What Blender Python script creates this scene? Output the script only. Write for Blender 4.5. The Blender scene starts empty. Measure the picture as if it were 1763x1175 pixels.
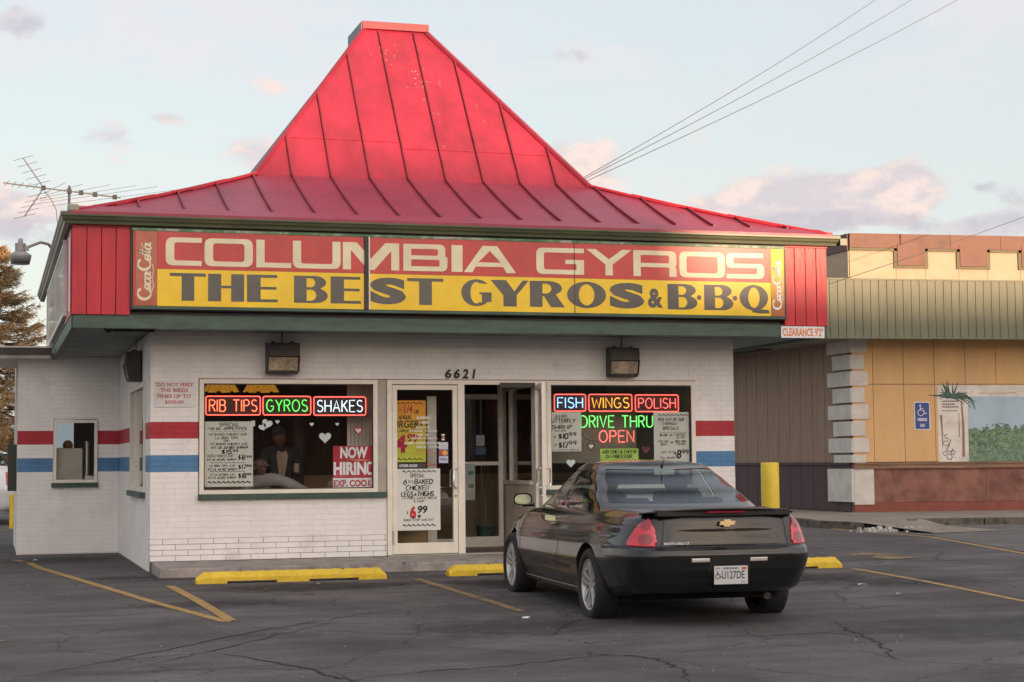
import bpy, math, random
from mathutils import Vector, Matrix
random.seed(7)
SC = bpy.context.scene
COL = SC.collection
R = math.radians
pi = math.pi

# ------------------------------------------------------------------ camera
yaw, pitch, roll = .292, .0696, -.0092
fw = Vector((math.sin(yaw)*math.cos(pitch), math.cos(yaw)*math.cos(pitch), math.sin(pitch)))
rt = Vector((math.cos(yaw), -math.sin(yaw), 0)); up = rt.cross(fw)
rt2 = math.cos(roll)*rt + math.sin(roll)*up; up2 = -math.sin(roll)*rt + math.cos(roll)*up
cam = bpy.data.cameras.new('camera'); cam.lens = 61.2; cam.sensor_width = 36
cam.clip_end = 3000; cam.clip_start = .1
co = bpy.data.objects.new('camera', cam); COL.objects.link(co)
m = Matrix((rt2, up2, -fw)).transposed().to_4x4(); m.translation = Vector((-1.9094, -21.929, 1.316))
co.matrix_world = m
SC.camera = co

# ------------------------------------------------------------------ light
SUN_EL, SUN_AZ = 4.0, 16.0        # the sun is low, behind the camera and to its right
SC.view_settings.view_transform = 'Standard'; SC.view_settings.look = 'None'
SC.view_settings.exposure = 1.85; SC.view_settings.gamma = 1
SC.view_settings.use_curve_mapping = False
SC.render.engine = 'CYCLES'; SC.cycles.use_denoising = True
SC.cycles.max_bounces = 8; SC.cycles.transparent_max_bounces = 16
SC.cycles.sample_clamp_indirect = 4
sun = bpy.data.lights.new('sun', 'SUN'); sun.energy = 2.0; sun.angle = R(.6); sun.color = (1, .66, .42)
so = bpy.data.objects.new('sun', sun); COL.objects.link(so)
sd = Vector((math.sin(R(SUN_AZ))*math.cos(R(SUN_EL)), -math.cos(R(SUN_AZ))*math.cos(R(SUN_EL)), math.sin(R(SUN_EL))))
so.rotation_euler = sd.to_track_quat('Z', 'Y').to_euler(); so.location = (5, -30, 20)

W = bpy.data.worlds.new('World'); SC.world = W; W.use_nodes = True
nt = W.node_tree; N = nt.nodes; L = nt.links
bg = N['Background']; bg.inputs[1].default_value = .1
def wm(op, a, b=None, c=None, clamp=False):
    n = N.new('ShaderNodeMath'); n.operation = op; n.use_clamp = clamp
    for i, v in enumerate((a, b, c)):
        if v is None: continue
        if isinstance(v, (int, float)): n.inputs[i].default_value = v
        else: L.new(v, n.inputs[i])
    return n.outputs[0]
sky = N.new('ShaderNodeTexSky'); sky.sky_type = 'NISHITA'; sky.sun_disc = False
sky.sun_elevation = R(SUN_EL); sky.sun_rotation = R(180 - SUN_AZ)
def wmix(fac, a, b):
    n = N.new('ShaderNodeMix'); n.data_type = 'RGBA'
    if isinstance(fac, (int, float)): n.inputs[0].default_value = fac
    else: L.new(fac, n.inputs[0])
    for i, v in ((6, a), (7, b)):
        if isinstance(v, tuple): n.inputs[i].default_value = (*v, 1)
        else: L.new(v, n.inputs[i])
    return n.outputs[2]
tc = N.new('ShaderNodeTexCoord'); sep = N.new('ShaderNodeSeparateXYZ'); L.new(tc.outputs['Generated'], sep.inputs[0])
az = wm('ARCTAN2', sep.outputs[0], sep.outputs[1]); el = wm('ARCSINE', sep.outputs[2])
# thin high veil of cloud over the whole sky
# the veil scatters more light towards the sunset
dt = N.new('ShaderNodeVectorMath'); dt.operation = 'DOT_PRODUCT'; L.new(tc.outputs['Generated'], dt.inputs[0]); dt.inputs[1].default_value = (math.sin(R(SUN_AZ)), -math.cos(R(SUN_AZ)), .25)
glow = wm('POWER', wm('MAXIMUM', dt.outputs['Value'], 0.), 1.5)
veil = wmix(wm('MULTIPLY', glow, 1.0, clamp=True), (2.18, 2.27, 2.40), (7.6, 6.6, 6.2))
base = wmix(.74, sky.outputs[0], veil)
no = N.new('ShaderNodeTexNoise'); no.inputs['Scale'].default_value = 1; no.inputs['Detail'].default_value = 7
no.inputs['Roughness'].default_value = .58
cm = N.new('ShaderNodeCombineXYZ'); L.new(wm('MULTIPLY', az, 34.), cm.inputs[0]); L.new(wm('MULTIPLY', el, 58.), cm.inputs[1])
L.new(cm.outputs[0], no.inputs['Vector'])
noi = wm('SUBTRACT', no.outputs[0], .5)
no2 = N.new('ShaderNodeTexNoise'); no2.inputs['Scale'].default_value = 1; no2.inputs['Detail'].default_value = 5
cm2 = N.new('ShaderNodeCombineXYZ'); L.new(wm('MULTIPLY', az, 6.), cm2.inputs[0]); L.new(wm('MULTIPLY', el, 20.), cm2.inputs[1]); cm2.inputs[2].default_value = 3.3
L.new(cm2.outputs[0], no2.inputs['Vector'])
def blobs(lst):
    s = None
    for (a, e, sa, se, k) in lst:
        da = wm('DIVIDE', wm('SUBTRACT', az, a), sa); de = wm('DIVIDE', wm('SUBTRACT', el, e), se)
        g = wm('MULTIPLY', wm('EXPONENT', wm('MULTIPLY', wm('ADD', wm('MULTIPLY', da, da), wm('MULTIPLY', de, de)), -1.)), k)
        s = g if s is None else wm('ADD', s, g)
    return s
def ramp(v, a, b):
    n = N.new('ShaderNodeMapRange'); n.interpolation_type = 'SMOOTHSTEP'; L.new(v, n.inputs[0])
    n.inputs[1].default_value = a; n.inputs[2].default_value = b; return n.outputs[0]
pinkb = blobs([(.455, .147, .052, .014, 1.0), (.516, .154, .016, .011, .8),(.025, .140, .04, .010, 1.0), (.45, .140, .06, .008, .6), (.16, .172, .018, .010, .5),(.468, .146, .036, .013, 1.25), (.516, .151, .018, .012, 1.5), (.495, .143, .03, .011, 1.2), (.410, .141, .035, .008, 1.0), (.340, .165, .020, .020, 1.0), (.318, .178, .010, .010, .6),
    (.062, .184, .022, .007, .8), (.096, .195, .013, .004, .7), (.154, .213, .02, .005, .5), (.142, .178, .02, .010, .7), (.006, .146, .02, .010, 1.), (.066, .166, .01, .008, .5),
    (.80, .17, .10, .02, 1.), (-.3, .19, .12, .02, 1.)])
greyb = blobs([(.435, .133, .055, .0085, 1.2), (.48, .136, .03, .006, .7), (.56, .128, .05, .008, 1.3), (.575, .148, .012, .007, .9), (.558, .149, .008, .004, .8), (.008, .246, .022, .009, 1.1),
    (.313, .231, .022, .005, .9), (.02, .130, .035, .010, 1.0), (.15, .168, .02, .008, .5), (.85, .14, .12, .012, 1.), (-.35, .15, .14, .012, 1.)])
far = ramp(wm('ADD', no2.outputs[0], wm('MULTIPLY', noi, .45)), .46, .70)
c1 = wmix(wm('MULTIPLY', far, .55), base, (2.42, 2.26, 2.38))
pk = wm('MULTIPLY', ramp(wm('ADD', pinkb, wm('MULTIPLY', noi, 2.6)), .25, .95), .92)
pcol = wmix(ramp(wm('ADD', no2.outputs[0], wm('MULTIPLY', noi, 1.6)), .30, .64), (2.02, 1.84, 1.94), (2.80, 2.28, 2.08))
c2 = wmix(pk, c1, pcol)
gy = wm('MULTIPLY', ramp(wm('ADD', greyb, wm('MULTIPLY', noi, 2.6)), .35, 1.1), .75)
gcol = wmix(ramp(wm('ADD', no2.outputs[0], wm('MULTIPLY', noi, -1.4)), .38, .62), (1.60, 1.55, 1.76), (2.0, 1.86, 1.98))
c3 = wmix(gy, c2, gcol)
L.new(c3, bg.inputs[0])

# ------------------------------------------------------------------ materials
def mat(name, c, rough=.7, metal=0., var=.12, vscale=3., bump=.0, bscale=60., c2=None, c2lo=.5, c2hi=.7, c2scale=2., coat=0., spec=.5, stretch=(1, 1, 1), emit=None, estr=0.):
    mt = bpy.data.materials.new(name); mt.use_nodes = True
    n = mt.node_tree.nodes; l = mt.node_tree.links; b = n['Principled BSDF']
    b.inputs['Roughness'].default_value = rough; b.inputs['Metallic'].default_value = metal
    b.inputs['Coat Weight'].default_value = coat; b.inputs['Coat Roughness'].default_value = .05
    b.inputs['Specular IOR Level'].default_value = spec
    t = n.new('ShaderNodeTexCoord'); mp = n.new('ShaderNodeMapping'); mp.inputs['Scale'].default_value = stretch
    geo = n.new('ShaderNodeNewGeometry'); l.new(geo.outputs['Position'], mp.inputs[0])
    a = n.new('ShaderNodeTexNoise'); a.inputs['Scale'].default_value = vscale; a.inputs['Detail'].default_value = 6
    a.inputs['Roughness'].default_value = .65
    l.new(mp.outputs[0], a.inputs['Vector'])
    mx = n.new('ShaderNodeMix'); mx.data_type = 'RGBA'
    mx.inputs[6].default_value = (*[max(0, v*(1-var*1.6)) for v in c], 1); mx.inputs[7].default_value = (*[min(1, v*(1+var*1.4)) for v in c], 1)
    mr = n.new('ShaderNodeMapRange'); mr.inputs[1].default_value = .3; mr.inputs[2].default_value = .7
    l.new(a.outputs[0], mr.inputs[0]); l.new(mr.outputs[0], mx.inputs[0]); out = mx.outputs[2]
    if c2:
        d = n.new('ShaderNodeTexNoise'); d.inputs['Scale'].default_value = c2scale; d.inputs['Detail'].default_value = 8; d.inputs['Roughness'].default_value = .7
        l.new(mp.outputs[0], d.inputs['Vector'])
        r2 = n.new('ShaderNodeMapRange'); r2.inputs[1].default_value = c2lo; r2.inputs[2].default_value = c2hi
        l.new(d.outputs[0], r2.inputs[0])
        m2 = n.new('ShaderNodeMix'); m2.data_type = 'RGBA'; l.new(r2.outputs[0], m2.inputs[0]); l.new(out, m2.inputs[6]); m2.inputs[7].default_value = (*c2, 1)
        out = m2.outputs[2]
    l.new(out, b.inputs['Base Color'])
    if bump:
        e = n.new('ShaderNodeTexNoise'); e.inputs['Scale'].default_value = bscale; e.inputs['Detail'].default_value = 4
        l.new(mp.outputs[0], e.inputs['Vector'])
        bp = n.new('ShaderNodeBump'); bp.inputs['Strength'].default_value = bump; bp.inputs['Distance'].default_value = .02
        l.new(e.outputs[0], bp.inputs['Height']); l.new(bp.outputs[0], b.inputs['Normal'])
    if emit:
        b.inputs['Emission Color'].default_value = (*emit, 1); b.inputs['Emission Strength'].default_value = estr
    return mt
def glass(name, tint=(.9, .92, .9), f0=.05, rough=0., gl=(1, 1, 1)):
    mt = bpy.data.materials.new(name); mt.use_nodes = True
    n = mt.node_tree.nodes; l = mt.node_tree.links; n.remove(n['Principled BSDF'])
    tr = n.new('ShaderNodeBsdfTransparent'); tr.inputs[0].default_value = (*tint, 1)
    g = n.new('ShaderNodeBsdfGlossy'); g.inputs['Roughness'].default_value = rough; g.inputs[0].default_value = (*gl, 1)
    geo = n.new('ShaderNodeNewGeometry'); dt = n.new('ShaderNodeVectorMath'); dt.operation = 'DOT_PRODUCT'
    l.new(geo.outputs['Normal'], dt.inputs[0]); l.new(geo.outputs['Incoming'], dt.inputs[1])
    def mm(op, a, b=None):
        q = n.new('ShaderNodeMath'); q.operation = op
        for i, v in enumerate((a, b)):
            if v is None: continue
            if isinstance(v, (int, float)): q.inputs[i].default_value = v
            else: l.new(v, q.inputs[i])
        return q.outputs[0]
    f = mm('ADD', mm('MULTIPLY', mm('POWER', mm('SUBTRACT', 1., mm('ABSOLUTE', dt.outputs['Value'])), 5.), 1-f0), f0)
    mx = n.new('ShaderNodeMixShader'); l.new(f, mx.inputs[0]); l.new(tr.outputs[0], mx.inputs[1]); l.new(g.outputs[0], mx.inputs[2])
    l.new(mx.outputs[0], n['Material Output'].inputs[0])
    return mt
def emis(name, c, s):
    mt = bpy.data.materials.new(name); mt.use_nodes = True
    b = mt.node_tree.nodes['Principled BSDF']; b.inputs['Base Color'].default_value = (.3, .3, .3, 1)
    b.inputs['Emission Color'].default_value = (*c, 1); b.inputs['Emission Strength'].default_value = s
    return mt
def grad_mat(name, ca, cb, z0, z1, rough=.6):
    """vertical colour gradient from ca (low) to cb (high)"""
    mt = mat(name, ca, rough, var=.05); n = mt.node_tree.nodes; l = mt.node_tree.links
    geo = n.new('ShaderNodeNewGeometry'); s = n.new('ShaderNodeSeparateXYZ'); l.new(geo.outputs['Position'], s.inputs[0])
    mr = n.new('ShaderNodeMapRange'); mr.inputs[1].default_value = z0; mr.inputs[2].default_value = z1; l.new(s.outputs[2], mr.inputs[0])
    mx = n.new('ShaderNodeMix'); mx.data_type = 'RGBA'; l.new(mr.outputs[0], mx.inputs[0]); mx.inputs[6].default_value = (*ca, 1); mx.inputs[7].default_value = (*cb, 1)
    l.new(mx.outputs[2], n['Principled BSDF'].inputs['Base Color']); return mt

M_white = mat('painted_white_brick', (.80, .775, .745), .6, var=.05, vscale=2, bump=.25, bscale=90, c2=(.56, .54, .50), c2lo=.56, c2hi=.78, c2scale=1.6)
M_red = mat('painted_red_brick', (.40, .018, .030), .55, var=.12, bump=.2, bscale=90, c2=(.3, .03, .04), c2lo=.55, c2hi=.75)
M_blue = mat('painted_blue_brick', (.075, .20, .38), .55, var=.1, bump=.2, bscale=90)
M_mortar = mat('painted_mortar', (.70, .675, .65), .8, var=.05)
M_mortar_r = mat('painted_red_mortar', (.30, .015, .025), .7, var=.1)
M_mortar_b = mat('painted_blue_mortar', (.055, .15, .30), .7, var=.1)
M_mortar_d = mat('bare_dark_mortar', (.16, .13, .11), .9, var=.3)
M_frame = mat('cream_painted_metal', (.76, .70, .60), .4, var=.05, vscale=5, c2=(.5, .44, .36), c2lo=.62, c2hi=.8, c2scale=6)
M_green = mat('dark_green_paint', (.055, .095, .07), .55, var=.25, vscale=4, bump=.1, c2=(.10, .12, .09), c2lo=.55, c2hi=.75, c2scale=5, stretch=(.5, 1, 3))
M_sill = mat('green_sill_paint', (.04, .075, .055), .6, var=.2)
M_gutter = mat('green_gutter_metal', (.085, .095, .05), .38, var=.2, vscale=3, stretch=(.3, 1, 1), spec=.6)
M_redboard = mat('red_board_paint', (.50, .016, .030), .42, var=.14, vscale=4, bump=.15, bscale=30, stretch=(1, 1, .3))
M_roof = mat('red_roof_paint', (.31, .026, .056), .42, var=.18, vscale=2.0, bump=.45, bscale=2.6, c2=(.20, .025, .045), c2lo=.50, c2hi=.78, c2scale=2.0, spec=.55)
M_roofup = mat('red_steep_roof_paint', (.32, .020, .042), .42, var=.16, vscale=1.6, bump=.5, bscale=2.6, c2=(.20, .020, .030), c2lo=.50, c2hi=.80, c2scale=2.6, spec=.4, stretch=(1, 1, .45))
M_chip = mat('bare_metal_chip', (.33, .14, .12), .7, var=.2)
M_seam = mat('dark_red_seam', (.22, .017, .028), .5, var=.2)
M_soffit = mat('soffit_board', (.20, .235, .22), .75, var=.2, vscale=2)
M_step = mat('concrete_step', (.28, .25, .225), .85, var=.22, vscale=5, bump=.4, bscale=50, c2=(.16, .14, .13), c2lo=.52, c2hi=.7, c2scale=3)
M_yellow = mat('yellow_kerb_paint', (.68, .46, .025), .6, var=.12, vscale=6, bump=.35, bscale=45, c2=(.28, .20, .06), c2lo=.6, c2hi=.72, c2scale=9)
M_dark = mat('dark_bronze_metal', (.035, .03, .028), .5, var=.25)
M_lens = mat('lamp_lens_glass', (.42, .34, .24), .25, var=.35, vscale=9, coat=.6)
M_paper = mat('poster_paper', (.66, .66, .60), .8, var=.05)
M_ink = mat('black_marker_ink', (.02, .02, .02), .7)
M_inkg = mat('grey_marker_ink', (.07, .07, .065), .7)
M_inkr = mat('red_ink', (.6, .02, .03), .6)
M_whitep = mat('white_print', (.75, .75, .75), .6)
M_wood = mat('brown_wood_panel', (.10, .045, .025), .5, var=.3, vscale=4, stretch=(6, 6, .5))
M_tan = mat('tan_panel', (.42, .28, .15), .6, var=.1)
M_inwall = mat('interior_dark_wall', (.09, .065, .055), .8, var=.3)
M_infloor = mat('interior_floor_tile', (.10, .06, .045), .4, var=.2)
M_glass = glass('window_glass', (.955, .965, .955), .035)
M_steel = mat('brushed_steel', (.45, .44, .40), .35, metal=.8, var=.1)
M_chrome = mat('chrome', (.7, .7, .68), .2, metal=1., var=.03)

# ------------------------------------------------------------------ mesh helpers
class MB:
    """collects shapes for ONE mesh object"""
    def __init__(s): s.v = []; s.f = []; s.mi = []; s.cur = 0
    def add(s, vs, fs):
        o = len(s.v); s.v += [tuple(v) for v in vs]; s.f += [tuple(i+o for i in f) for f in fs]; s.mi += [s.cur]*len(fs); return s
    def box(s, x0, x1, y0, y1, z0, z1):
        v = [(x, y, z) for x in (x0, x1) for y in (y0, y1) for z in (z0, z1)]
        return s.add(v, [(0, 1, 3, 2), (4, 6, 7, 5), (0, 4, 5, 1), (2, 3, 7, 6), (0, 2, 6, 4), (1, 5, 7, 3)])
    def hexa(s, b, t):
        """b, t: 4 points each (bottom and top loops, counter-clockwise seen from the top)"""
        return s.add(list(b)+list(t), [(3, 2, 1, 0), (4, 5, 6, 7), (0, 1, 5, 4), (1, 2, 6, 5), (2, 3, 7, 6), (3, 0, 4, 7)])
    def prism(s, poly, O, U, V, Wd):
        """extrude a 2D polygon (in U,V from O) by vector Wd"""
        O = Vector(O); U = Vector(U); V = Vector(V); Wd = Vector(Wd); n = len(poly)
        a = [O+U*p[0]+V*p[1] for p in poly]; b = [q+Wd for q in a]
        fl = U.cross(V).dot(Wd) > 0
        fs = [tuple(range(n)), tuple(range(2*n-1, n-1, -1))] if not fl else [tuple(range(n-1, -1, -1)), tuple(range(n, 2*n))]
        for i in range(n):
            j = (i+1) % n; fs.append((i, j, j+n, i+n) if fl else (j, i, i+n, j+n))
        return s.add(a+b, fs)
    def tube(s, pts, r, n=8, closed=False, r2=None):
        pts = [Vector(p) for p in pts]; m_ = len(pts); vs = []; fs = []
        last = None
        for i, p in enumerate(pts):
            a = pts[i-1] if (i > 0 or closed) else p; b = pts[(i+1) % m_] if (i < m_-1 or closed) else p
            d = (b-a).normalized() if (b-a).length > 1e-9 else Vector((0, 0, 1))
            if last is None:
                x = d.orthogonal().normalized()
            else:
                x = (last - d*last.dot(d)); x = x.normalized() if x.length > 1e-6 else d.orthogonal().normalized()
            last = x; y = d.cross(x); rr = r if r2 is None else r+(r2-r)*i/(m_-1)
            vs += [p+x*rr*math.cos(2*pi*k/n)+y*rr*math.sin(2*pi*k/n) for k in range(n)]
        for i in range(m_ if closed else m_-1):
            j = (i+1) % m_
            for k in range(n): fs.append((i*n+k, i*n+(k+1) % n, j*n+(k+1) % n, j*n+k))
        if not closed: fs += [tuple(range(n-1, -1, -1)), tuple((m_-1)*n+k for k in range(n))]
        return s.add(vs, fs)
    def lathe(s, prof, O, A, n=32, cap=True):
        """profile of (radius, height) round axis A from O"""
        O = Vector(O); A = Vector(A).normalized(); x = A.orthogonal().normalized(); y = A.cross(x); vs = []; fs = []
        for r, h in prof: vs += [O+A*h+(x*math.cos(2*pi*k/n)+y*math.sin(2*pi*k/n))*r for k in range(n)]
        for i in range(len(prof)-1):
            for k in range(n): fs.append((i*n+k, i*n+(k+1) % n, (i+1)*n+(k+1) % n, (i+1)*n+k))
        if cap: fs += [tuple(range(n-1, -1, -1)), tuple((len(prof)-1)*n+k for k in range(n))]
        return s.add(vs, fs)
def rootloc(p):
    while p.parent: p = p.parent
    return p.location.copy()
def link(o, parent=None):
    COL.objects.link(o)
    if parent: o.parent = parent
    return o
def obj(name, mb, mats, parent=None, local=False, smooth=False, bevel=0, loc=None):
    me = bpy.data.meshes.new(name)
    off = Vector((0, 0, 0))
    if parent is not None and not local: off = rootloc(parent)
    elif loc is not None: off = Vector(loc)
    me.from_pydata([Vector(v)-off for v in mb.v], [], mb.f)
    for q in (mats if isinstance(mats, (list, tuple)) else [mats]): me.materials.append(q)
    if isinstance(mats, (list, tuple)): me.polygons.foreach_set('material_index', mb.mi)
    if smooth: me.polygons.foreach_set('use_smooth', [True]*len(me.polygons))
    me.update()
    o = link(bpy.data.objects.new(name, me), parent)
    if loc is not None and parent is None: o.location = loc
    if bevel:
        b = o.modifiers.new('bevel', 'BEVEL'); b.width = bevel; b.segments = 2; b.limit_method = 'ANGLE'; b.angle_limit = R(40)
    return o
def tag(o, label, cat, group=None):
    o['label'] = label; o['category'] = cat
    if group: o['group'] = group
    return o
def thing(name, label, cat, loc=(0, 0, 0), group=None, rotz=0):
    o = bpy.data.objects.new(name, None); COL.objects.link(o); o.location = loc; o.rotation_euler = (0, 0, rotz)
    o.empty_display_size = .2
    return tag(o, label, cat, group)
def struct(o): o['kind'] = 'structure'; return o
def stuff(o): o['kind'] = 'stuff'; return o
def B(x0, x1, y0, y1, z0, z1): return MB().box(x0, x1, y0, y1, z0, z1)

# text ------------------------------------------------------------------
_cache = {}
def text_geo(s, off=0., shear=0.):
    k = (s, off, shear)
    if k in _cache: return _cache[k]
    c = bpy.data.curves.new('t', 'FONT'); c.body = s; c.size = 1; c.offset = off; c.shear = shear; c.resolution_u = 4
    o = bpy.data.objects.new('t', c); COL.objects.link(o)
    dg = bpy.context.evaluated_depsgraph_get(); me = bpy.data.meshes.new_from_object(o.evaluated_get(dg))
    v = [(p.co.x, p.co.y) for p in me.vertices]; f = [tuple(p.vertices) for p in me.polygons]
    bpy.data.objects.remove(o); bpy.data.meshes.remove(me); bpy.data.curves.remove(c)
    x0 = min(p[0] for p in v); x1 = max(p[0] for p in v); y0 = min(p[1] for p in v); y1 = max(p[1] for p in v)
    _cache[k] = ([((a-x0)/(x1-x0), (b-y0)/(y1-y0)) for a, b in v], f)
    return _cache[k]
def fit(mb, s, O, U, V, w, h, n=0., off=0., shear=0.):
    """text s stretched into a w x h box at O along U (right) and V (up), moved out by n"""
    v, f = text_geo(s, off, shear); O = Vector(O); U = Vector(U); V = Vector(V); Nn = U.cross(V)
    mb.add([O+U*a*w+V*b*h+Nn*n for a, b in v], f); return mb
X_, Z_ = Vector((1, 0, 0)), Vector((0, 0, 1))

# single-line stroke letters, used for the neon tubes and the marker lettering
def arc(cx, cy, rx, ry, a0, a1, n=8): return [(cx+rx*math.cos(R(a0+(a1-a0)*i/n)), cy+ry*math.sin(R(a0+(a1-a0)*i/n))) for i in range(n+1)]
ST = {
'A': (.66, [[(0, 0), (.33, 1), (.66, 0)], [(.12, .34), (.54, .34)]]),
'B': (.58, [[(0, 0), (0, 1), (.32, 1)]+arc(.32, .77, .22, .23, 90, -90, 6)+[(0, .54)], [(.30, .54)]+arc(.32, .27, .26, .27, 90, -90, 6)+[(0, 0)]]),
'C': (.62, [arc(.34, .5, .34, .5, 50, 310, 12)]),
'D': (.62, [[(0, 0), (0, 1), (.22, 1)]+arc(.24, .5, .38, .5, 90, -90, 8)+[(0, 0)]]),
'E': (.52, [[(.52, 1), (0, 1), (0, 0), (.52, 0)], [(0, .52), (.44, .52)]]),
'F': (.5, [[(.5, 1), (0, 1), (0, 0)], [(0, .52), (.42, .52)]]),
'G': (.66, [arc(.34, .5, .34, .5, 50, 330, 12)+[(.66, .45), (.38, .45)]]),
'H': (.6, [[(0, 0), (0, 1)], [(.6, 0), (.6, 1)], [(0, .52), (.6, .52)]]),
'I': (.02, [[(0, 0), (0, 1)]]),
'J': (.45, [[(.45, 1), (.45, .25)]+arc(.22, .22, .22, .22, 0, -180, 6)]),
'K': (.55, [[(0, 0), (0, 1)], [(.53, 1), (.02, .42)], [(.18, .58), (.55, 0)]]),
'L': (.48, [[(0, 1), (0, 0), (.48, 0)]]),
'M': (.74, [[(0, 0), (.08, 1), (.37, .3), (.66, 1), (.74, 0)]]),
'N': (.58, [[(0, 0), (0, 1), (.58, 0), (.58, 1)]]),
'O': (.7, [arc(.35, .5, .35, .5, 90, 450, 16)]),
'P': (.54, [[(0, 0), (0, 1), (.28, 1)]+arc(.28, .75, .26, .25, 90, -90, 6)+[(0, .5)]]),
'Q': (.7, [arc(.35, .5, .35, .5, 90, 450, 14), [(.42, .25), (.7, -.06)]]),
'R': (.56, [[(0, 0), (0, 1), (.28, 1)]+arc(.28, .76, .26, .24, 90, -90, 6)+[(.02, .52)], [(.26, .5), (.56, 0)]]),
'S': (.54, [arc(.28, .76, .25, .24, 35, 255, 9)+arc(.27, .26, .27, .26, 75, -150, 9)]),
'T': (.6, [[(0, 1), (.6, 1)], [(.3, 1), (.3, 0)]]),
'U': (.58, [[(0, 1), (0, .3)]+arc(.29, .29, .29, .29, 180, 360, 8)+[(.58, 1)]]),
'V': (.62, [[(0, 1), (.31, 0), (.62, 1)]]),
'W': (.86, [[(0, 1), (.2, 0), (.43, .8), (.66, 0), (.86, 1)]]),
'X': (.6, [[(0, 0), (.6, 1)], [(0, 1), (.6, 0)]]),
'Y': (.6, [[(0, 1), (.3, .48), (.3, 0)], [(.6, 1), (.32, .5)]]),
'Z': (.56, [[(0, 1), (.56, 1), (0, 0), (.56, 0)]]),
'0': (.56, [arc(.28, .5, .28, .5, 90, 450, 14)]),
'1': (.14, [[(0, .82), (.14, 1), (.14, 0)]]),
'2': (.52, [arc(.26, .74, .25, .26, 160, -30, 7)+[(0, 0), (.54, 0)]]),
'3': (.5, [arc(.22, .76, .24, .24, 130, -90, 7), arc(.22, .27, .27, .27, 90, -140, 8)]),
'4': (.56, [[(.4, 0), (.4, 1), (0, .3), (.56, .3)]]),
'5': (.52, [[(.5, 1), (.08, 1), (.04, .56)]+arc(.24, .31, .28, .31, 110, -150, 9)]),
'6': (.54, [[(.46, 1), (.12, .6), (.01, .3)]+arc(.27, .29, .26, .29, 180, 530, 12)]),
'7': (.52, [[(0, 1), (.52, 1), (.16, 0)]]),
'8': (.52, [arc(.26, .75, .22, .25, -90, 270, 10), arc(.26, .25, .26, .25, 90, 450, 10)]),
'9': (.52, [arc(.26, .72, .25, .28, -10, -360, 12)+[(.5, .5), (.38, 0)]]),
'$': (.5, [arc(.25, .68, .22, .18, 35, 255, 6)+arc(.25, .32, .24, .18, 75, -150, 6), [(.25, 1), (.25, 0)]]),
'&': (.6, [[(.6, 0), (.15, .7)]+arc(.28, .8, .15, .2, 200, -20, 6)+[(.05, .3)]+arc(.25, .18, .22, .18, 170, 330, 5)+[(.6, .4)]]),
'/': (.4, [[(0, 0), (.4, 1)]]), '-': (.4, [[(0, .45), (.4, .45)]]), '.': (.06, [[(0, 0), (.06, .04)]]), ',': (.06, [[(.06, .08), (0, -.12)]]),
"'": (.05, [[(.05, 1), (.02, .8)]]), ' ': (.34, []), ':': (.05, [[(0, .2), (.05, .24)], [(0, .7), (.05, .74)]]),
}
def strokes(s, gap=.2):
    x = 0; out = []
    for ch in s:
        w, ps = ST[ch]
        for p in ps: out.append([(a+x, b) for a, b in p])
        x += w+gap
    return out, max(x-gap, .05)
def neon(mb, s, O, w, h, r):
    ps, tw = strokes(s, .22)
    for p in ps: mb.tube([Vector(O)+X_*(a*w/tw)+Z_*(b*h) for a, b in p], r, 6)
def marker(mb, s, O, U, V, w, h, t, n=.002, slant=.12, wob=.02, gap=.2):
    """flat pen strokes; each stroke lies a hair above the one before"""
    O = Vector(O); U = Vector(U); V = Vector(V); Nn = U.cross(V).normalized()
    ps, tw = strokes(s, gap); k = 0
    for p in ps:
        jx, jy = random.uniform(-wob, wob), random.uniform(-wob, wob)
        q = [Vector(((a+jx+slant*b)*w/tw, (b+jy)*h)) for a, b in p]
        L_, R_ = [], []
        for i, c in enumerate(q):
            a = q[max(0, i-1)]; b = q[min(len(q)-1, i+1)]; d = (b-a)
            d = d.normalized() if d.length > 1e-9 else Vector((1, 0)); nn = Vector((-d.y, d.x))*t*.5
            L_.append(c+nn); R_.append(c-nn)
        z = n+.00012*(k % 12); k += 1
        vs = [O+U*c.x+V*c.y+Nn*z for c in L_+R_]; m_ = len(q)
        mb.add(vs, [(i+m_, i+1+m_, i+1, i) for i in range(m_-1)])
def wave(mb, O, U, V, w, t, n_=6, n=.002, amp=.006):
    O = Vector(O); U = Vector(U); V = Vector(V); Nn = U.cross(V).normalized(); k = n_*8
    q = [Vector((w*i/k, amp*math.sin(i*pi/4))) for i in range(k+1)]; vs = []
    for sg in (1, -1): vs += [O+U*c.x+V*(c.y+sg*t*.5*(.4+.6*abs(math.sin(i*pi/8+.4))))+Nn*n for i, c in enumerate(q)]
    mb.add(vs, [(i+k+1, i+k+2, i+1, i) for i in range(k)])
def ellip(c, r, n=14, m=20):
    mb = MB(); c = Vector(c)
    for i in range(n+1):
        a = pi*i/n
        for k in range(m): b = 2*pi*k/m; mb.v.append((c.x+r[0]*math.sin(a)*math.cos(b), c.y+r[1]*math.sin(a)*math.sin(b), c.z+r[2]*math.cos(a)))
    for i in range(n):
        for k in range(m): mb.f.append((i*m+k, i*m+(k+1) % m, (i+1)*m+(k+1) % m, (i+1)*m+k)[::-1]); mb.mi.append(0)
    return mb

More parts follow.
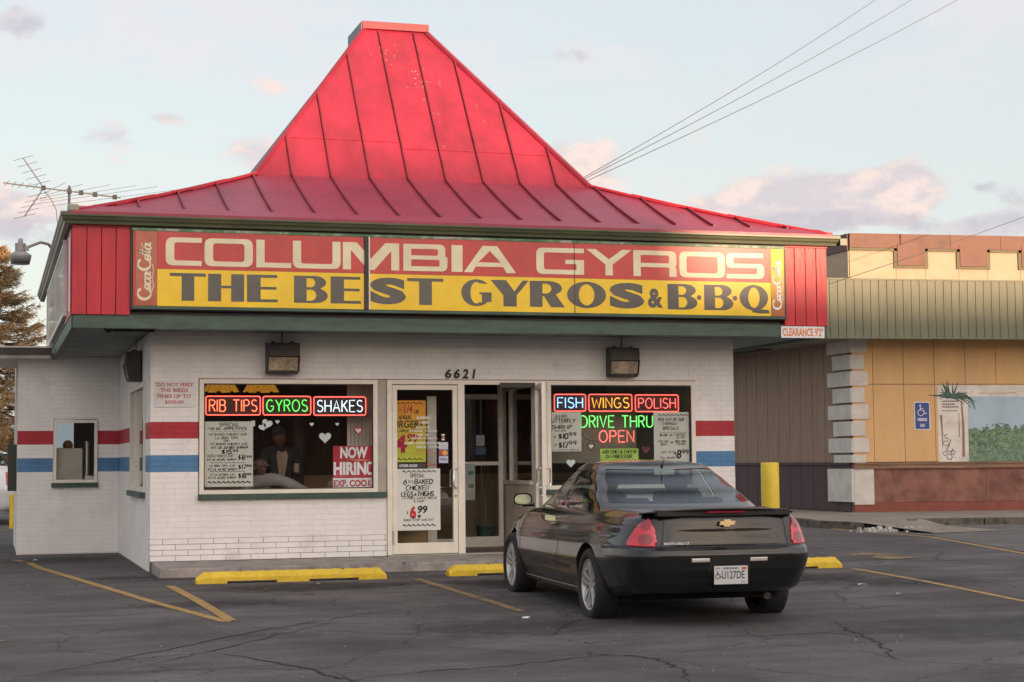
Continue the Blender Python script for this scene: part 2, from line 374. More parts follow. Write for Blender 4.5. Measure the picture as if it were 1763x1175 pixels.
# ================================================================== GROUND
def gz(x, y): return -.014*max(0., -y-1.5) if y > -32 else -.427
def asphalt_mat():
    mt = mat('asphalt', (.098, .088, .087), .85, var=.16, vscale=.6, bump=.5, bscale=70, c2=(.056, .050, .051), c2lo=.47, c2hi=.66, c2scale=.45, spec=.3)
    n = mt.node_tree.nodes; l = mt.node_tree.links; b = n['Principled BSDF']
    src = b.inputs['Base Color'].links[0].from_socket
    geo = n.new('ShaderNodeNewGeometry')
    # worn streaks across the driving direction, aggregate speckle and fine hairline cracks
    mp = n.new('ShaderNodeMapping'); mp.inputs['Scale'].default_value = (.35, 1.6, 1); mp.inputs['Rotation'].default_value = (0, 0, R(-14)); l.new(geo.outputs['Position'], mp.inputs[0])
    st = n.new('ShaderNodeTexNoise'); st.inputs['Scale'].default_value = 1.6; st.inputs['Detail'].default_value = 8; l.new(mp.outputs[0], st.inputs['Vector'])
    sp = n.new('ShaderNodeTexNoise'); sp.inputs['Scale'].default_value = 130; sp.inputs['Detail'].default_value = 2; l.new(geo.outputs['Position'], sp.inputs['Vector'])
    def mr(s, a, b_, c, d):
        q = n.new('ShaderNodeMapRange'); l.new(s, q.inputs[0])
        for i, v in zip((1, 2, 3, 4), (a, b_, c, d)): q.inputs[i].default_value = v
        return q.outputs[0]
    def mul(a, f):
        q = n.new('ShaderNodeVectorMath'); q.operation = 'SCALE'; l.new(a, q.inputs[0]); l.new(f, q.inputs['Scale']); return q.outputs[0]
    c = mul(src, mr(st.outputs[0], .35, .68, .82, 1.16)); c = mul(c, mr(sp.outputs[0], .3, .75, .50, 1.8))
    # hairline cracks: edges of warped cells
    wn = n.new('ShaderNodeTexNoise'); wn.inputs['Scale'].default_value = 1.3; wn.inputs['Detail'].default_value = 5; l.new(geo.outputs['Position'], wn.inputs['Vector'])
    ad = n.new('ShaderNodeVectorMath'); ad.operation = 'MULTIPLY_ADD'; l.new(wn.outputs['Color'], ad.inputs[0]); ad.inputs[1].default_value = (.9, .9, 0); l.new(geo.outputs['Position'], ad.inputs[2])
    vo = n.new('ShaderNodeTexVoronoi'); vo.feature = 'DISTANCE_TO_EDGE'; vo.inputs['Scale'].default_value = .42; l.new(ad.outputs[0], vo.inputs['Vector'])
    c = mul(c, mr(vo.outputs['Distance'], .0, .0075, .45, 1.))
    l.new(c, b.inputs['Base Color']); return mt
M_asph = asphalt_mat()
g = MB()
xs = [-700, -200, -60, -20, -8, -4, 0, 4, 8, 12, 16, 24, 60, 200, 700]; ys = [-700, -200, -80, -32, -22, -14, -9, -5, -1.5, 8, 20, 60, 200, 900]
for y in ys:
    for x in xs: g.v.append((x, y, gz(x, y)))
nx = len(xs)
for j in range(len(ys)-1):
    for i in range(nx-1): g.f.append((j*nx+i, j*nx+i+1, (j+1)*nx+i+1, (j+1)*nx+i)); g.mi.append(0)
struct(obj('asphalt_lot', g, M_asph))

def ribbon(pts, w, dz=.004, jit=0., sub=1, taper=False):
    """flat strip on the ground following a polyline"""
    P = []
    for (a, b) in zip(pts[:-1], pts[1:]):
        for k in range(sub):
            t = k/sub; P.append((a[0]+(b[0]-a[0])*t, a[1]+(b[1]-a[1])*t))
    P.append(pts[-1]); q = []
    for i, p_ in enumerate(P): q.append(Vector((p_[0]+random.uniform(-jit, jit), p_[1]+random.uniform(-jit, jit))))
    mb = MB(); A = []; C_ = []
    for i, c in enumerate(q):
        d = (q[min(i+1, len(q)-1)]-q[max(0, i-1)]).normalized(); nn = Vector((-d.y, d.x))
        ww = w*.5*(random.uniform(.5, 1.3) if jit else 1)*(math.sin(pi*(i+.3)/(len(q)-.4)) if taper else 1)
        A.append(c+nn*ww); C_.append(c-nn*ww)
    vs = [(c.x, c.y, gz(c.x, c.y)+dz) for c in A+C_]; m_ = len(q)
    mb.add(vs, [(i+m_, i+1+m_, i+1, i) for i in range(m_-1)]); return mb
def worn_paint(name, c, k=.5):
    mt = mat(name, c, .75, var=.15, vscale=9, c2=(.075, .068, .06), c2lo=k, c2hi=k+.1, c2scale=11, bump=.3, bscale=70); return mt
M_line = worn_paint('worn_yellow_line', (.36, .22, .07), .56); M_line2 = worn_paint('very_worn_yellow_line', (.28, .18, .075), .47)
struct(obj('parking_line', ribbon([(-1.36, 2.97), (-1.25, 1.6), (-.82, -1.44), (-.35, -4.1), (.12, -6.36)], .10, sub=4), M_line))
struct(obj('parking_line', ribbon([(-1.55, 3.85), (-1.42, 3.3)], .12, sub=3), M_line2))
struct(obj('parking_line', ribbon([(.02, -2.35), (.11, -4.3), (.17, -6.28)], .105, .006, sub=4), M_line))
struct(obj('parking_line', ribbon([(2.82, -2.28), (2.84, -4.6), (2.85, -6.36)], .10, sub=4), M_line2))
struct(obj('parking_line', ribbon([(8.20, -2.68), (8.06, -4.57), (7.74, -7.02), (7.5, -9.0)], .09, sub=4), M_line))
struct(obj('parking_line', ribbon([(13.83, 10.1), (13.36, 7.55), (13.25, 4.2), (11.75, -.85), (11.2, -2.6)], .10, sub=6), M_line))
struct(obj('lane_arrow', MB().prism([(9.25, -.38), (9.85, .25), (10.15, -.5), (9.72, -.36)], (0, 0, .0055), (1, 0, 0), (0, 1, 0), (0, 0, .001)), M_line2))
struct(obj('lane_arrow', MB().prism([(9.35, -1.0), (9.72, -.42), (10.0, -1.15), (9.42, -1.42)], (0, 0, .0055), (1, 0, 0), (0, 1, 0), (0, 0, .001)), M_line2))
struct(obj('parking_line', ribbon([(-2.0, -7.0), (-1.78, -7.25)], .1, sub=2), M_line2))
M_crack = mat('crack_black', (.012, .011, .011), .95)  # near-black for the cracks and step joints
cracks = [([(-1.9, -9.75), (-1.0, -8.76), (.13, -7.34), (1.24, -6.23), (2.1, -5.5)], .022), ([(-1.2, -9.6), (-.3, -8.5), (.6, -7.2), (1.3, -6.35)], .016),
 ([(-.35, -8.3), (.0, -9.02), (.24, -9.71), (.43, -10.5), (.6, -11.2)], .03), ([(3.2, -7.1), (2.9, -7.5), (2.74, -7.8), (2.44, -8.42)], .03),
 ([(-.5, -11.0), (.85, -10.16), (1.56, -10.01), (2.31, -9.72), (2.58, -9.60)], .018), ([(2.47, -9.2), (2.40, -9.6), (2.66, -9.75), (2.75, -9.98), (2.69, -10.63), (2.4, -11.6)], .026),
 ([(5.25, -7.9), (4.96, -8.62), (4.84, -9.35), (4.6, -10.0), (4.32, -10.69)], .028), ([(5.0, -6.0), (6.2, -6.3), (7.3, -5.9), (8.6, -6.2)], .016), ([(-2, -6.6), (-.6, -6.1), (.8, -6.0), (1.6, -5.6), (2.4, -4.4)], .012),
 ([(3.4, -8.7), (4.2, -8.9), (4.9, -8.8), (5.8, -9.4)], .014), ([(-1.9, -5.2), (-.9, -5.5), (.1, -5.2)], .010), ([(.0, -6.6), (.3, -6.9), (1.0, -7.5), (1.7, -8.1), (2.5, -8.6)], .012),
 ([(2.45, -8.5), (2.6, -8.9), (3.4, -8.7)], .016), ([(7.5, -7.6), (6.3, -7.0), (5.3, -7.5)], .014), ([(9, -2), (10.5, -2.6), (11.4, -1.9)], .014), ([(1.4, -3.2), (2.2, -3.9), (3.0, -4.1)], .012)]
for pts, w in cracks: struct(obj('asphalt_crack', ribbon(pts, w, .003, .035, 9, True), M_crack))
rc = random.Random(21)
for k in range(26):      # more short wandering cracks
    x, y, a = rc.uniform(-1.8, 9.), rc.uniform(-11., -2.8), rc.uniform(-.5, .5)+(1.4 if rc.random() < .25 else 0); P_ = [(x, y)]
    for _ in range(rc.randint(2, 5)): a += rc.uniform(-.5, .5); s_ = rc.uniform(.3, .8); x += s_*math.cos(a); y += s_*math.sin(a); P_.append((x, y))
    struct(obj('asphalt_crack', ribbon(P_, rc.uniform(.007, .014), .003, .03, 7, True), M_crack))
gr = MB()
for k in range(800):
    x, y = rc.uniform(-2, 11), rc.uniform(-11, 4); r_ = rc.uniform(.004, .011)
    if 0 < x < 7.9 and y > -1.1: continue
    if k % 3 == 0: x, y = rc.gauss(2.5, 2.5), rc.gauss(-1.5, .3)
    z = gz(x, y); gr.add([(x-r_, y-r_, z), (x+r_, y-r_, z), (x, y+r_, z), (x, y, z+r_)], [(0, 1, 3), (1, 2, 3), (2, 0, 3)])
stuff(obj('loose_grit', gr, mat('pale_grit', (.17, .16, .15), .9, var=.4, vscale=30)))
M_stain = mat('oil_stain', (.025, .022, .022), .5, var=.3)
def stain_mat(name, cx, cy, rx, ry, c, k):
    mt = mat(name, c, .6, var=.2); n = mt.node_tree.nodes; l = mt.node_tree.links
    b = n['Principled BSDF']; geo = n.new('ShaderNodeNewGeometry'); mp = n.new('ShaderNodeMapping')
    mp.vector_type = 'TEXTURE'; mp.inputs['Location'].default_value = (cx, cy, 0); mp.inputs['Scale'].default_value = (rx, ry, 1e6)
    l.new(geo.outputs['Position'], mp.inputs[0]); ln = n.new('ShaderNodeVectorMath'); ln.operation = 'LENGTH'; l.new(mp.outputs[0], ln.inputs[0])
    no_ = n.new('ShaderNodeTexNoise'); no_.inputs['Scale'].default_value = 5; no_.inputs['Detail'].default_value = 8; l.new(geo.outputs['Position'], no_.inputs['Vector'])
    a = n.new('ShaderNodeMath'); a.operation = 'MULTIPLY_ADD'; l.new(no_.outputs[0], a.inputs[0]); a.inputs[1].default_value = -1.1; l.new(ln.outputs['Value'], a.inputs[2])
    mr = n.new('ShaderNodeMapRange'); mr.inputs[1].default_value = -.25; mr.inputs[2].default_value = .4; mr.inputs[3].default_value = k; mr.inputs[4].default_value = 0; l.new(a.outputs[0], mr.inputs[0])
    l.new(mr.outputs[0], b.inputs['Alpha']); return mt
for (cx, cy, rx, ry, k) in [(1.5, -3.0, 1.5, .7, .75), (4.3, -3.4, 1.6, 1.0, .7), (6.9, -3.6, 1.4, .9, .6), (2.4, -7.6, 1.2, .9, .4), (.2, -4.6, 1., .5, .35), (6.3, -9., 1.6, 1.1, .4), (-.2, -.9, .9, .5, .5), (-.9, 3.6, 1.1, 1.2, .55), (7.9, -4.6, 1.3, .8, .6), (3.6, -3.1, .9, .5, .5), (.6, -1.45, 1.6, .22, .6)]:
    q = MB(); Nn = 28
    q.add([(cx+1.6*rx*math.cos(2*pi*i/Nn), cy+1.6*ry*math.sin(2*pi*i/Nn), gz(cx, cy+1.6*ry*math.sin(2*pi*i/Nn))+.0015) for i in range(Nn)], [tuple(range(Nn))])
    struct(obj('oil_stain', q, stain_mat('oil_stain', cx, cy, rx, ry, (.022, .020, .020), k)))

# ================================================================== RESTAURANT
RB_ = thing('restaurant_building', 'small white brick restaurant with red and blue stripes and a steep flared red metal roof', 'building', (0, 0, 0))
CH, BL, JT = .0688, .312, .006        # course height, brick length, joint
Z0 = .135
_bm = {}
def brick_mesh(m):
    if m.name not in _bm:
        t = MB().box(0, 1, 0, 1, 0, 1); me = bpy.data.meshes.new('brick'); me.from_pydata(t.v, [], t.f); me.materials.append(m); me.update(); _bm[m.name] = me
    return _bm[m.name]
def course_mat(k): return M_blue if 16 <= k < 19 else M_red if 22 <= k < 25 else M_white
def brick_wall(wall, O, U, Nn, length, z_lo, z_hi, holes, indiv):
    """wall = the part carrying the bricks; O start, U along, Nn outward; holes (u0,u1,z0,z1)"""
    U = Vector(U); Nn = Vector(Nn); O = Vector(O); rest = {}
    k0 = math.floor((z_lo-Z0)/CH)
    k = k0
    while Z0+k*CH < z_hi-.005:
        za = max(Z0+k*CH+JT*.5, z_lo); zb = min(Z0+(k+1)*CH-JT*.5, z_hi); sh = (k % 2)*.5*BL; i = -1; m_ = course_mat(k)
        if zb-za > .01:
            u = -sh
            while u < length:
                segs = [(max(0, u+JT*.5), min(length, u+BL-JT*.5))]
                for (h0, h1, hz0, hz1) in holes:
                    if hz0 < (za+zb)/2 < hz1:
                        ns = []
                        for a, b in segs:
                            if h1 <= a or h0 >= b: ns.append((a, b))
                            else:
                                if a < h0: ns.append((a, h0))
                                if b > h1: ns.append((h1, b))
                        segs = ns
                for a, b in segs:
                    if b-a < .012: continue
                    d = .0045+random.uniform(-.0008, .0008)
                    p0 = O+U*a+Nn*(-.02)
                    if k in indiv:
                        o = bpy.data.objects.new('brick', brick_mesh(m_)); COL.objects.link(o); o.parent = wall
                        o.location = O+U*a+Nn*d+Vector((0, 0, za))
                        o.scale = (b-a, d+.02, zb-za) if U.x > .5 else (d+.02, b-a, zb-za)
                    else:
                        mb = rest.setdefault(m_.name, (MB(), m_))[0]
                        c = [p0+Vector((0, 0, za)), p0+U*(b-a)+Vector((0, 0, za)), p0+U*(b-a)+Nn*(d+.02)+Vector((0, 0, za)), p0+Nn*(d+.02)+Vector((0, 0, za))]
                        t = [q+Vector((0, 0, zb-za)) for q in c]
                        if U.cross(Nn).z < 0: c.reverse(); t.reverse()
                        mb.hexa(c, t)
                u += BL
        k += 1
    for nm, (mb, m_) in rest.items():
        o = obj('brick', mb, m_, wall); o['kind'] = 'stuff'
# front wall backing (mortar) with openings
HF = [(.59, 2.985, .90, 2.40), (2.985, 5.0, .0, 2.40), (5.0, 7.27, .90, 2.40)]
def wall_with_holes(mb, O, U, Nn, length, z0, z1, holes, th=.18, inset=0.):
    us = sorted({0, length}|{h[0] for h in holes}|{h[1] for h in holes}); zs = sorted({z0, z1}|{min(max(h[2], z0), z1) for h in holes}|{min(max(h[3], z0), z1) for h in holes})
    O = Vector(O); U = Vector(U); Nn = Vector(Nn)
    for a, b in zip(us[:-1], us[1:]):
        for c, d in zip(zs[:-1], zs[1:]):
            if d-c < 1e-6 or any(h[0]-1e-6 <= a and b <= h[1]+1e-6 and h[2]-1e-6 <= c and d <= h[3]+1e-6 for h in holes): continue
            p = [O+U*a+Nn*-inset, O+U*b+Nn*-inset, O+U*b+Nn*-th, O+U*a+Nn*-th]
            if U.cross(Nn).z > 0: p.reverse()
            mb.hexa([q+Z_*c for q in p], [q+Z_*d for q in p])
    return mb
fwall = obj('front_wall', wall_with_holes(MB(), (0, 0, 0), X_, (0, -1, 0), 7.84, .41, 2.99, HF), M_mortar, RB_)
for u0, u1 in ((0, 2.985), (5.0, 7.84)): obj('lower_mortar', wall_with_holes(MB(), (u0, 0, 0), X_, (0, -1, 0), u1-u0, .0, .41, []), M_mortar_d, fwall)
def bands(parent, O, U, Nn, length, holes):
    for z0, z1, m_ in ((Z0+16*CH, Z0+19*CH, M_mortar_b), (Z0+22*CH, Z0+25*CH, M_mortar_r)):
        cu = 0
        for a, b in sorted((h[0], h[1]) for h in holes if h[2] < z1 and h[3] > z0)+[(length, length)]:
            if a-cu > .01: obj('painted_joint_band', wall_with_holes(MB(), Vector(O)+Vector(U)*cu, U, Nn, a-cu, z0, z1, [], th=.0, inset=-.0012), m_, parent)
            cu = max(cu, b)
bands(fwall, (0, 0, 0), X_, (0, -1, 0), 7.84, HF)
front_indiv = set(range(0, 9))
brick_wall(fwall, (0, 0, 0), X_, (0, -1, 0), 7.84, .135, 2.93, HF, front_indiv)
# left side wall, facing -X
HS = [(.62, 2.9, .92, 2.40)]
swall = obj('side_wall', wall_with_holes(MB(), (0, .182, 0), (0, 1, 0), (-1, 0, 0), 5.168, 0, 2.99, [(a-.182, b-.182, c, d) for a, b, c, d in HS]), M_mortar, RB_)
bands(swall, (0, .021, 0), (0, 1, 0), (-1, 0, 0), 5.33, [(a-.021, b-.021, c, d) for a, b, c, d in HS])
brick_wall(swall, (0, .021, 0), (0, 1, 0), (-1, 0, 0), 5.329, .02, 2.93, [(a-.021, b-.021, c, d) for a, b, c, d in HS], set())
HW = [(.52, 1.18, 1.05, 2.03)]
wwall = obj('wing_wall', wall_with_holes(MB(), (-1.5, 5.35, 0), X_, (0, -1, 0), 1.5, 0, 3.0, HW), M_mortar, RB_)
bands(wwall, (-1.5, 5.35, 0), X_, (0, -1, 0), 1.5, HW)
brick_wall(wwall, (-1.5, 5.35, 0), X_, (0, -1, 0), 1.49, .02, 3.0, HW, set())
obj('wing_side_wall', B(-1.49, -1.3, 5.53, 9.2, 0, 3.0), M_white, RB_)
obj('right_side_wall', B(7.66, 7.84, .18, 9.0, 0, 2.95), M_white, RB_)
obj('rear_wall', B(-1.3, 7.66, 8.9, 9.08, 0, 2.95), M_white, RB_)
# concrete walk in front
stp = obj('concrete_step', MB().hexa([(.02, -1.08, -.02), (7.9, -1.08, -.02), (7.9, -.001, -.02), (.02, -.001, -.02)], [(.03, -1.06, .105), (7.9, -1.06, .105), (7.9, -.001, .13), (.03, -.001, .13)]), M_step, RB_, bevel=.015)
for x in (2.96, 5.4): obj('step_joint', B(x, x+.012, -1.072, -.02, .09, .1085), M_crack, stp)
# interior shell
obj('interior_floor', B(.18, 7.66, .18, 8.9, .1, .15), M_infloor, RB_)
obj('interior_ceiling', B(.18, 7.66, .18, 8.9, 2.66, 2.74), M_inwall, RB_); obj('interior_ceiling', B(-1.3, .0, 5.53, 8.9, 2.66, 2.74), M_inwall, RB_)
obj('interior_wall', B(.3, 7.66, 4.6, 4.7, .15, 2.66), M_wood, RB_)
obj('serving_counter', B(.5, 7.2, 3.6, 3.9, .15, 1.15), M_tan, RB_)
obj('booth_seat', B(.35, 2.4, 1.5, 1.75, .15, 1.0), M_wood, RB_)
obj('booth_seat', B(5.5, 7.4, 1.6, 1.85, .15, 1.05), M_wood, RB_)
obj('interior_post', B(2.05, 2.17, 1.45, 1.57, .15, 2.66), M_inwall, RB_)
obj('interior_shade', B(5.25, 6.62, .55, .58, 1.30, 2.02), mat('interior_grey_shade', (.27, .26, .22), .8), RB_)

# windows
def window(x0, x1, z0, z1, fr=.055, name='window', rx=0.):
    """recessed shop window in the front wall plane y=0"""
    mb = MB(); y0, y1 = -.028, .06
    mb.box(x0, x1, y0, y1, z1-fr, z1); mb.box(x0, x1, y0, y1, z0, z0+fr*.9)
    mb.box(x0, x0+fr, y0, y1, z0+fr*.9, z1-fr); mb.box(x1-fr-rx, x1, y0, y1, z0+fr*.9, z1-fr)
    o = obj(name, mb, M_frame, RB_)
    # inner bead
    b2 = MB(); i0, i1, j0, j1 = x0+fr, x1-fr-rx, z0+fr*.9, z1-fr
    b2.box(i0, i1, -.012, .03, j1-.014, j1); b2.box(i0, i1, -.012, .03, j0, j0+.014); b2.box(i0, i0+.012, -.012, .03, j0+.014, j1-.014); b2.box(i1-.012, i1, -.012, .03, j0+.014, j1-.014)
    obj('glazing_bead', b2, M_dark, o)
    obj('pane', B(i0+.012, i1-.012, .018, .024, j0+.014, j1-.014), M_glass, o); return o
w1 = window(.60, 2.865, .955, 2.39); obj('sill', B(.585, 2.975, -.065, .04, .885, .953), M_sill, w1, bevel=.004)
obj('window_post', B(2.868, 2.985, -.004, .06, .955, 2.39), mat('grey_beige_jamb', (.40, .36, .31), .6), RB_)
w2 = window(5.15, 7.26, .955, 2.39); obj('sill', B(5.0, 7.275, -.065, .04, .885, .953), M_sill, w2, bevel=.004)
# side window (x=0 plane)
def side_window():
    mb = MB(); y0, y1, z0, z1 = .63, 2.89, .98, 2.39; f = .06
    mb.box(-.03, .06, y0, y1, z1-f, z1); mb.box(-.03, .06, y0, y1, z0, z0+f); mb.box(-.03, .06, y0, y0+f, z0+f, z1-f); mb.box(-.03, .06, y1-f, y1, z0+f, z1-f); mb.box(-.02, .05, 2.2, 2.25, z0+f, z1-f)
    o = obj('window', mb, M_frame, RB_); obj('pane', B(.015, .021, y0+f, y1-f, z0+f, z1-f), M_glass, o)
    obj('sill', B(-.07, .04, .62, 2.9, .91, .978), M_sill, o)
side_window()
def wing_window():
    mb = MB(); x0, x1, z0, z1 = -.975, -.325, 1.07, 2.02; f = .045; y = 5.35
    mb.box(x0, x1, y-.03, y+.06, z1-f, z1); mb.box(x0, x1, y-.03, y+.06, z0, z0+f); mb.box(x0, x0+f, y-.03, y+.06, z0+f, z1-f); mb.box(x1-f, x1, y-.03, y+.06, z0+f, z1-f)
    o = obj('window', mb, M_frame, RB_); obj('pane', B(x0+f, x1-f, y+.015, y+.021, z0+f, z1-f), M_glass, o)
    obj('sill', B(-1.0, -.315, y-.06, y+.03, 1.0, 1.068), M_sill, o)
wing_window()
obj('wing_cabinet', B(-.93, -.52, 5.7, 6.1, .6, 1.60), M_steel, RB_, bevel=.01)
obj('wing_pipe', MB().lathe([(.05, 1.05), (.05, 1.7)], (-.45, 5.8, 0), Z_), M_steel, RB_)
obj('wing_pass_window', B(-.92, -.62, 6.6, 6.62, 1.5, 2.1), mat('lit_frosted_pane', (.6, .7, .75), .6, emit=(.62, .72, .8), estr=.12), RB_)
obj('wing_box', B(-.5, -.36, 5.48, 5.6, 1.12, 1.17), M_paper, RB_)
obj('pastry_on_cabinet', MB().lathe([(.0, 0), (.07, .0), (.08, .05), (.055, .1), (.02, .12)], (-.74, 5.85, 1.60), Z_, 14), mat('brown_bread', (.28, .14, .05), .7), RB_, smooth=True)

# entrance: left fixed leaf, open right leaf, vestibule behind
ent = obj('entrance_frame', MB().box(2.99, 5.145, -.03, .06, 2.335, 2.39).box(2.99, 3.055, -.03, .06, .13, 2.335).box(3.93, 4.02, -.03, .06, .13, 2.335).box(4.985, 5.145, -.03, .06, .13, 2.335), M_frame, RB_)
def leaf(parent, O, ang, w=.865, h=2.17, flip=1):
    """aluminium and glass door leaf, hinge at O, turned by ang"""
    e = bpy.data.objects.new('door', None); COL.objects.link(e); e.parent = parent; e.location = O; e.rotation_euler = (0, 0, ang)
    e.name = 'door'
    s = .062
    fr = MB().box(0, w, -.022, .022, h-s, h).box(0, w, -.022, .022, 0, .14).box(0, s, -.022, .022, .14, h-s).box(w-s, w, -.022, .022, .14, h-s)
    obj('door_frame', fr, M_frame, e, local=True, bevel=.003)
    obj('pane', B(s, w-s, -.004, .004, .14, h-s), M_glass, e, local=True)
    hx = w-.035 if flip > 0 else .035
    hd = MB(); 
    for sg in (-1, 1):
        hd.tube([(w-.02, sg*.022, 1.08), (w-.035, sg*.07, 1.085), (w-.07, sg*.085, 1.06), (w-.075, sg*.085, .9), (w-.075, sg*.085, .86), (w-.03, sg*.06, .84), (w-.02, sg*.022, .84)], .011, 8)
    hd.tube([(s, .05, .845), (w-.03, .05, .845)], .012, 8)
    obj('handle', hd, M_chrome, e, local=True, smooth=True)
    obj('lock', MB().lathe([(.018, 0), (.018, .012)], (w-.03, -.022, .74), (0, -1, 0), 14), M_chrome, e, local=True)
    obj('hinge', MB().box(-.012, .012, -.034, -.012, h-.34, h-.16), M_steel, e, local=True); obj('hinge', MB().box(-.012, .012, -.034, -.012, .12, .30), M_steel, e, local=True)
    return e
d1 = leaf(RB_, (3.06, 0, .155), 0)
d2 = leaf(RB_, (5.0, -.03, .155), R(-102), .93)
obj('threshold', B(2.99, 5.0, -.04, .09, .13, .15), M_steel, RB_)
obj('door_closer', B(4.5, 4.98, -.045, .0, 2.30, 2.36), M_dark, RB_)
# vestibule
M_vframe = mat('lightened_cream_frame', (.84, .78, .68), .5, var=.08)  # cream lightened to make up for the dim vestibule
v = obj('vestibule_screen', MB().box(4.36, 4.40, 1.48, 1.54, .15, 2.6).box(4.92, 4.98, 1.48, 1.54, .15, 2.6).box(4.40, 4.92, 1.485, 1.535, 2.2, 2.27).box(4.40, 4.92, 1.485, 1.535, .15, .29).box(4.40, 4.92, 1.46, 1.50, 1.28, 1.33), M_vframe, RB_)
obj('pane', B(4.40, 4.92, 1.508, 1.514, .29, 2.2), M_glass, v)
obj('vestibule_panel', B(5.03, 5.08, .18, 1.75, .15, 1.018), mat('beige_panel', (.78, .66, .52), .6), RB_)
v2 = obj('vestibule_side', MB().box(5.0, 5.1, .3, 1.75, 1.02, 1.07).box(5.03, 5.08, 1.65, 1.75, 1.07, 2.6).box(5.03, 5.08, 1.30, 1.36, 1.07, 2.6).box(5.03, 5.08, .18, .30, 1.07, 2.6).box(5.03, 5.08, .3, 1.65, 2.32, 2.6), M_vframe, RB_)
obj('pane', B(5.052, 5.058, .3, 1.65, 1.07, 2.32), M_glass, v2)
v3 = obj('vestibule_panel', MB().box(3.06, 3.62, .42, .47, .15, 1.05), M_tan, RB_)
obj('vestibule_post', MB().box(3.63, 3.72, .42, .50, .15, 2.2).box(3.72, 3.76, .44, .48, .15, 2.2).box(3.06, 3.62, .42, .47, 1.05, 1.09), M_vframe, RB_)
obj('vestibule_rail', MB().box(3.76, 4.36, 1.49, 1.53, .15, .27), M_vframe, RB_)
obj('vestibule_wall', B(3.0, 3.04, .18, 1.6, .15, 2.6), M_wood, RB_)

# ---- soffit, fascia, gutter
obj('soffit', MB().box(-.96, 8.74, -.93, 0, 2.975, 3.0).box(-.96, 0, 0, 8.9, 2.975, 3.0).box(7.84, 8.74, 0, 8.9, 2.975, 3.0), M_soffit, RB_)
obj('fascia_beam', MB().box(-.98, 8.76, -.99, -.93, 2.935, 3.10), M_green, RB_, bevel=.004)
obj('fascia_beam', MB().box(-1.0, -.945, -.925, 8.9, 2.935, 3.10), M_green, RB_, bevel=.004); obj('fascia_beam', MB().box(8.745, 8.80, -.925, 8.9, 2.935, 3.10), M_green, RB_, bevel=.004)
obj('fascia_backing', MB().box(-.93, 8.70, -.93, -.90, 3.0, 4.16), M_dark, RB_)
obj('side_backing', MB().box(-.95, -.92, -.9, 8.9, 3.0, 4.16).box(8.70, 8.73, -.9, 8.9, 3.0, 4.16), M_dark, RB_)
for x0 in (-1.0, 8.14):
    for k in range(4):
        w_ = .168 if x0 < 0 else .158
        obj('fascia_board', B(x0+k*w_+.004, x0+(k+1)*w_-.004, -1.015+random.uniform(-.003, .003), -.932, 3.095 if x0 < 0 else 3.085, 4.125), M_redboard, RB_, bevel=.003)
    obj('fascia_trim', B(x0-.01, x0+4*w_+.01, -1.02, -.93, 4.128, 4.165), M_redboard, RB_)
obj('fascia_trim', B(-.33, 8.13, -1.0, -.93, 4.145, 4.165), mat('orange_brown_trim', (.45, .14, .05), .5), RB_)
M_greyboard = mat('grey_weathered_board', (.20, .165, .14), .85, var=.25, stretch=(3, 3, .3))
for k in range(18):
    y = .0+k*.5
    obj('side_board', B(-1.01, -.952, y+.006-1.0+.08, y+.5-.006-1.0+.08, 3.10, 4.13), M_greyboard if k > 2 else M_redboard, RB_)
# gutter: K profile swept along the front and the left side
def gut(mb, a, b, out):
    prof = [(0, 0), (.02, 0), (.07, .01), (.075, .045), (.105, .085), (.11, .14), (.10, .145), (.095, .14), (.01, .135), (0, .15)]
    a = Vector(a); b = Vector(b); out = Vector(out); n_ = len(prof)
    va = [a+out*p_[0]+Z_*p_[1] for p_ in prof]; vb = [b+out*p_[0]+Z_*p_[1] for p_ in prof]
    return va, vb
prof = [(0, 0), (.02, 0), (.07, .008), (.078, .04), (.098, .062), (.105, .085), (.118, .10), (.12, .135), (.105, .148), (.1, .13), (.01, .12), (0, .15)]
mb = MB(); rings = []
for (cx, cy, ox, oy) in [(-1.02, 8.98, -1, 0), (-1.02, -1.02, -1, -1), (8.80, -1.02, 1, -1), (8.80, 8.98, 1, 0)]:
    rings.append([(cx+ox*a, cy+oy*a, 4.145+b) for a, b in prof])
rings[0][:] = [(x, 9.0, z) for (x, y, z) in rings[0]]; rings[3][:] = [(x, 9.0, z) for (x, y, z) in rings[3]]
nn = len(prof)
for r_ in rings: mb.v += r_
for i in range(3):
    for k in range(nn-1): mb.f.append((i*nn+k, (i+1)*nn+k, (i+1)*nn+k+1, i*nn+k+1)); mb.mi.append(0)
    mb.f.append((i*nn+nn-1, (i+1)*nn+nn-1, (i+1)*nn, i*nn)); mb.mi.append(0)
mb.f.append(tuple(range(nn))); mb.mi.append(0); mb.f.append(tuple(3*nn+k for k in range(nn))[::-1]); mb.mi.append(0)
gut_o = obj('gutter', mb, M_gutter, RB_)
obj('gutter_end', MB().box(8.921, 9.02, -1.13, -1.03, 4.16, 4.25), M_gutter, gut_o)
# soffit clutter: conduit and brackets at the left
obj('soffit_bracket', MB().box(-.55, .0, -.55, -.52, 2.93, 2.974).tube([(-.62, -.7, 2.97), (-.55, -.7, 2.91), (-.5, -.7, 2.97)], .02), M_dark, RB_)

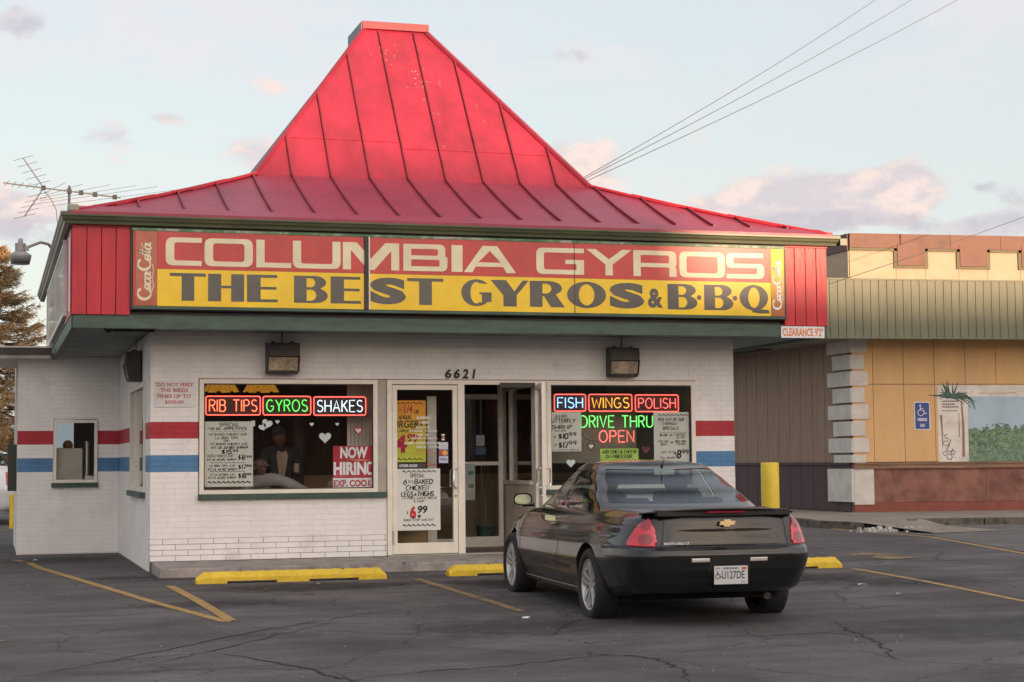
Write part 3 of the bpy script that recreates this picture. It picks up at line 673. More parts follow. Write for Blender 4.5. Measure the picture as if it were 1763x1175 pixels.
# ---- roof: low flare, then the steep part, then the cap
EX0, EX1, EY0, EY1, EZ = -1.05, 8.82, -1.12, 9.0, 4.285
BX0, BX1, BY0, BY1, BZ = 1.43, 6.13, .9, 6.4, 5.15
TX0, TX1, TY0, TY1, TZ = 3.30, 4.25, 2.79, 3.75, 7.68
def lerp(a, b, t): return a+(b-a)*t
def thick(mb, pts, th=.03):
    pts = [Vector(p) for p in pts]; nrm = (pts[1]-pts[0]).cross(pts[2]-pts[1]).normalized()*th
    n_ = len(pts); mb.add(pts+[p-nrm for p in pts], [tuple(range(n_)), tuple(range(2*n_-1, n_-1, -1))]+[(i, i+n_, (i+1) % n_+n_, (i+1) % n_) for i in range(n_)])
    return mb
seams = [-.74+.5305*k for k in range(18)]
seams = [s for s in seams if EX0+.2 < s < EX1-.2]
# front face, low part: x clipped by the hips
def yl(x):   # top limit (as parameter 0..1 eave->break) of the low part at x
    if x < BX0: return (x-EX0)/(BX0-EX0)
    if x > BX1: return (EX1-x)/(EX1-BX1)
    return 1.
def plow(x, t): return Vector((x, lerp(EY0, BY0, t), lerp(EZ, BZ, t) - .05*math.sin(pi*t)*.6))
cuts = [EX0]+seams+[EX1]
for a, b in zip(cuts[:-1], cuts[1:]):
    xs_ = [a]+[c for c in (BX0, BX1) if a < c < b]+[b]
    mb = MB()
    for i in range(len(xs_)-1):
        c, d = xs_[i], xs_[i+1]
        for t0, t1 in ((0, .25), (.25, .5), (.5, .75), (.75, 1)):
            p = [plow(c, min(t0, yl(c))), plow(d, min(t0, yl(d))), plow(d, min(t1, yl(d))), plow(c, min(t1, yl(c)))]
            q = []
            for w_ in p:
                if not q or (w_-q[-1]).length > 1e-4: q.append(w_)
            if len(q) > 2 and (q[0]-q[-1]).length < 1e-4: q.pop()
            if len(q) > 2: mb.add(q, [tuple(range(len(q)))])
    obj('roof_panel', mb, M_roof, RB_)
for s in seams:
    t1 = yl(s); pts = [plow(s, lerp(.12, t1, k/4))+Vector((0, 0, .012)) for k in range(5)]
    mb = MB()
    for p, q in zip(pts[:-1], pts[1:]):
        mb.hexa([p+Vector((-.011, 0, -.012)), p+Vector((.011, 0, -.012)), q+Vector((.011, 0, -.012)), q+Vector((-.011, 0, -.012))],
                [p+Vector((-.011, 0, .024)), p+Vector((.011, 0, .024)), q+Vector((.011, 0, .024)), q+Vector((-.011, 0, .024))])
    obj('roof_seam', mb, M_seam, RB_)
# steep front
def pst(x, t): return Vector((x, lerp(BY0, TY0, t), lerp(BZ, TZ, t)))
def yu(x):
    if x < TX0: return (x-BX0)/(TX0-BX0)
    if x > TX1: return (BX1-x)/(BX1-TX1)
    return 1.
cuts = [BX0]+[s for s in seams if BX0+.05 < s < BX1-.05]+[BX1]
for a, b in zip(cuts[:-1], cuts[1:]):
    xs_ = [a]+[c for c in (TX0, TX1) if a < c < b]+[b]; mb = MB()
    bot = [pst(a, 0), pst(b, 0)]; topp = [pst(x, yu(x)) for x in reversed(xs_)]
    q = bot[:]
    for w_ in topp:
        if (w_-q[-1]).length > 1e-4: q.append(w_)
    if (q[0]-q[-1]).length < 1e-4: q.pop()
    mb.add(q, [tuple(range(len(q)))])
    obj('roof_panel', mb, M_roofup, RB_)
nv = Vector((0, -(TZ-BZ), TY0-BY0)).normalized()
for s in cuts[1:-1]:
    t1 = yu(s); p, q = pst(s, 0), pst(s, t1*.985)
    e = Vector((.011, 0, 0)); h = nv*.035; i_ = nv*-.01
    obj('roof_seam', MB().hexa([p-e+i_, p+e+i_, q+e+i_, q-e+i_], [p-e+h, p+e+h, q+e+h, q-e+h]), M_seam, RB_)
# lapped sheet edge across the steep part
e = nv*.008
mb = MB()
for x0, x1, t in ((1.97, 3.5, .235), (3.53, 5.08, .195), (5.13, 5.6, .19)):
    a, b = pst(x0, t), pst(x1, t); u = Vector((0, lerp(BY0, TY0, .004)-BY0, lerp(BZ, TZ, .004)-BZ))
    mb.hexa([a, b, b+u, a+u], [a+e, b+e, b+u+e, a+u+e])
obj('sheet_lap', mb, M_roofup, RB_)
# chipped paint flakes on the steep part
mb = MB()
for (cx, ct, k, sx, st_) in [(3.55, .84, 14, .10, .05), (3.95, .66, 16, .08, .06), (4.05, .61, 14, .06, .04), (4.1, .42, 5, .06, .02), (4.75, .46, 5, .03, .05), (5.0, .27, 4, .1, .01), (4.25, .64, 4, .03, .03), (4.4, .22, 5, .3, .02)]:
    for _ in range(k):
        x = random.gauss(cx, sx); t = random.gauss(ct, st_); r_ = random.uniform(.006, .020); p = pst(x, t)+nv*.004
        u = Vector((1, 0, 0)); v_ = nv.cross(u); a0 = random.uniform(0, 6)
        mb.add([p+(u*math.cos(a0+k2*1.05)*1.3+v_*math.sin(a0+k2*1.05))*r_*random.uniform(.5, 1.1) for k2 in range(6)], [tuple(range(6))])
stuff(obj('paint_chips', mb, M_chip, RB_))
# the other three sides
def quad(mb, *p): mb.add([Vector(q) for q in p], [tuple(range(len(p)))])
mb = MB(); quad(mb, (EX0, EY1, EZ), (EX0, EY0, EZ), (BX0, BY0, BZ), (BX0, BY1, BZ)); quad(mb, (EX1, EY0, EZ), (EX1, EY1, EZ), (BX1, BY1, BZ), (BX1, BY0, BZ)); quad(mb, (EX1, EY1, EZ), (EX0, EY1, EZ), (BX0, BY1, BZ), (BX1, BY1, BZ))
obj('roof_low_sides', mb, M_roof, RB_)
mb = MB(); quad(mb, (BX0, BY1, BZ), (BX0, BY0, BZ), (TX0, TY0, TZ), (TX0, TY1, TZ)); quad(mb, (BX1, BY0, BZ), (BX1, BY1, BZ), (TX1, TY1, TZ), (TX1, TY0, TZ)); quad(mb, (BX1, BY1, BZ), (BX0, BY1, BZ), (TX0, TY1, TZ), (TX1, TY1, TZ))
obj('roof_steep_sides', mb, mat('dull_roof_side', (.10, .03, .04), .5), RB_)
# hip flashings and drip edge
def bar(mb, a, b, w, h):
    a, b = Vector(a), Vector(b); d = (b-a).normalized(); s_ = d.cross(Z_).normalized()*w; u = s_.cross(d).normalized()*h
    mb.hexa([a-s_-u, a+s_-u, b+s_-u, b-s_-u], [a-s_+u, a+s_+u, b+s_+u, b-s_+u]); return mb
for a, b, w_ in (((BX0, BY0, BZ), (TX0, TY0, TZ), .03), ((BX1, BY0, BZ), (TX1, TY0, TZ), .055)):
    obj('hip_flashing', bar(MB(), a, b, w_, .022), M_roofup, RB_)
for ex, bx in ((EX0, BX0), (EX1, BX1)):
    mb = MB(); pp = [Vector((lerp(ex, bx, t), lerp(EY0, BY0, t), lerp(EZ, BZ, t)-.03*math.sin(pi*t)+.01)) for t in (.02, .22, .42, .62, .82, 1)]
    for i in range(5): bar(mb, pp[i], pp[i+1]+Vector((0, 0, .006)), .05, .016+.004*(i % 2))
    obj('hip_flashing', mb, M_redboard, RB_)
obj('drip_edge', MB().hexa([(EX0+.02, EY0-.02, EZ-.02), (EX1-.02, EY0-.02, EZ-.02), (EX1-.1, EY0+.2, EZ+.07), (EX0+.1, EY0+.2, EZ+.07)], [(EX0+.02, EY0-.02, EZ+.012), (EX1-.02, EY0-.02, EZ+.012), (EX1-.1, EY0+.2, EZ+.104), (EX0+.1, EY0+.2, EZ+.104)]), M_roof, RB_)
obj('flashing_corner', MB().box(-1.06, -.93, -1.13, -1.0, 4.29, 4.38), mat('bare_grey_flashing', (.34, .34, .27), .6), RB_, bevel=.02)
obj('flashing_corner', MB().box(8.72, 8.82, -1.12, -1.02, 4.29, 4.33), mat('bent_red_flashing', (.5, .03, .03), .5), RB_, bevel=.01)
cp = obj('roof_cap', MB().box(3.27, 4.27, 2.76, 3.78, 7.685, 7.80), mat('cap_red_paint', (.26, .018, .035), .55, var=.15), RB_, bevel=.006)
obj('cap_shade_sheet', MB().box(3.255, 3.268, 2.78, 3.78, 7.62, 7.795), mat('cap_side_shade_grey', (.16, .16, .17), .5), cp)  # thin grey sheet paints the shade on the cap's left face
# drive-up canopy on the left wing
cn = obj('canopy', MB().box(-6.5, -1.02, 5.0, 8.4, 3.0, 3.03).box(-6.5, -1.02, 5.02, 8.4, 2.97, 2.998), M_frame, RB_)
obj('canopy_edge', MB().box(-6.5, -1.02, 4.93, 4.995, 2.99, 3.085), M_dark, cn); obj('canopy_drip', MB().box(-6.5, -1.02, 4.92, 5.0, 3.088, 3.11), M_steel, cn)
obj('canopy_board', MB().box(-6.5, -1.05, 4.96, 4.995, 2.93, 2.985), mat('weathered_white_board', (.42, .38, .34), .8, var=.2), cn)
obj('canopy_post', B(-5.6, -5.45, 6.5, 6.65, 0, 2.97), M_frame, cn)
obj('service_box', B(-1.63, -1.50, 5.7, 6.0, .95, 1.66), mat('dark_green_box', (.02, .03, .025), .5), RB_, bevel=.005)

# ================================================================== BIG SIGN
M_sred = mat('faded_red_sign', (.50, .032, .036), .35, var=.12, vscale=2.5, c2=(.44, .065, .055), c2lo=.5, c2hi=.75, c2scale=1.2, coat=.12)
M_syel = mat('faded_yellow_sign', (.84, .56, .012), .35, var=.07, vscale=2.5, c2=(.80, .46, .02), c2lo=.5, c2hi=.75, c2scale=1.5, coat=.12)
M_scream = mat('cream_lettering', (.72, .64, .43), .4, var=.08, coat=.1)
M_sgrey = mat('grey_lettering', (.085, .082, .072), .4, var=.12, coat=.1)
M_scoke = mat('faded_cola_red', (.42, .085, .045), .35, var=.15, vscale=6, coat=.3)
M_scoke2 = mat('faded_cola_orange', (.62, .33, .06), .35, var=.2, vscale=4, coat=.3)
M_sgreen = mat('sign_edge_green', (.07, .20, .08), .5, var=.3, c2=(.35, .35, .30), c2lo=.5, c2hi=.6, c2scale=3)
sg = thing('signboard', 'long red and yellow signboard above the shop front reading COLUMBIA GYROS THE BEST GYROS', 'sign', (3.9, -1.05, 3.17))
SY = -1.065
obj('sign_cabinet', MB().box(-.33, 8.155, -1.045, -.995, 3.155, 4.14), M_dark, sg)
obj('sign_rim', MB().box(-.31, 8.13, -1.07, -1.046, 4.095, 4.125), M_sgreen, sg)
obj('sign_rim', MB().box(-.31, 8.13, -1.07, -1.046, 3.165, 3.20), M_green, sg)
panels = [(-.30, -.275, M_sred), (-.273, -.022, M_scoke)]
segs = [(-.02, 2.475), (2.53, 5.195), (5.205, 7.925)]
for a, b, m_ in panels: obj('sign_panel', B(a, b, SY, -1.046, 3.203, 4.092), m_, sg)
obj('sign_panel', B(7.93, 8.12, SY, -1.046, 3.203, 4.092), grad_mat('gradient_end_panel', (.42, .14, .05), (.80, .52, .10), 3.3, 3.75), sg)  # end panel turns from red-brown to yellow towards the top
for a, b in segs:
    obj('sign_panel', B(a, b, SY, -1.046, 3.645, 4.092), M_sred, sg); obj('sign_panel', B(a, b, SY, -1.046, 3.203, 3.643), M_syel, sg)
obj('divider', MB().box(2.478, 2.527, -1.085, -1.046, 3.20, 4.10), M_dark, sg); obj('divider', B(5.196, 5.204, -1.07, -1.046, 3.20, 4.095), M_dark, sg)
obj('divider', B(2.530, 2.545, -1.088, -1.066, 3.20, 4.10), M_frame, sg)

def rnd(poly, radii):
    """round the corners of a polygon"""
    out = []; n = len(poly)
    for i, (p, r) in enumerate(zip(poly, radii)):
        p = Vector(p)
        if r <= 0: out.append(p); continue
        a = Vector(poly[i-1])-p; b = Vector(poly[(i+1) % n])-p; r = min(r, a.length*.5, b.length*.5); a = a.normalized()*r; b = b.normalized()*r
        for k in range(6):
            t = k/5; out.append((p+a)*(1-t)**2+p*2*t*(1-t)+(p+b)*t*t)
    return out
def rr(x0, y0, x1, y1, r): return rnd([(x0, y0), (x1, y0), (x1, y1), (x0, y1)], [r]*4)
H = 1.; t_ = .175; s_ = .30
def sq_letter(c, w):
    """squared wide letters, unit height, width w (in units of the height); returns contours"""
    if c == 'C': return [rnd([(w, 0), (0, 0), (0, 1), (w, 1), (w, 1-t_), (s_, 1-t_), (s_, t_), (w, t_)], [0, .26, .26, 0, 0, .1, .1, 0])]
    if c == 'O': return [rr(0, 0, w, 1, .26), rr(s_, t_, w-s_, 1-t_, .12)]
    if c == 'L': return [[(0, 0), (w, 0), (w, t_), (s_, t_), (s_, 1), (0, 1)]]
    if c == 'U': return [rnd([(0, 1), (0, 0), (w, 0), (w, 1), (w-s_, 1), (w-s_, t_), (s_, t_), (s_, 1)], [0, .26, .26, 0, 0, .1, .1, 0])]
    if c == 'M': return [[(0, 0), (0, 1), (.52, 1), (w*.5, .42), (w-.52, 1), (w, 1), (w, 0), (w-s_, 0), (w-s_, .72), (w*.5+.12, 0), (w*.5-.12, 0), (s_, .72), (s_, 0)]]
    if c == 'B': return [rnd([(0, 0), (w, 0), (w, .54), (w-.08, .54), (w-.08, 1), (0, 1)], [0, .24, .14, 0, .22, 0]), rnd([(s_, t_), (w-s_, t_), (w-s_, .43), (s_, .43)], [0, .08, .08, 0]), rnd([(s_, .58), (w-s_-.06, .58), (w-s_-.06, 1-t_), (s_, 1-t_)], [0, .08, .08, 0])]
    if c == 'I': return [[(0, 0), (w, 0), (w, 1), (0, 1)]]
    if c == 'A': return [[(0, 0), (w*.36, 1), (w*.64, 1), (w, 0), (w-.38, 0), (w-.50, .22), (.46, .22), (.34, 0)], [(.56, .38), (w-.60, .38), (w*.5, .82)]]
    if c == 'G': return [rnd([(w, 0), (0, 0), (0, 1), (w, 1), (w, 1-t_), (s_, 1-t_), (s_, t_), (w-s_, t_), (w-s_, .40), (w-.75, .40), (w-.75, .56), (w, .56)], [0, .26, .26, 0, 0, .1, .1, 0, 0, 0, 0, 0])]
    if c == 'Y': return [[(0, 1), (.38, 1), (w*.5, .62), (w-.38, 1), (w, 1), (w*.5+s_*.5, .42), (w*.5+s_*.5, 0), (w*.5-s_*.5, 0), (w*.5-s_*.5, .42)]]
    if c == 'R': return [rnd([(0, 0), (0, 1), (w, 1), (w, .46), (w-.06, .40), (w, .32), (w, 0), (w-s_, 0), (w-s_, .36), (s_, .36), (s_, 0)], [0, 0, .24, .12, 0, .1, 0, 0, .05, 0, 0]), rnd([(s_, .52), (w-s_, .52), (w-s_, 1-t_), (s_, 1-t_)], [0, .08, .08, 0])]
    if c == 'S': return [rnd([(w-.04, 1), (0, 1), (0, .42), (w-s_, .42), (w-s_, t_), (0, t_), (0, 0), (w, 0), (w, .58), (s_, .58), (s_, 1-t_), (w-.04, 1-t_)], [0, .24, .2, .04, .1, 0, 0, .24, .2, .04, .1, 0])]
def contour_mesh(cont):
    c = bpy.data.curves.new('t', 'CURVE'); c.dimensions = '2D'; c.fill_mode = 'BOTH'
    for pts in cont:
        sp = c.splines.new('POLY'); sp.points.add(len(pts)-1)
        for i, p in enumerate(pts): sp.points[i].co = (p[0], p[1], 0, 1)
        sp.use_cyclic_u = True
    o = bpy.data.objects.new('t', c); COL.objects.link(o)
    me = bpy.data.meshes.new_from_object(o.evaluated_get(bpy.context.evaluated_depsgraph_get()))
    r = ([(v.co.x, v.co.y) for v in me.vertices], [tuple(p.vertices) for p in me.polygons])
    bpy.data.objects.remove(o); bpy.data.meshes.remove(me); bpy.data.curves.remove(c); return r
def upright(vs, fs, mb, O):
    o = Vector(O); out = []
    for f in fs:
        a, b, c = [Vector(vs[i]) for i in f[:3]]
        out.append(f if (b-a).cross(c-a) > 0 else tuple(reversed(f)))
    mb.add([o+X_*p[0]+Z_*p[1] for p in vs], out)
for c, x0, x1 in [('C', .077, .501), ('O', .535, 1.111), ('L', 1.153, 1.576), ('U', 1.597, 2.183), ('M', 2.211, 2.917), ('B', 2.969, 3.532), ('I', 3.584, 3.727), ('A', 3.742, 4.424), ('G', 4.692, 5.329), ('Y', 5.36, 5.976), ('R', 6.0, 6.594), ('O', 6.635, 7.272), ('S', 7.296, 7.835)]:
    h = .335; vs, fs = contour_mesh(sq_letter(c, (x1-x0)/h)); mb = MB(); upright([(a*h, b*h) for a, b in vs], fs, mb, (x0, SY-.0025, 3.69)); obj('letter', mb, M_scream, sg)
def ell(cx, cy, rx, ry, a0=0, a1=360, n=36): return [(cx+rx*math.cos(R(a0+(a1-a0)*i/n)), cy+ry*math.sin(R(a0+(a1-a0)*i/n))) for i in range(n if a1-a0 == 360 else n+1)]
# heavy wide letters with thick stems and thin bars, in a unit box
WL = {
'T': lambda: [[(0, 1), (1, 1), (1, .885), (.68, .885), (.68, 0), (.33, 0), (.33, .885), (0, .885)]],
'H': lambda: [[(0, 0), (0, 1), (.36, 1), (.36, .57), (.64, .57), (.64, 1), (1, 1), (1, 0), (.64, 0), (.64, .48), (.36, .48), (.36, 0)]],
'E': lambda: [[(0, 0), (0, 1), (.98, 1), (.98, .895), (.44, .895), (.44, .56), (.96, .56), (.96, .465), (.44, .465), (.44, .105), (1, .105), (1, 0)]],
'B': lambda: [[(0, 0), (0, 1), (.55, 1)]+ell(.62, .76, .33, .24, 90, -60, 10)+ell(.64, .27, .36, .27, 62, -90, 12)+[(.5, 0)], [(.37, .91), (.50, .91)]+ell(.50, .745, .13, .165, 88, -88, 8)+[(.37, .58)], [(.37, .49), (.50, .49)]+ell(.50, .285, .16, .205, 88, -88, 8)+[(.37, .08)]],
'R': lambda: [[(0, 0), (0, 1), (.5, 1)]+ell(.56, .73, .36, .27, 90, -60, 12)+[(1, 0), (.60, 0), (.40, .42), (.36, .42), (.36, 0)], [(.36, .90), (.46, .90)]+ell(.46, .71, .16, .19, 88, -88, 8)+[(.36, .52)]],
'O': lambda: [ell(.5, .5, .5, .51), ell(.5, .5, .20, .41)[::-1]],
'Q': lambda: [ell(.5, .54, .5, .49, -62, 262, 34)+[(.45, -.02), (.75, -.06), (1.06, -.04), (1.0, .08)], ell(.5, .54, .20, .39)[::-1]],
'G': lambda: [ell(.5, .5, .5, .51, 42, 318, 30)+[(1, .16), (1, .52), (.60, .52), (.60, .44), (.68, .44), (.68, .12)]+ell(.5, .5, .20, .41, 300, 62, 24)],
'Y': lambda: [[(0, 1), (.40, 1), (.62, .58), (.84, 1), (1, 1), (.68, .42), (.68, 0), (.33, 0), (.33, .42)]],
}
for c, x0, x1 in [('T', .126, .55), ('H', .578, 1.007), ('E', 1.042, 1.413), ('B', 1.611, 2.024), ('E', 2.06, 2.434), ('S', 2.55, 3.003), ('T', 3.018, 3.477), ('G', 3.708, 4.1), ('Y', 4.09, 4.588), ('R', 4.603, 5.066), ('O', 5.097, 5.622), ('S', 5.669, 6.145), ('&', 6.193, 6.401), ('B', 6.466, 6.879), ('B', 6.976, 7.386), ('Q', 7.477, 7.884)]:
    if c in WL:
        h = .33 if c != 'Q' else .345; z = 3.27 if c != 'Q' else 3.255; vs, fs = contour_mesh(WL[c]()); mb = MB(); w_ = x1-x0; upright([(a*w_, b*h) for a, b in vs], fs, mb, (x0, SY-.0025, z)); obj('letter', mb, M_sgrey, sg); continue
    mb = MB(); z, h = (3.27, .33) if c not in '&Q' else ((3.285, .25) if c == '&' else (3.25, .35))
    fit(mb, c, (x0, SY, z), X_, Z_, x1-x0, h, .0025, off=.062 if c == 'S' else .04); obj('letter', mb, M_sgrey, sg)
for x in (6.905, 7.41): obj('letter', MB().lathe([(.032, 0), (.032, .002)], (x, SY-.0005, 3.43), (0, -1, 0), 14), M_sgrey, sg)
# vertical script lettering at both ends: pen paths in reading direction, thick and thin strokes
def script(mb, O, U, V, w, h):
    O = Vector(O); Nn = Vector(U).cross(Vector(V)).normalized(); U = Vector(U); V = Vector(V)
    P = []
    def C(x, y, s, y2=0): P.append(([(x+s*.62, y+s*.78)]+[(x+s*(.38+.38*math.cos(R(a))), y+s*(.5+.52*math.sin(R(a)))) for a in range(50, 330, 20)]+[(x+s*.95, y+s*.22)], 1.15))
    def o_(x, y=0): P.append(([(x+.2+.15*math.cos(R(a))+.05*math.sin(R(a)), y+.24+.24*math.sin(R(a))) for a in range(90, 460, 25)], .85))
    def c_(x, y=0): P.append(([(x+.2+.16*math.cos(R(a))+.05*math.sin(R(a)), y+.24+.24*math.sin(R(a))) for a in range(40, 330, 22)]+[(x+.42, y+.12)], .85))
    def a_(x, y=0):
        o_(x, y); P.append(([(x+.42, y+.48), (x+.34, y+.1), (x+.40, y+.0), (x+.52, y+.1)], .9))
    C(0, 0, 1.0); o_(.62); c_(.98); a_(1.32)
    P.append(([(1.78, .3), (1.98, .34)], .6))
    C(1.95, .05, .95); o_(2.55); P.append(([(2.98, .05), (3.0, .4), (3.18, 1.0), (3.22, .92), (3.08, .4), (3.10, .05), (3.2, .04)], .8)); a_(3.25)
    P.append(([(2.9, .62), (3.1, .70), (3.45, .62), (3.7, .78)], .55))
    P.append(([(.45, -.06), (.9, -.22), (1.4, -.12), (1.95, -.22), (2.3, -.12)], .7))
    k = 0
    for pts, th in P:
        q = [Vector((a/3.9*w, (b+.25)/1.3*h)) for a, b in pts]; m_ = len(q); A = []; C2 = []
        for i, c in enumerate(q):
            d = q[min(m_-1, i+1)]-q[max(0, i-1)]; d = d.normalized() if d.length > 1e-9 else Vector((1, 0)); nn_ = Vector((-d.y, d.x))
            ww = .0125*th*(.45+.75*abs(d.y))*(h/.17); A.append(c+nn_*ww); C2.append(c-nn_*ww)
        vs = [O+U*c.x+V*c.y+Nn*(.002+.0002*k) for c in A+C2]; mb.add(vs, [(i+m_, i+1+m_, i+1, i) for i in range(m_-1)]); k += 1
mb = MB(); script(mb, (-.06, SY-.001, 3.28), (0, 0, 1), (-1, 0, 0), .70, .19); obj('script_lettering', mb, M_scream, sg)
mb = MB(); script(mb, (8.098, SY-.001, 3.30), (0, 0, 1), (-1, 0, 0), .66, .15); obj('script_lettering', mb, M_whitep, sg)
mb = MB()
for _ in range(10):
    x = random.uniform(0, 8); mb.lathe([(.008, 0), (.008, .004)], (x, SY, random.choice((3.19, 4.1))), (0, -1, 0), 8)
obj('sign_screws', mb, M_steel, sg)
cl = thing('clearance_sign', 'small white strip with orange lettering CLEARANCE 9 2 under the right end of the sign', 'sign', (8.4, -1.0, 2.92))
obj('sign_plate', B(8.09, 8.72, -1.01, -.995, 2.925, 3.078), M_whitep, cl)
mb = MB(); fit(mb, "CLEARANCE 9'2\"", (8.11, -1.0105, 2.945), X_, Z_, .59, .112, .001, off=.03); obj('lettering', mb, mat('orange_print', (.72, .22, .06), .6), cl)
sd_ = thing('side_banner', 'sign panel with painted-in reflections, white frame, on the left side fascia of the restaurant', 'sign', (-1.03, 3, 3.2))
M_ban = mat('banner_reflection_brown', (.20, .14, .10), .35, var=.35, vscale=1.5, c2=(.36, .33, .31), c2lo=.45, c2hi=.6, c2scale=.9, coat=.5)  # brown colour stands in for the reflection on the banner
obj('banner_panel', B(-1.045, -1.015, .1, 6.2, 3.22, 4.05), M_ban, sd_)
obj('banner_frame', MB().box(-1.06, -1.012, .04, .1, 3.16, 4.1).box(-1.06, -1.012, 6.2, 6.26, 3.16, 4.1).box(-1.055, -1.012, .1, 6.2, 3.16, 3.22).box(-1.05, -1.012, .1, 6.2, 4.05, 4.10).box(-1.05, -1.012, 3.1, 3.13, 3.22, 4.05), mat('white_banner_frame', (.6, .6, .62), .5), sd_)
obj('peeling_edge', MB().box(-1.03, -1.018, -.93, -.85, 3.13, 4.0), M_whitep, RB_)

# ================================================================== SMALL THINGS ON THE FRONT
nb = thing('house_number', 'black house number 6621 screwed to the white brick above the door', 'house number', (3.98, -.02, 2.4))
for i, ch in enumerate('6621'):
    mb = MB(); x = 3.765+i*.115; w_ = .082 if ch != '1' else .045
    fit(mb, ch, (x+(.02 if ch == '1' else 0), -.018, 2.415), X_, Z_, w_, .122, .004, off=.03, shear=.15); obj('digit', mb, M_ink, nb)
ns = thing('warning_notice', 'thin white notice with red lettering DO NOT FEED THE BIRDS left of the window', 'sign', (.29, -.02, 2.05))
obj('notice_plate', B(.05, .535, -.019, -.0125, 2.04, 2.36), mat('white_notice', (.72, .70, .68), .6), ns)
mb = MB()
for s, x0, x1, z in (("'DO NOT FEED'", .06, .52, 2.295), ('THE BIRDS', .12, .46, 2.225), ('FINES UP TO', .085, .495, 2.15), ('$500.00', .175, .405, 2.075)): fit(mb, s, (x0, -.019, z), X_, Z_, x1-x0, .048, .001, off=.02)
obj('lettering', mb, mat('faded_red_print', (.45, .05, .06), .6), ns)
M_lampb = mat('bronze_lamp_body', (.05, .043, .040), .5, var=.3)
def wall_lamp(label, x, z, face='y', y=0):
    """boxy wall pack lamp: body, hood and ribbed lens"""
    t = thing('wall_lamp', label, 'wall lamp', (x, -.02, z) if face == 'y' else (-.02, y, z), 'boxy bronze wall lamps under the soffit')
    if face == 'x': t.rotation_euler = (0, 0, -pi/2)
    w, h = .205, .40
    def P(a, c): return (a, c)
    side = [(0, .0), (-.16, .03), (-.205, .20), (-.20, .24), (-.185, h-.02), (0, h)]
    mb = MB(); 
    for s in (-1, 1):
        mb.prism([(b, c) for b, c in side], (s*w-(.012 if s > 0 else 0), 0, 0), (0, 1, 0), (0, 0, 1), (.012, 0, 0))
    mb.prism([(0, .225), (-.205, .215), (-.187, h-.02), (0, h)], (-w+.013, 0, 0), (0, 1, 0), (0, 0, 1), (2*w-.026, 0, 0))
    mb.prism([(0, .0), (-.158, .0), (-.163, .028), (0, .03)], (-w+.013, 0, 0), (0, 1, 0), (0, 0, 1), (2*w-.026, 0, 0))
    obj('housing', mb, M_lampb, t, local=True, bevel=.004)
    ln = MB(); n_ = 16
    for i in range(n_):
        x0 = -w+.02+(2*w-.04)*i/n_; x1 = x0+(2*w-.04)/n_*.9; ln.prism([(-.02, .04), (-.150, .04), (-.188, .205), (-.02, .21)], (x0, 0, 0), (0, 1, 0), (0, 0, 1), (x1-x0, 0, 0))
    obj('lens', ln, M_lens, t, local=True)
    obj('screw', MB().lathe([(.02, 0), (.02, .02)], (-w*.6, -.09, h-.008), Z_, 10).lathe([(.02, 0), (.02, .02)], (w*.6, -.09, h-.008), Z_, 10), M_lampb, t, local=True)
    obj('conduit', MB().tube([(0, -.05, h-.01), (0, -.05, h+.14)], .008), M_dark, t, local=True); return t
wall_lamp('boxy bronze wall lamp above the window with RIB TIPS neon', 1.625, 2.455)
wall_lamp('boxy bronze wall lamp above the window with FISH neon', 6.19, 2.44)
wall_lamp('boxy bronze wall lamp on the shaded left side wall', 0, 2.42, 'x', 1.35)

# ---- neon signs in the windows
NE = {'red': emis('neon_red', (1, .07, .045), .9), 'orange': emis('neon_orange_red', (1, .13, .05), .8), 'green': emis('neon_green', (.08, 1, .09), .42), 'white': emis('neon_white', (.75, .92, 1), .42),
      'blue': emis('neon_blue_white', (.25, .55, 1), .62), 'yellow': emis('neon_amber', (1, .40, .015), .55), 'pale': emis('neon_bright_green', (.12, 1, .16), .42), 'coral': emis('neon_coral', (1, .09, .07), .65)}
M_neonback = mat('dark_neon_backing', (.03, .01, .015), .5)
def neon_sign(word, x0, x1, z0, z1, color, label, n=None):
    t = thing('neon_sign', label, 'neon sign', ((x0+x1)/2, .13, z0))
    obj('backing', B(x0-.01, x1+.01, .16, .165, z0-.01, z1+.01), M_neonback, t)
    mb = MB(); pts = [Vector((a, .12, b)) for a, b in rnd([(x0, z0), (x1, z0), (x1, z1), (x0, z1)], [.03]*4)]; mb.tube(pts, .0068, 6, closed=True)
    obj('border_tube', mb, NE['red'], t, smooth=True)
    mb = MB(); m_ = .045; neon(mb, word, (x0+m_, .115, z0+.045), (x1-x0)-2*m_, (z1-z0)-.09, .0072); obj('letter_tube', mb, NE[color], t, smooth=True)
    mb = MB()
    for i in range(3): x = lerp(x0, x1, (i+.5)/3); mb.tube([(x, .12, z0), (x, .16, z0)], .005)
    obj('tube_support', mb, M_whitep, t); return t
neon_sign('RIB TIPS', .695, 1.38, 1.945, 2.18, 'orange', 'red neon sign reading RIB TIPS, leftmost in the left window')
neon_sign('GYROS', 1.415, 2.025, 1.945, 2.18, 'green', 'neon sign with green letters GYROS in a red border')
neon_sign('SHAKES', 2.065, 2.74, 1.94, 2.175, 'white', 'neon sign with white letters SHAKES in a red border')
neon_sign('FISH', 5.30, 5.74, 1.99, 2.215, 'blue', 'neon sign with blue white letters FISH in a red border')
neon_sign('WINGS', 5.785, 6.40, 1.99, 2.215, 'yellow', 'neon sign with amber letters WINGS in a red border')
neon_sign('POLISH', 6.45, 7.075, 1.985, 2.21, 'coral', 'neon sign with red letters POLISH in a red border')
t = thing('neon_sign', 'large borderless neon reading DRIVE THRU in green over OPEN in red', 'neon sign', (6.15, .17, 1.55))
mb = MB(); neon(mb, 'DRIVE THRU', (5.685, .17, 1.775), 1.03, .155, .0082); obj('green_tube', mb, NE['pale'], t, smooth=True)
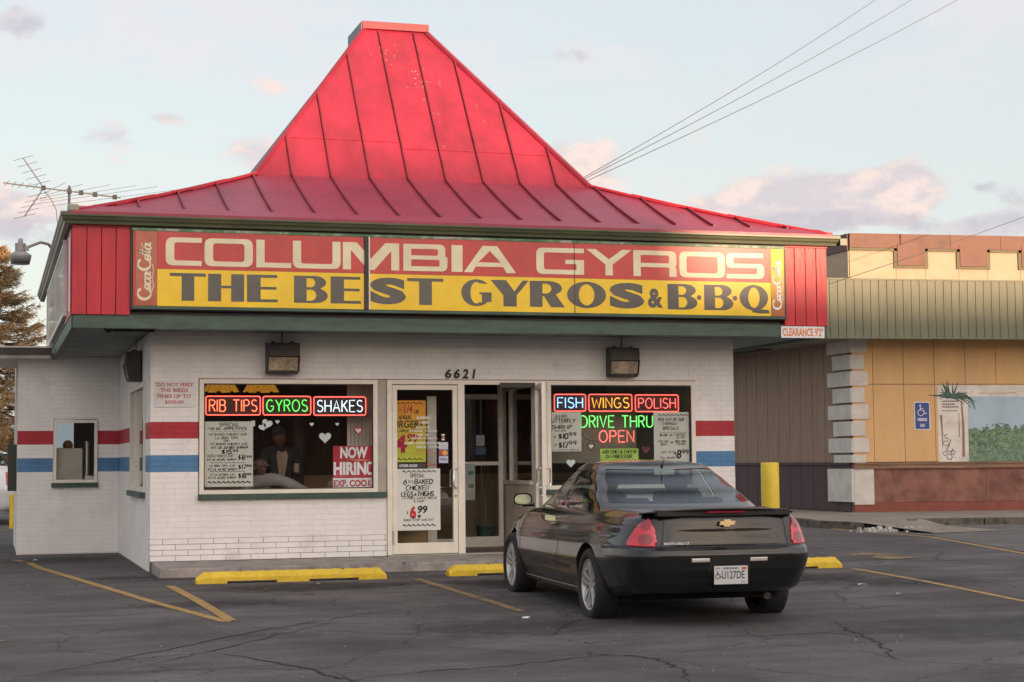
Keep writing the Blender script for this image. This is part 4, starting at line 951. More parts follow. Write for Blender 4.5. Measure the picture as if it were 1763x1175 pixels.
mb = MB(); neon(mb, 'OPEN', (5.945, .17, 1.575), .495, .155, .0085); obj('red_tube', mb, NE['coral'], t, smooth=True)
obj('power_cord', MB().tube([(5.67, .18, 1.77), (5.69, .18, 1.70), (5.75, .18, 1.63), (5.83, .18, 1.59), (5.93, .18, 1.59)], .004), M_dark, t)

# ---- posters
def poster(label, x0, x1, z0, z1, y=.028, m_=None, curl=0., name='poster'):
    t = thing(name, label, 'poster', ((x0+x1)/2, y, z0))
    mb = MB(); n_ = 8
    mb.box(x0, x1, y, y+.002, z0, z1); obj('paper', mb, m_ or M_paper, t); return t
def lines(t, y, L_, m_=M_inkg, name='lettering'):
    mb = MB()
    for (s, x0, x1, z, h, th) in L_: marker(mb, s, (x0, y, z), X_, Z_, x1-x0, h, th, .0012)
    return obj(name, mb, m_, t)
PY = .0255
def hand_poster_left():
    t = poster('white handwritten price poster starting SPECIAL FOR BIG APPETITES in the left window', .655, 1.275, 1.045, 1.86, .026)
    y = PY; x = .655
    lines(t, y, [('SPECIAL', .85, 1.10, 1.80, .042, .009), ('FOR BIG', .71, .87, 1.755, .028, .0065), ('APPETITES', .90, 1.19, 1.755, .032, .009), ('1/2 BAKED CHICKEN AND', .72, 1.19, 1.685, .028, .0065), ('LG BBQ TIPS', .80, 1.08, 1.64, .028, .0065), ('-OR-', .89, .98, 1.61, .018, .006),
        ('1/2 BAKED CHICKEN AND', .74, 1.20, 1.565, .028, .0065), ('1/2 LB JUMBO SHRIMP', .75, 1.21, 1.52, .028, .008), ('OCEAN PERCH AND', .70, 1.02, 1.415, .024, .0055), ('1/2 LB JUMBO SHRIMP', .70, 1.06, 1.372, .026, .006), ('LG BBQ TIPS AND', .73, 1.04, 1.295, .024, .0055),
        ('1/2 LB JUMBO SHRIMP', .71, 1.07, 1.25, .026, .006), ('1/2 SLAB RIBS AND', .74, 1.04, 1.185, .024, .0055), ('1/2 LB JUMBO SHRIMP', .71, 1.06, 1.145, .026, .006)])
    lines(t, y, [('$15', .88, 1.0, 1.455, .052, .013), ('99', 1.02, 1.08, 1.475, .03, .009), ('$16', 1.09, 1.175, 1.38, .058, .012), ('99', 1.19, 1.25, 1.40, .03, .009), ('$17', 1.09, 1.18, 1.26, .058, .012), ('99', 1.19, 1.25, 1.285, .03, .009), ('$18', 1.09, 1.185, 1.15, .06, .013), ('99', 1.195, 1.25, 1.18, .03, .009)], M_ink, 'price')
    mb = MB()
    for z, t2 in ((1.735, .004), (1.445, .004), (1.345, .008), (1.235, .009)): wave(mb, (.74, y, z), X_, Z_, .44, t2, 8)
    wave(mb, (.71, y, 1.10), X_, Z_, .54, .019, 9, amp=.008); obj('wavy_line', mb, M_ink, t)
    obj('tape', B(1.25, 1.30, .0235, .0255, 1.80, 1.87), mat('clear_tape', (.6, .6, .55), .3), t)
hand_poster_left()
t = poster('red and white NOW HIRING EXP. COOK poster in the lower right of the left window', 2.295, 2.80, 1.015, 1.545, .026, mat('red_poster', (.48, .02, .05), .6)); y = PY-.0006
obj('white_band', B(2.295, 2.80, .0245, .0258, 1.015, 1.135), M_whitep, t)
mb = MB(); fit(mb, 'NOW', (2.385, y, 1.385), X_, Z_, .36, .15, .001, off=.045, shear=.03); fit(mb, 'HIRIN', (2.30, y, 1.175), X_, Z_, .425, .165, .001, off=.045)
mb.add([Vector((2.73+p[0]*.07, y-.001, 1.175+p[1]*.165)) for p in [(1, 1), (.3, 1), (0, .8), (0, .2), (.3, 0), (1, 0), (1, .17), (.42, .17), (.33, .3), (.33, .7), (.42, .83), (1, .83)]], [(0, 11, 10, 9, 3, 2, 1), (3, 9, 8, 7, 6, 5, 4)[:0] or (9, 8, 4, 3), (8, 7, 6, 5, 4)])
obj('white_lettering', mb, M_whitep, t)
mb = MB(); fit(mb, 'EXP. COO', (2.30, .0242, 1.025), X_, Z_, .43, .088, .001, off=.04); fit(mb, 'K', (2.745, .0242, 1.025), X_, Z_, .05, .088, .001, off=.04); obj('red_lettering', mb, mat('crimson_print', (.42, .03, .06), .6), t)
obj('tear', MB().add([(2.45, .0235, 1.372), (2.62, .0235, 1.352), (2.79, .0235, 1.360), (2.66, .0235, 1.372)], [(0, 1, 2, 3)]), mat('tan_tear', (.6, .3, .15), .6), t)
t = poster('white handwritten shrimp price poster starting JUMBO, left side of the right window', 5.215, 5.64, 1.455, 1.975, .026)
lines(t, PY, [('JUMBO', 5.27, 5.44, 1.905, .033, .008), ('DINNER', 5.27, 5.42, 1.715, .022, .006), ('6', 5.25, 5.28, 1.635, .03, .007), ('12', 5.25, 5.29, 1.525, .03, .007), ('W/ GARLIC BREAD', 5.23, 5.61, 1.468, .016, .004)])
lines(t, PY, [('UTTERFLY', 5.225, 5.555, 1.835, .050, .012), ('SHRIMP', 5.225, 5.50, 1.75, .052, .012), ('$10', 5.32, 5.45, 1.62, .07, .018), ('99', 5.46, 5.56, 1.66, .045, .012), ('$17', 5.32, 5.45, 1.50, .075, .018), ('99', 5.46, 5.56, 1.54, .05, .012)], M_ink, 'price')
t = poster('tall white handwritten poster PICK ANY OF OUR SPECIALS in the right window', 6.675, 7.185, 1.13, 1.975, .026)
lines(t, PY, [('PICK ANY OF OUR', 6.74, 7.11, 1.855, .038, .009), ('EVERYDAY', 6.80, 7.01, 1.80, .035, .008), ('SPECIALS', 6.80, 7.03, 1.735, .042, .009), ('BIG CORN', 6.76, 6.87, 1.65, .03, .006), ('OR', 6.90, 6.94, 1.65, .025, .005), ('CHICKEN', 6.97, 7.13, 1.655, .03, .006), ('DINNER', 7.0, 7.12, 1.62, .026, .005),
   ('POLISH', 6.74, 6.88, 1.565, .028, .006), ('BEEF', 6.77, 6.86, 1.525, .028, .006), ('OR', 6.91, 6.95, 1.55, .025, .005), ('BBQ RIBS', 6.98, 7.14, 1.565, .028, .006), ('COMBO', 7.0, 7.12, 1.53, .026, .005), ('ANY TWO', 6.77, 6.97, 1.42, .028, .006), ('FULL DINNER', 6.76, 6.97, 1.345, .026, .006), ('POLISH', 6.78, 6.92, 1.225, .03, .006)])
lines(t, PY, [('$', 6.965, 6.99, 1.395, .04, .009), ('8', 7.0, 7.055, 1.355, .10, .024), ('99', 7.075, 7.165, 1.41, .055, .014), ('8', 7.0, 7.05, 1.20, .07, .014), ('99', 7.07, 7.14, 1.235, .04, .009)], M_ink, 'price')
mb = MB(); wave(mb, (6.74, PY, 1.935), X_, Z_, .44, .014, 7, amp=.008); wave(mb, (6.75, PY, 1.70), X_, Z_, .40, .005, 7); wave(mb, (6.75, PY, 1.30), X_, Z_, .40, .005, 7); obj('wavy_line', mb, M_ink, t)
t = poster('lime green poster ADD CHILI & CHEESE ON FRIES FOR behind the car roof', 5.905, 6.45, 1.245, 1.487, .026, mat('lime_paper', (.42, .62, .13), .7))
lines(t, PY, [('ADD CHILI & CHEESE', 5.93, 6.42, 1.425, .04, .009), ('ON FRIES FOR', 5.98, 6.35, 1.36, .042, .010), ('75', 6.12, 6.24, 1.28, .05, .014)], M_ink)
# door posters
t = poster('orange and yellow quarter pound burger poster inside the glass door', 3.03, 3.53, 1.33, 2.13, .10, grad_mat('fluorescent_poster', (.66, .70, .08), (.80, .30, .02), 1.45, 2.05))
lines(t, .0985, [('ANGUS', 3.17, 3.33, 1.89, .045, .010), ('LARGE FRY', 3.15, 3.42, 1.72, .032, .007), ('LB.', 3.38, 3.44, 1.965, .04, .01)], M_ink)
mb = MB(); fit(mb, 'BURGERS', (3.03, .0985, 1.775), X_, Z_, .46, .095, .001, off=.02, shear=.15); obj('bold_lettering', mb, M_ink, t)
mb = MB(); fit(mb, '1/4', (3.24, .0985, 1.96), X_, Z_, .115, .11, .001, off=.02, shear=.1); fit(mb, '-', (3.17, .0985, 2.0), X_, Z_, .04, .012, .001); fit(mb, '4', (3.09, .0985, 1.45), X_, Z_, .19, .235, .001, off=.03); fit(mb, '99', (3.28, .0985, 1.59), X_, Z_, .15, .11, .001, off=.03); obj('price', mb, mat('magenta_ink', (.50, .01, .07), .6), t)
mb = MB(); wave(mb, (3.06, .0985, 2.095), X_, Z_, .44, .014, 6, amp=.008); wave(mb, (3.08, .0985, 1.37), X_, Z_, .42, .014, 6, amp=.008); obj('wavy_line', mb, M_ink, t)
t = poster('white handwritten poster BAKED CHICKEN LEGS & THIGHS 6.99 on the left door', 3.118, 3.692, .455, 1.245, -.0095)
y = -.0095
lines(t, y, [('SPECIAL', 3.29, 3.48, 1.135, .045, .009), ('PCS', 3.265, 3.33, 1.06, .035, .006), ('W/ FRIES, GARLIC BREAD', 3.19, 3.64, .855, .028, .006), ('& SOUP', 3.34, 3.47, .815, .026, .006), ('QUICK STOP AND EAT', 3.20, 3.60, .575, .028, .006)])
lines(t, y, [('6', 3.20, 3.24, 1.045, .06, .013), ('BAKED', 3.35, 3.585, 1.05, .06, .013), ('CHICKEN', 3.235, 3.535, .97, .06, .013), ('LEGS', 3.175, 3.325, .89, .06, .013), ('&', 3.345, 3.375, .90, .03, .009), ('THIGHS', 3.385, 3.60, .893, .06, .013)], M_ink, 'bold_lettering')
mb = MB(); fit(mb, '99', (3.39, y, .67), X_, Z_, .13, .10, .0012, off=.035, shear=.15); mb.lathe([(.02, 0), (.02, .001)], (3.41, y-.0005, .635), (0, -1, 0), 12); fit(mb, '$', (3.245, y, .66), X_, Z_, .02, .045, .0012, off=.02); fit(mb, '6', (3.285, y, .605), X_, Z_, .085, .155, .0010, off=.03); obj('price', mb, M_ink, t)
mb = MB(); fit(mb, '6', (3.288, y, .62), X_, Z_, .082, .15, .0018, off=.03); obj('red_price', mb, M_inkr, t)
mb = MB(); wave(mb, (3.19, y, 1.21), X_, Z_, .46, .016, 7, amp=.009); wave(mb, (3.19, y, .52), X_, Z_, .44, .018, 7, amp=.009); obj('wavy_line', mb, M_ink, t)
t = poster('dark strip with white lettering OTHER DOOR and a red arrow', 3.09, 3.50, 1.258, 1.315, -.0095, mat('charcoal_strip', (.05, .055, .05), .6))
mb = MB(); fit(mb, 'OTHER DOOR', (3.15, -.0095, 1.268), X_, Z_, .24, .034, .001, off=.03); obj('lettering', mb, M_whitep, t)
obj('red_arrow', B(3.50, 3.64, -.0105, -.008, 1.296, 1.308), M_inkr, t)
t = thing('door_lettering', 'white BUSINESS HOURS lettering on the glass of the left door', 'lettering', (3.5, -.007, 1.45))
mb = MB()
for s, x0, x1, z, h in (('BUSINESS', 3.385, 3.58, 1.885, .035), ('HOURS', 3.415, 3.55, 1.825, .035), ('MON - WED.', 3.38, 3.58, 1.765, .03), ('10:30AM - 9:30 P.M.', 3.30, 3.66, 1.72, .028), ('THUR - SAT.', 3.36, 3.58, 1.67, .028), ('10:30AM - 11:30 P.M.', 3.30, 3.66, 1.625, .028), ('LOBBY OPEN 24 HOUR', 3.22, 3.70, 1.56, .03), ('DRIVE - THRU', 3.38, 3.68, 1.51, .03)): fit(mb, s, (x0, -.0065, z), X_, Z_, x1-x0, h, .001, off=.025)
obj('white_letters', mb, M_whitep, t)
mb = MB(); fit(mb, 'THANK YOU', (3.37, -.0065, 1.465), X_, Z_, .22, .022, .001, off=.01); fit(mb, 'WE ACCEPT ALL MAJOR CARDS', (3.31, -.0065, 1.428), X_, Z_, .34, .020, .001, off=.01); obj('red_letters', mb, M_inkr, t)
t = thing('card_sticker', 'stack of payment card stickers with MasterCard and VISA on the left door glass', 'sticker', (3.74, -.007, 1.3))
obj('sticker_sheet', B(3.678, 3.80, -.0075, -.0055, 1.31, 1.585), mat('sticker_white', (.55, .57, .6), .5), t)
obj('blue_field', MB().box(3.68, 3.797, -.009, -.0076, 1.405, 1.492).box(3.68, 3.797, -.009, -.0076, 1.31, 1.32), mat('sticker_blue', (.04, .07, .25), .5), t)
obj('red_disc', MB().lathe([(.036, 0), (.036, .001)], (3.722, -.009, 1.448), (0, -1, 0), 18), mat('disc_red', (.65, .04, .03), .5), t)
obj('orange_disc', MB().lathe([(.036, 0), (.036, .001)], (3.757, -.0102, 1.448), (0, -1, 0), 18), mat('disc_orange', (.8, .38, .04), .5), t)
mb = MB(); fit(mb, 'VISA', (3.692, -.0076, 1.345), X_, Z_, .095, .035, .001, off=.03, shear=.25); obj('lettering', mb, mat('card_blue', (.05, .10, .4), .5), t)
obj('small_sticker', MB().box(3.715, 3.755, -.0075, -.0055, 1.67, 1.69).box(3.715, 3.755, -.0075, -.0055, 1.61, 1.63), M_whitep, t); obj('small_sticker', B(3.715, 3.755, -.0075, -.0055, 1.64, 1.66), mat('sticker_orange', (.7, .2, .08), .5), t)
t = poster('pale menu sheet with photos hanging inside the vestibule glass', 4.30, 4.56, .80, 1.30, 1.44, mat('menu_sheet', (.42, .45, .42), .6))
mb = MB()
for i in range(4): mb.box(4.34+.12*(i % 2), 4.42+.12*(i % 2), 1.436, 1.4395, .88+.09*i, .93+.09*i)
obj('menu_photo', mb, mat('menu_photo', (.30, .18, .10), .6, c2=(.08, .22, .20), c2lo=.45, c2hi=.5, c2scale=8), t)
t = thing('notice_sticker', 'small white and blue notice sticker on the inner vestibule door', 'sticker', (4.66, 1.50, 1.45))
obj('sticker_sheet', B(4.60, 4.72, 1.502, 1.505, 1.55, 1.70), mat('grey_sticker', (.4, .42, .43), .6), t); obj('blue_part', B(4.59, 4.74, 1.501, 1.504, 1.43, 1.53), mat('blue_sticker', (.06, .12, .22), .6), t)
# hearts
def heart_pts(s, n_=26):
    return [(s*16*math.sin(a)**3/32, s*(13*math.cos(a)-5*math.cos(2*a)-2*math.cos(3*a)-math.cos(4*a))/32) for a in [2*pi*i/n_ for i in range(n_)]]
M_hw = mat('white_heart_paper', (.68, .74, .76), .6); M_hr = mat('red_heart_paper', (.42, .03, .05), .6)
def heart(x, z, s, label, two=None, base=M_hw, tilt=0.):
    t = thing('paper_heart', label, 'paper heart', (x, .024, z)); 
    def rot(p, sc=1.): return (sc*(p[0]*math.cos(tilt)-p[1]*math.sin(tilt)), sc*(p[0]*math.sin(tilt)+p[1]*math.cos(tilt)))
    obj('heart_cutout', MB().prism([rot(p) for p in heart_pts(s)], (x, .0275, z), X_, Z_, (0, -.002, 0)), base, t)
    if two: obj('inner_heart', MB().prism([rot(p, .62) for p in heart_pts(s)], (x, .0253, z), X_, Z_, (0, -.001, 0)), two, t)
heart(1.452, 1.83, .135, 'larger tilted white heart, overlapping pair near the standing man', tilt=-.3)
heart(1.395, 1.79, .10, 'small white heart tucked left of the larger tilted heart', tilt=.4)
heart(1.582, 1.855, .055, 'tiny white heart right of the tilted pair, under the GYROS neon')
heart(2.02, 1.823, .055, 'tiny white heart under the left edge of the SHAKES neon')
heart(2.35, 1.823, .048, 'tiny white heart under the middle of the SHAKES neon')
heart(2.192, 1.655, .155, 'single large white heart above left of the NOW HIRING poster')
heart(2.622, 1.74, .125, 'red heart with pale hatched middle over the window blind', M_paper, M_hr)
heart(5.777, 1.52, .115, 'pale heart with dark outline ring under the word OPEN', M_hw, mat('brown_heart', (.10, .03, .03), .6))
heart(6.555, 1.47, .115, 'dark red heart left of the tall special poster', None, mat('dark_red_heart', (.14, .03, .03), .6))
heart(5.49, 1.30, .12, 'pale heart at the lower left of the right window')
# ---- inside the left window
t = thing('window_blind', 'pale vertical slatted blind at the right edge of the left window', 'blind', (2.78, .48, 1.0))
for k in range(8):
    x = 2.57+k*.05; obj('slat', MB().hexa([(x, .49, 1.0), (x+.042, .47, 1.0), (x+.044, .475, 1.0), (x+.002, .495, 1.0)], [(x, .49, 2.5), (x+.042, .47, 2.5), (x+.044, .475, 2.5), (x+.002, .495, 2.5)]), mat('blind_slat', (.62, .56, .48), .7) if k == 0 else bpy.data.materials['blind_slat'], t)
M_bulb = emis('warm_bulb', (1, .68, .38), 26)
M_amber = mat('amber_glass', (.5, .25, .03), .4, var=.45, vscale=20, emit=(1, .42, .04), estr=.09, c2=(.16, .05, .01), c2lo=.5, c2hi=.6, c2scale=14)
for i, (x, lab) in enumerate(((1.02, 'stained amber glass hanging lamp, left one behind the RIB TIPS neon'), (1.55, 'stained amber glass hanging lamp, right one behind the window top'))):
    t = thing('hanging_lamp', lab, 'hanging lamp', (x, 1.2, 2.28))
    mb = MB(); n_ = 8
    for k in range(n_):
        a0, a1 = 2*pi*k/n_+.12, 2*pi*(k+1)/n_-.12
        mb.add([(x+.24*math.cos(a0), 1.2+.24*math.sin(a0), 2.28), (x+.24*math.cos(a1), 1.2+.24*math.sin(a1), 2.28), (x+.17*math.cos(a1), 1.2+.17*math.sin(a1), 2.40), (x+.17*math.cos(a0), 1.2+.17*math.sin(a0), 2.40)], [(0, 1, 2, 3)])
    obj('lamp_shade', mb, M_amber, t); obj('bulb', ellip((x, 1.2, 2.44), (.035, .035, .045), 8, 12), M_bulb, t); obj('shade_cap', MB().lathe([(.18, 2.40), (.04, 2.48), (.02, 2.66)], (x, 1.2, 0), Z_, 12), M_dark, t)
t = thing('potted_plant', 'tall thin plant in a teal pot inside the vestibule', 'plant', (4.93, 2.2, .15))
obj('pot', MB().lathe([(.10, .15), (.15, .40), (.16, .42), (.13, .42), (.12, .36)], (4.93, 2.2, 0), Z_, 20), mat('teal_pot', (.02, .12, .12), .4, var=.6, vscale=25), t, smooth=True)
mb = MB()
for k in range(9):
    a = k*.7; mb.tube([(4.93, 2.2, .38), (4.93+.02*math.cos(a), 2.2+.02*math.sin(a), .9), (4.93+.09*math.cos(a), 2.2+.09*math.sin(a), 1.25+.03*k)], .008, 5, r2=.002)
obj('stalks', mb, mat('dry_stalk', (.22, .16, .10), .7), t)

# ================================================================== WHEEL STOPS, BOLLARDS, LITTER
def wheel_stop(x0, x1, y, lab):
    t = thing('wheel_stop', lab, 'wheel stop', ((x0+x1)/2, y, gz(0, y)), 'yellow concrete wheel stops in front of the shop')
    w, h = .09, .135; z = gz(0, y)-.01; L_ = x1-x0; n_ = 26
    mb = MB(); feet = [(0, .34), (.53*L_-.25, .53*L_+.12), (L_-.33, L_)]
    us = sorted({0., L_}|{q for f in feet for q in f}|{L_*k/n_ for k in range(n_+1)})
    for a, b in zip(us[:-1], us[1:]):
        if b-a < 1e-5: continue
        m_ = (a+b)/2; bz = 0 if any(f[0] <= m_ <= f[1] for f in feet) else .035
        ca, cb = (min(1, .5+a/.12, .5+(L_-a)/.12)), (min(1, .5+b/.12, .5+(L_-b)/.12))
        ja, jb = .004*math.sin(a*37), .004*math.sin(b*37)
        def ring(u, c, j):
            return [(x0+u, y-w, z+bz), (x0+u, y-w*.98, z+h*.55*c), (x0+u, y-w*.62, z+h*c+j), (x0+u, y+w*.62, z+h*c+j), (x0+u, y+w, z+h*.5*c), (x0+u, y+w, z+bz)]
        r0, r1 = ring(a, ca, ja), ring(b, cb, jb); k_ = 6
        mb.add(r0+r1, [(i, i+k_, (i+1) % k_+k_, (i+1) % k_)[::-1] for i in range(k_)])
        if a == 0 or bz != (0 if any(f[0] <= a-.001 <= f[1] for f in feet) else .035): mb.add(r0, [tuple(range(k_))])
        if b >= L_-1e-6 or bz != (0 if any(f[0] <= b+.001 <= f[1] for f in feet) else .035): mb.add(r1, [tuple(range(k_))[::-1]])
    obj('concrete_bar', mb, M_yellow, t)
    obj('pin', MB().lathe([(.014, 0), (.014, .012)], (x0+.5, y, z+h-.004), Z_, 8).lathe([(.014, 0), (.014, .012)], (x1-.5, y, z+h-.004), Z_, 8), M_dark, t)
wheel_stop(.33, 2.50, -2.08, 'yellow wheel stop in full view below the left window')
wheel_stop(3.27, 5.45, -1.98, 'yellow wheel stop whose left end shows beside the front wheel of the car')
wheel_stop(6.0, 8.17, -2.35, 'yellow wheel stop whose right end shows beyond the rear bumper of the car')
t = thing('bollard', 'thick yellow bollard behind the car in front of the dark siding', 'bollard', (13.84, 11.7, 0))
obj('post', MB().lathe([(.19, 0), (.19, 1.24), (.175, 1.262), (.0, 1.265)], (13.84, 11.7, 0), Z_, 32, cap=False), mat('yellow_bollard_paint', (.70, .50, .03), .5, var=.08, c2=(.45, .32, .05), c2lo=.6, c2hi=.75), t, smooth=True)
t = thing('bollard', 'thin yellow pole at the far left edge beyond the wing', 'bollard', (-1.43, 17, 0)); obj('post', MB().lathe([(.045, 0), (.045, .72), (.035, .74)], (-1.43, 17, 0), Z_, 16), M_yellow, t)
def litter(x, y, s, lab):
    z = gz(x, y)+.004; mb = MB(); n_ = 7; top = [(x+s*random.uniform(.6, 1.2)*math.cos(2*pi*k/n_), y+s*random.uniform(.6, 1.2)*math.sin(2*pi*k/n_), z+random.uniform(0, s*.35)) for k in range(n_)]
    mb.add(top+[(x, y, z+s*.3)], [(k, (k+1) % n_, n_) for k in range(n_)]); mb.add([(a, b, z-.003) for a, b, c in top], [tuple(range(n_))[::-1]])
    tag(obj('paper_scrap', mb, M_whitep, loc=(x, y, z)), lab, 'litter')
litter(-1.27, 3.6, .04, 'white paper scrap on the asphalt near the left wing wall')
litter(2.7, -6.95, .05, 'flat white paper scrap on the asphalt left of the rear wheel')
litter(7.15, -4.85, .06, 'white paper scrap on the asphalt right of the car')
litter(7.0, -5.9, .025, 'tiny white scrap on the asphalt below the right parking line')
litter(1.62, -2.6, .03, 'tiny pale scrap just below the left wheel stop')

# ================================================================== CARS
def interp(x, tab):
    if x <= tab[0][0]: return tab[0][1]
    for (a, b), (c, d) in zip(tab[:-1], tab[1:]):
        if x <= c:
            t = (x-a)/(c-a); t = t*t*(3-2*t)*.5+t*.5; return b+(d-b)*t
    return tab[-1][1]
def plan(n, k):
    """n points of a superellipse, even arc length, starting at the rear centre and going to the right"""
    P = []
    for i in range(4000):
        a = -pi/2+2*pi*i/4000; c, s = math.cos(a), math.sin(a)
        P.append((math.copysign(abs(c)**(2/k), c), math.copysign(abs(s)**(2/k), s)*2.6))
    d = [0]
    for i in range(1, 4001): a, b = P[i-1], P[i % 4000]; d.append(d[-1]+math.hypot(a[0]-b[0], a[1]-b[1]))
    out = []; j = 0
    for i in range(n):
        q = d[-1]*i/n
        while d[j+1] < q: j += 1
        a, b = P[j], P[(j+1) % 4000]; t = (q-d[j])/(d[j+1]-d[j]+1e-12); out.append((a[0]+(b[0]-a[0])*t, (a[1]+(b[1]-a[1])*t)/2.6))
    return out
class Shell:
    """stack of plan outlines; gives points and normals for patches laid on the surface"""
    def __init__(s, n, m, k, half, rear, front, zb, zt, yc, bow=.06, crown=.03):
        s.n, s.m = n, m; s.pl = plan(n, k); s.P = []
        for j in range(m+1):
            f = j/m; row = []
            w = interp(f, half); yr = interp(f, rear); yf = interp(f, front)
            for (ux, uy) in s.pl:
                x = ux*w; y = yc+(uy*(yf-yc) if uy > 0 else -uy*(yr-yc))
                y += (bow*ux*ux*(1 if uy < 0 else -2.2))*abs(uy)**6
                if uy < 0: x *= interp(-uy, [(0, 1), (.5, 1), (1, .975)])
                else: x *= interp(uy, [(0, 1), (.5, .985), (1, .9)])
                zl, zh = zb(y), zt(y)+crown*(1-ux*ux)*(1-abs(uy)**8)*f**4
                row.append(Vector((x, y, zl+(zh-zl)*f)))
            s.P.append(row)
    def faces(s, test=None, off=0., skirt=0.):
        v, f = [], []; idx = {}
        def vid(j, i):
            i %= s.n
            if (j, i) not in idx:
                idx[(j, i)] = len(v); p = s.P[j][i]
                if off:
                    a = s.P[j][(i+1) % s.n]-s.P[j][i-1]; b = s.P[min(j+1, s.m)][i]-s.P[max(0, j-1)][i]; p = p+a.cross(b).normalized()*off
                v.append(p)
            return idx[(j, i)]
        sel = set()
        for j in range(s.m):
            for i in range(s.n):
                c = (s.P[j][i]+s.P[j+1][i]+s.P[j][(i+1) % s.n]+s.P[j+1][(i+1) % s.n])/4
                if test is None or test(c, s.pl[i], (j+.5)/s.m): f.append((vid(j, i), vid(j, i+1), vid(j+1, i+1), vid(j+1, i))); sel.add((j, i))
        if skirt and off:
            base = len(v); low = {}
            def lid(j, i):
                i %= s.n
                if (j, i) not in low:
                    low[(j, i)] = len(v); p = s.P[j][i]; a = s.P[j][(i+1) % s.n]-s.P[j][i-1]; b = s.P[min(j+1, s.m)][i]-s.P[max(0, j-1)][i]; v.append(p+a.cross(b).normalized()*(off-skirt))
                return low[(j, i)]
            for (j, i) in list(sel):
                if (j, (i+1) % s.n) not in sel: f.append((vid(j, i+1), lid(j, i+1), lid(j+1, i+1), vid(j+1, i+1)))
                if (j, (i-1) % s.n) not in sel: f.append((vid(j+1, i), lid(j+1, i), lid(j, i), vid(j, i)))
                if (j-1, i) not in sel: f.append((vid(j, i), lid(j, i), lid(j, i+1), vid(j, i+1)))
                if (j+1, i) not in sel: f.append((vid(j+1, i+1), lid(j+1, i+1), lid(j+1, i), vid(j+1, i)))
        mb = MB(); mb.add(v, f); return mb
    def cap(s, mb, j, K=12, crown=None, flip=False):
        """ladder of rungs closing the ring j"""
        h = s.n//2; rows = []
        for i in range(h+1):
            a, b = s.P[j][i % s.n], s.P[j][(s.n-i) % s.n]; row = []
            for q in range(K+1):
                t = q/K; p = a.lerp(b, t)
                if crown: p = p+Vector((0, 0, crown(t, a, b)))
                row.append(p)
            rows.append(row)
        o = len(mb.v)
        for r_ in rows: mb.v += [tuple(p) for p in r_]
        for i in range(h):
            for q in range(K):
                f = (o+i*(K+1)+q, o+(i+1)*(K+1)+q, o+(i+1)*(K+1)+q+1, o+i*(K+1)+q+1)
                mb.f.append(f[::-1] if flip else f); mb.mi.append(0)
        return mb
def weld(o, d=.0004):
    import bmesh
    b = bmesh.new(); b.from_mesh(o.data); bmesh.ops.remove_doubles(b, verts=b.verts, dist=d)
    bmesh.ops.dissolve_degenerate(b, edges=b.edges, dist=1e-5); bmesh.ops.recalc_face_normals(b, faces=b.faces); b.to_mesh(o.data); b.free()
M_tyre = mat('tyre_rubber', (.016, .015, .015), .8, var=.3, bump=.3, bscale=80)
M_rim = mat('silver_alloy', (.50, .50, .50), .35, metal=.85, var=.05)
M_rock = mat('grey_rocker_paint', (.045, .043, .042), .35, coat=.6)
M_black = mat('black_trim', (.012, .012, .012), .5, var=.1)
M_blackm = mat('wheel_well', (.008, .008, .008), .9)
M_cglass = glass('car_glass', (.62, .68, .67), .045, gl=(.72, .76, .84))
M_cglass2 = glass('car_side_glass', (.30, .34, .34), .085)
def wheel(parent, x, y, side, r=.33, wd=.235, rim=.222):
    w = bpy.data.objects.new('wheel', None); COL.objects.link(w); w.parent = parent; w.location = (x, y, r)
    A = Vector((side, 0, 0)); h = wd/2
    t = MB().lathe([(rim, -h*.8), (r*.86, -h), (r*.96, -h*.86), (r, -h*.55), (r, h*.55), (r*.965, h*.85), (r*.88, h), (r*.76, h*.98), (rim+.008, h*.80), (rim, h*.6)], (0, 0, 0), A, 48, cap=False)
    obj('tyre', t, M_tyre, w, local=True, smooth=True)
    rm = MB().lathe([(rim+.012, h*.80), (rim+.004, h*.86), (rim-.012, h*.80), (rim-.02, h*.45), (rim-.03, -h*.5)], (0, 0, 0), A, 48, cap=False)
    rm.lathe([(0, h*.66), (.035, h*.66), (.05, h*.58), (.055, h*.3)], (0, 0, 0), A, 20, cap=False)
    U_, V_ = Vector((0, 1, 0)), Vector((0, 0, 1))
    for k in range(5):
        for sg in (-.16, .16):
            a = 2*pi*k/5+.3; d = U_*math.cos(a)+V_*math.sin(a); n_ = U_*-math.sin(a)+V_*math.cos(a)
            a2 = a+sg*1.15; d2 = U_*math.cos(a2)+V_*math.sin(a2); n2 = U_*-math.sin(a2)+V_*math.cos(a2)
            p0 = d*.03+n_*(sg*.10); p1 = d2*(rim-.008); w0, w1 = .018, .026
            b = [p0-n_*w0+A*h*.40, p1-n2*w1+A*h*.50, p1+n2*w1+A*h*.50, p0+n_*w0+A*h*.40]; tt = [p0-n_*w0*.7+A*h*.66, p1-n2*w1*.8+A*h*.80, p1+n2*w1*.8+A*h*.80, p0+n_*w0*.7+A*h*.66]
            rm.hexa(b, tt)
    obj('rim', rm, M_rim, w, local=True, bevel=.003)
    obj('brake_disc', MB().lathe([(.14, 0), (.14, .02)], (side*-.01, 0, 0), A, 24).lathe([(rim-.01, -.05), (rim-.01, -.04)], (0, 0, 0), A, 24), M_blackm, w, local=True)
    return w
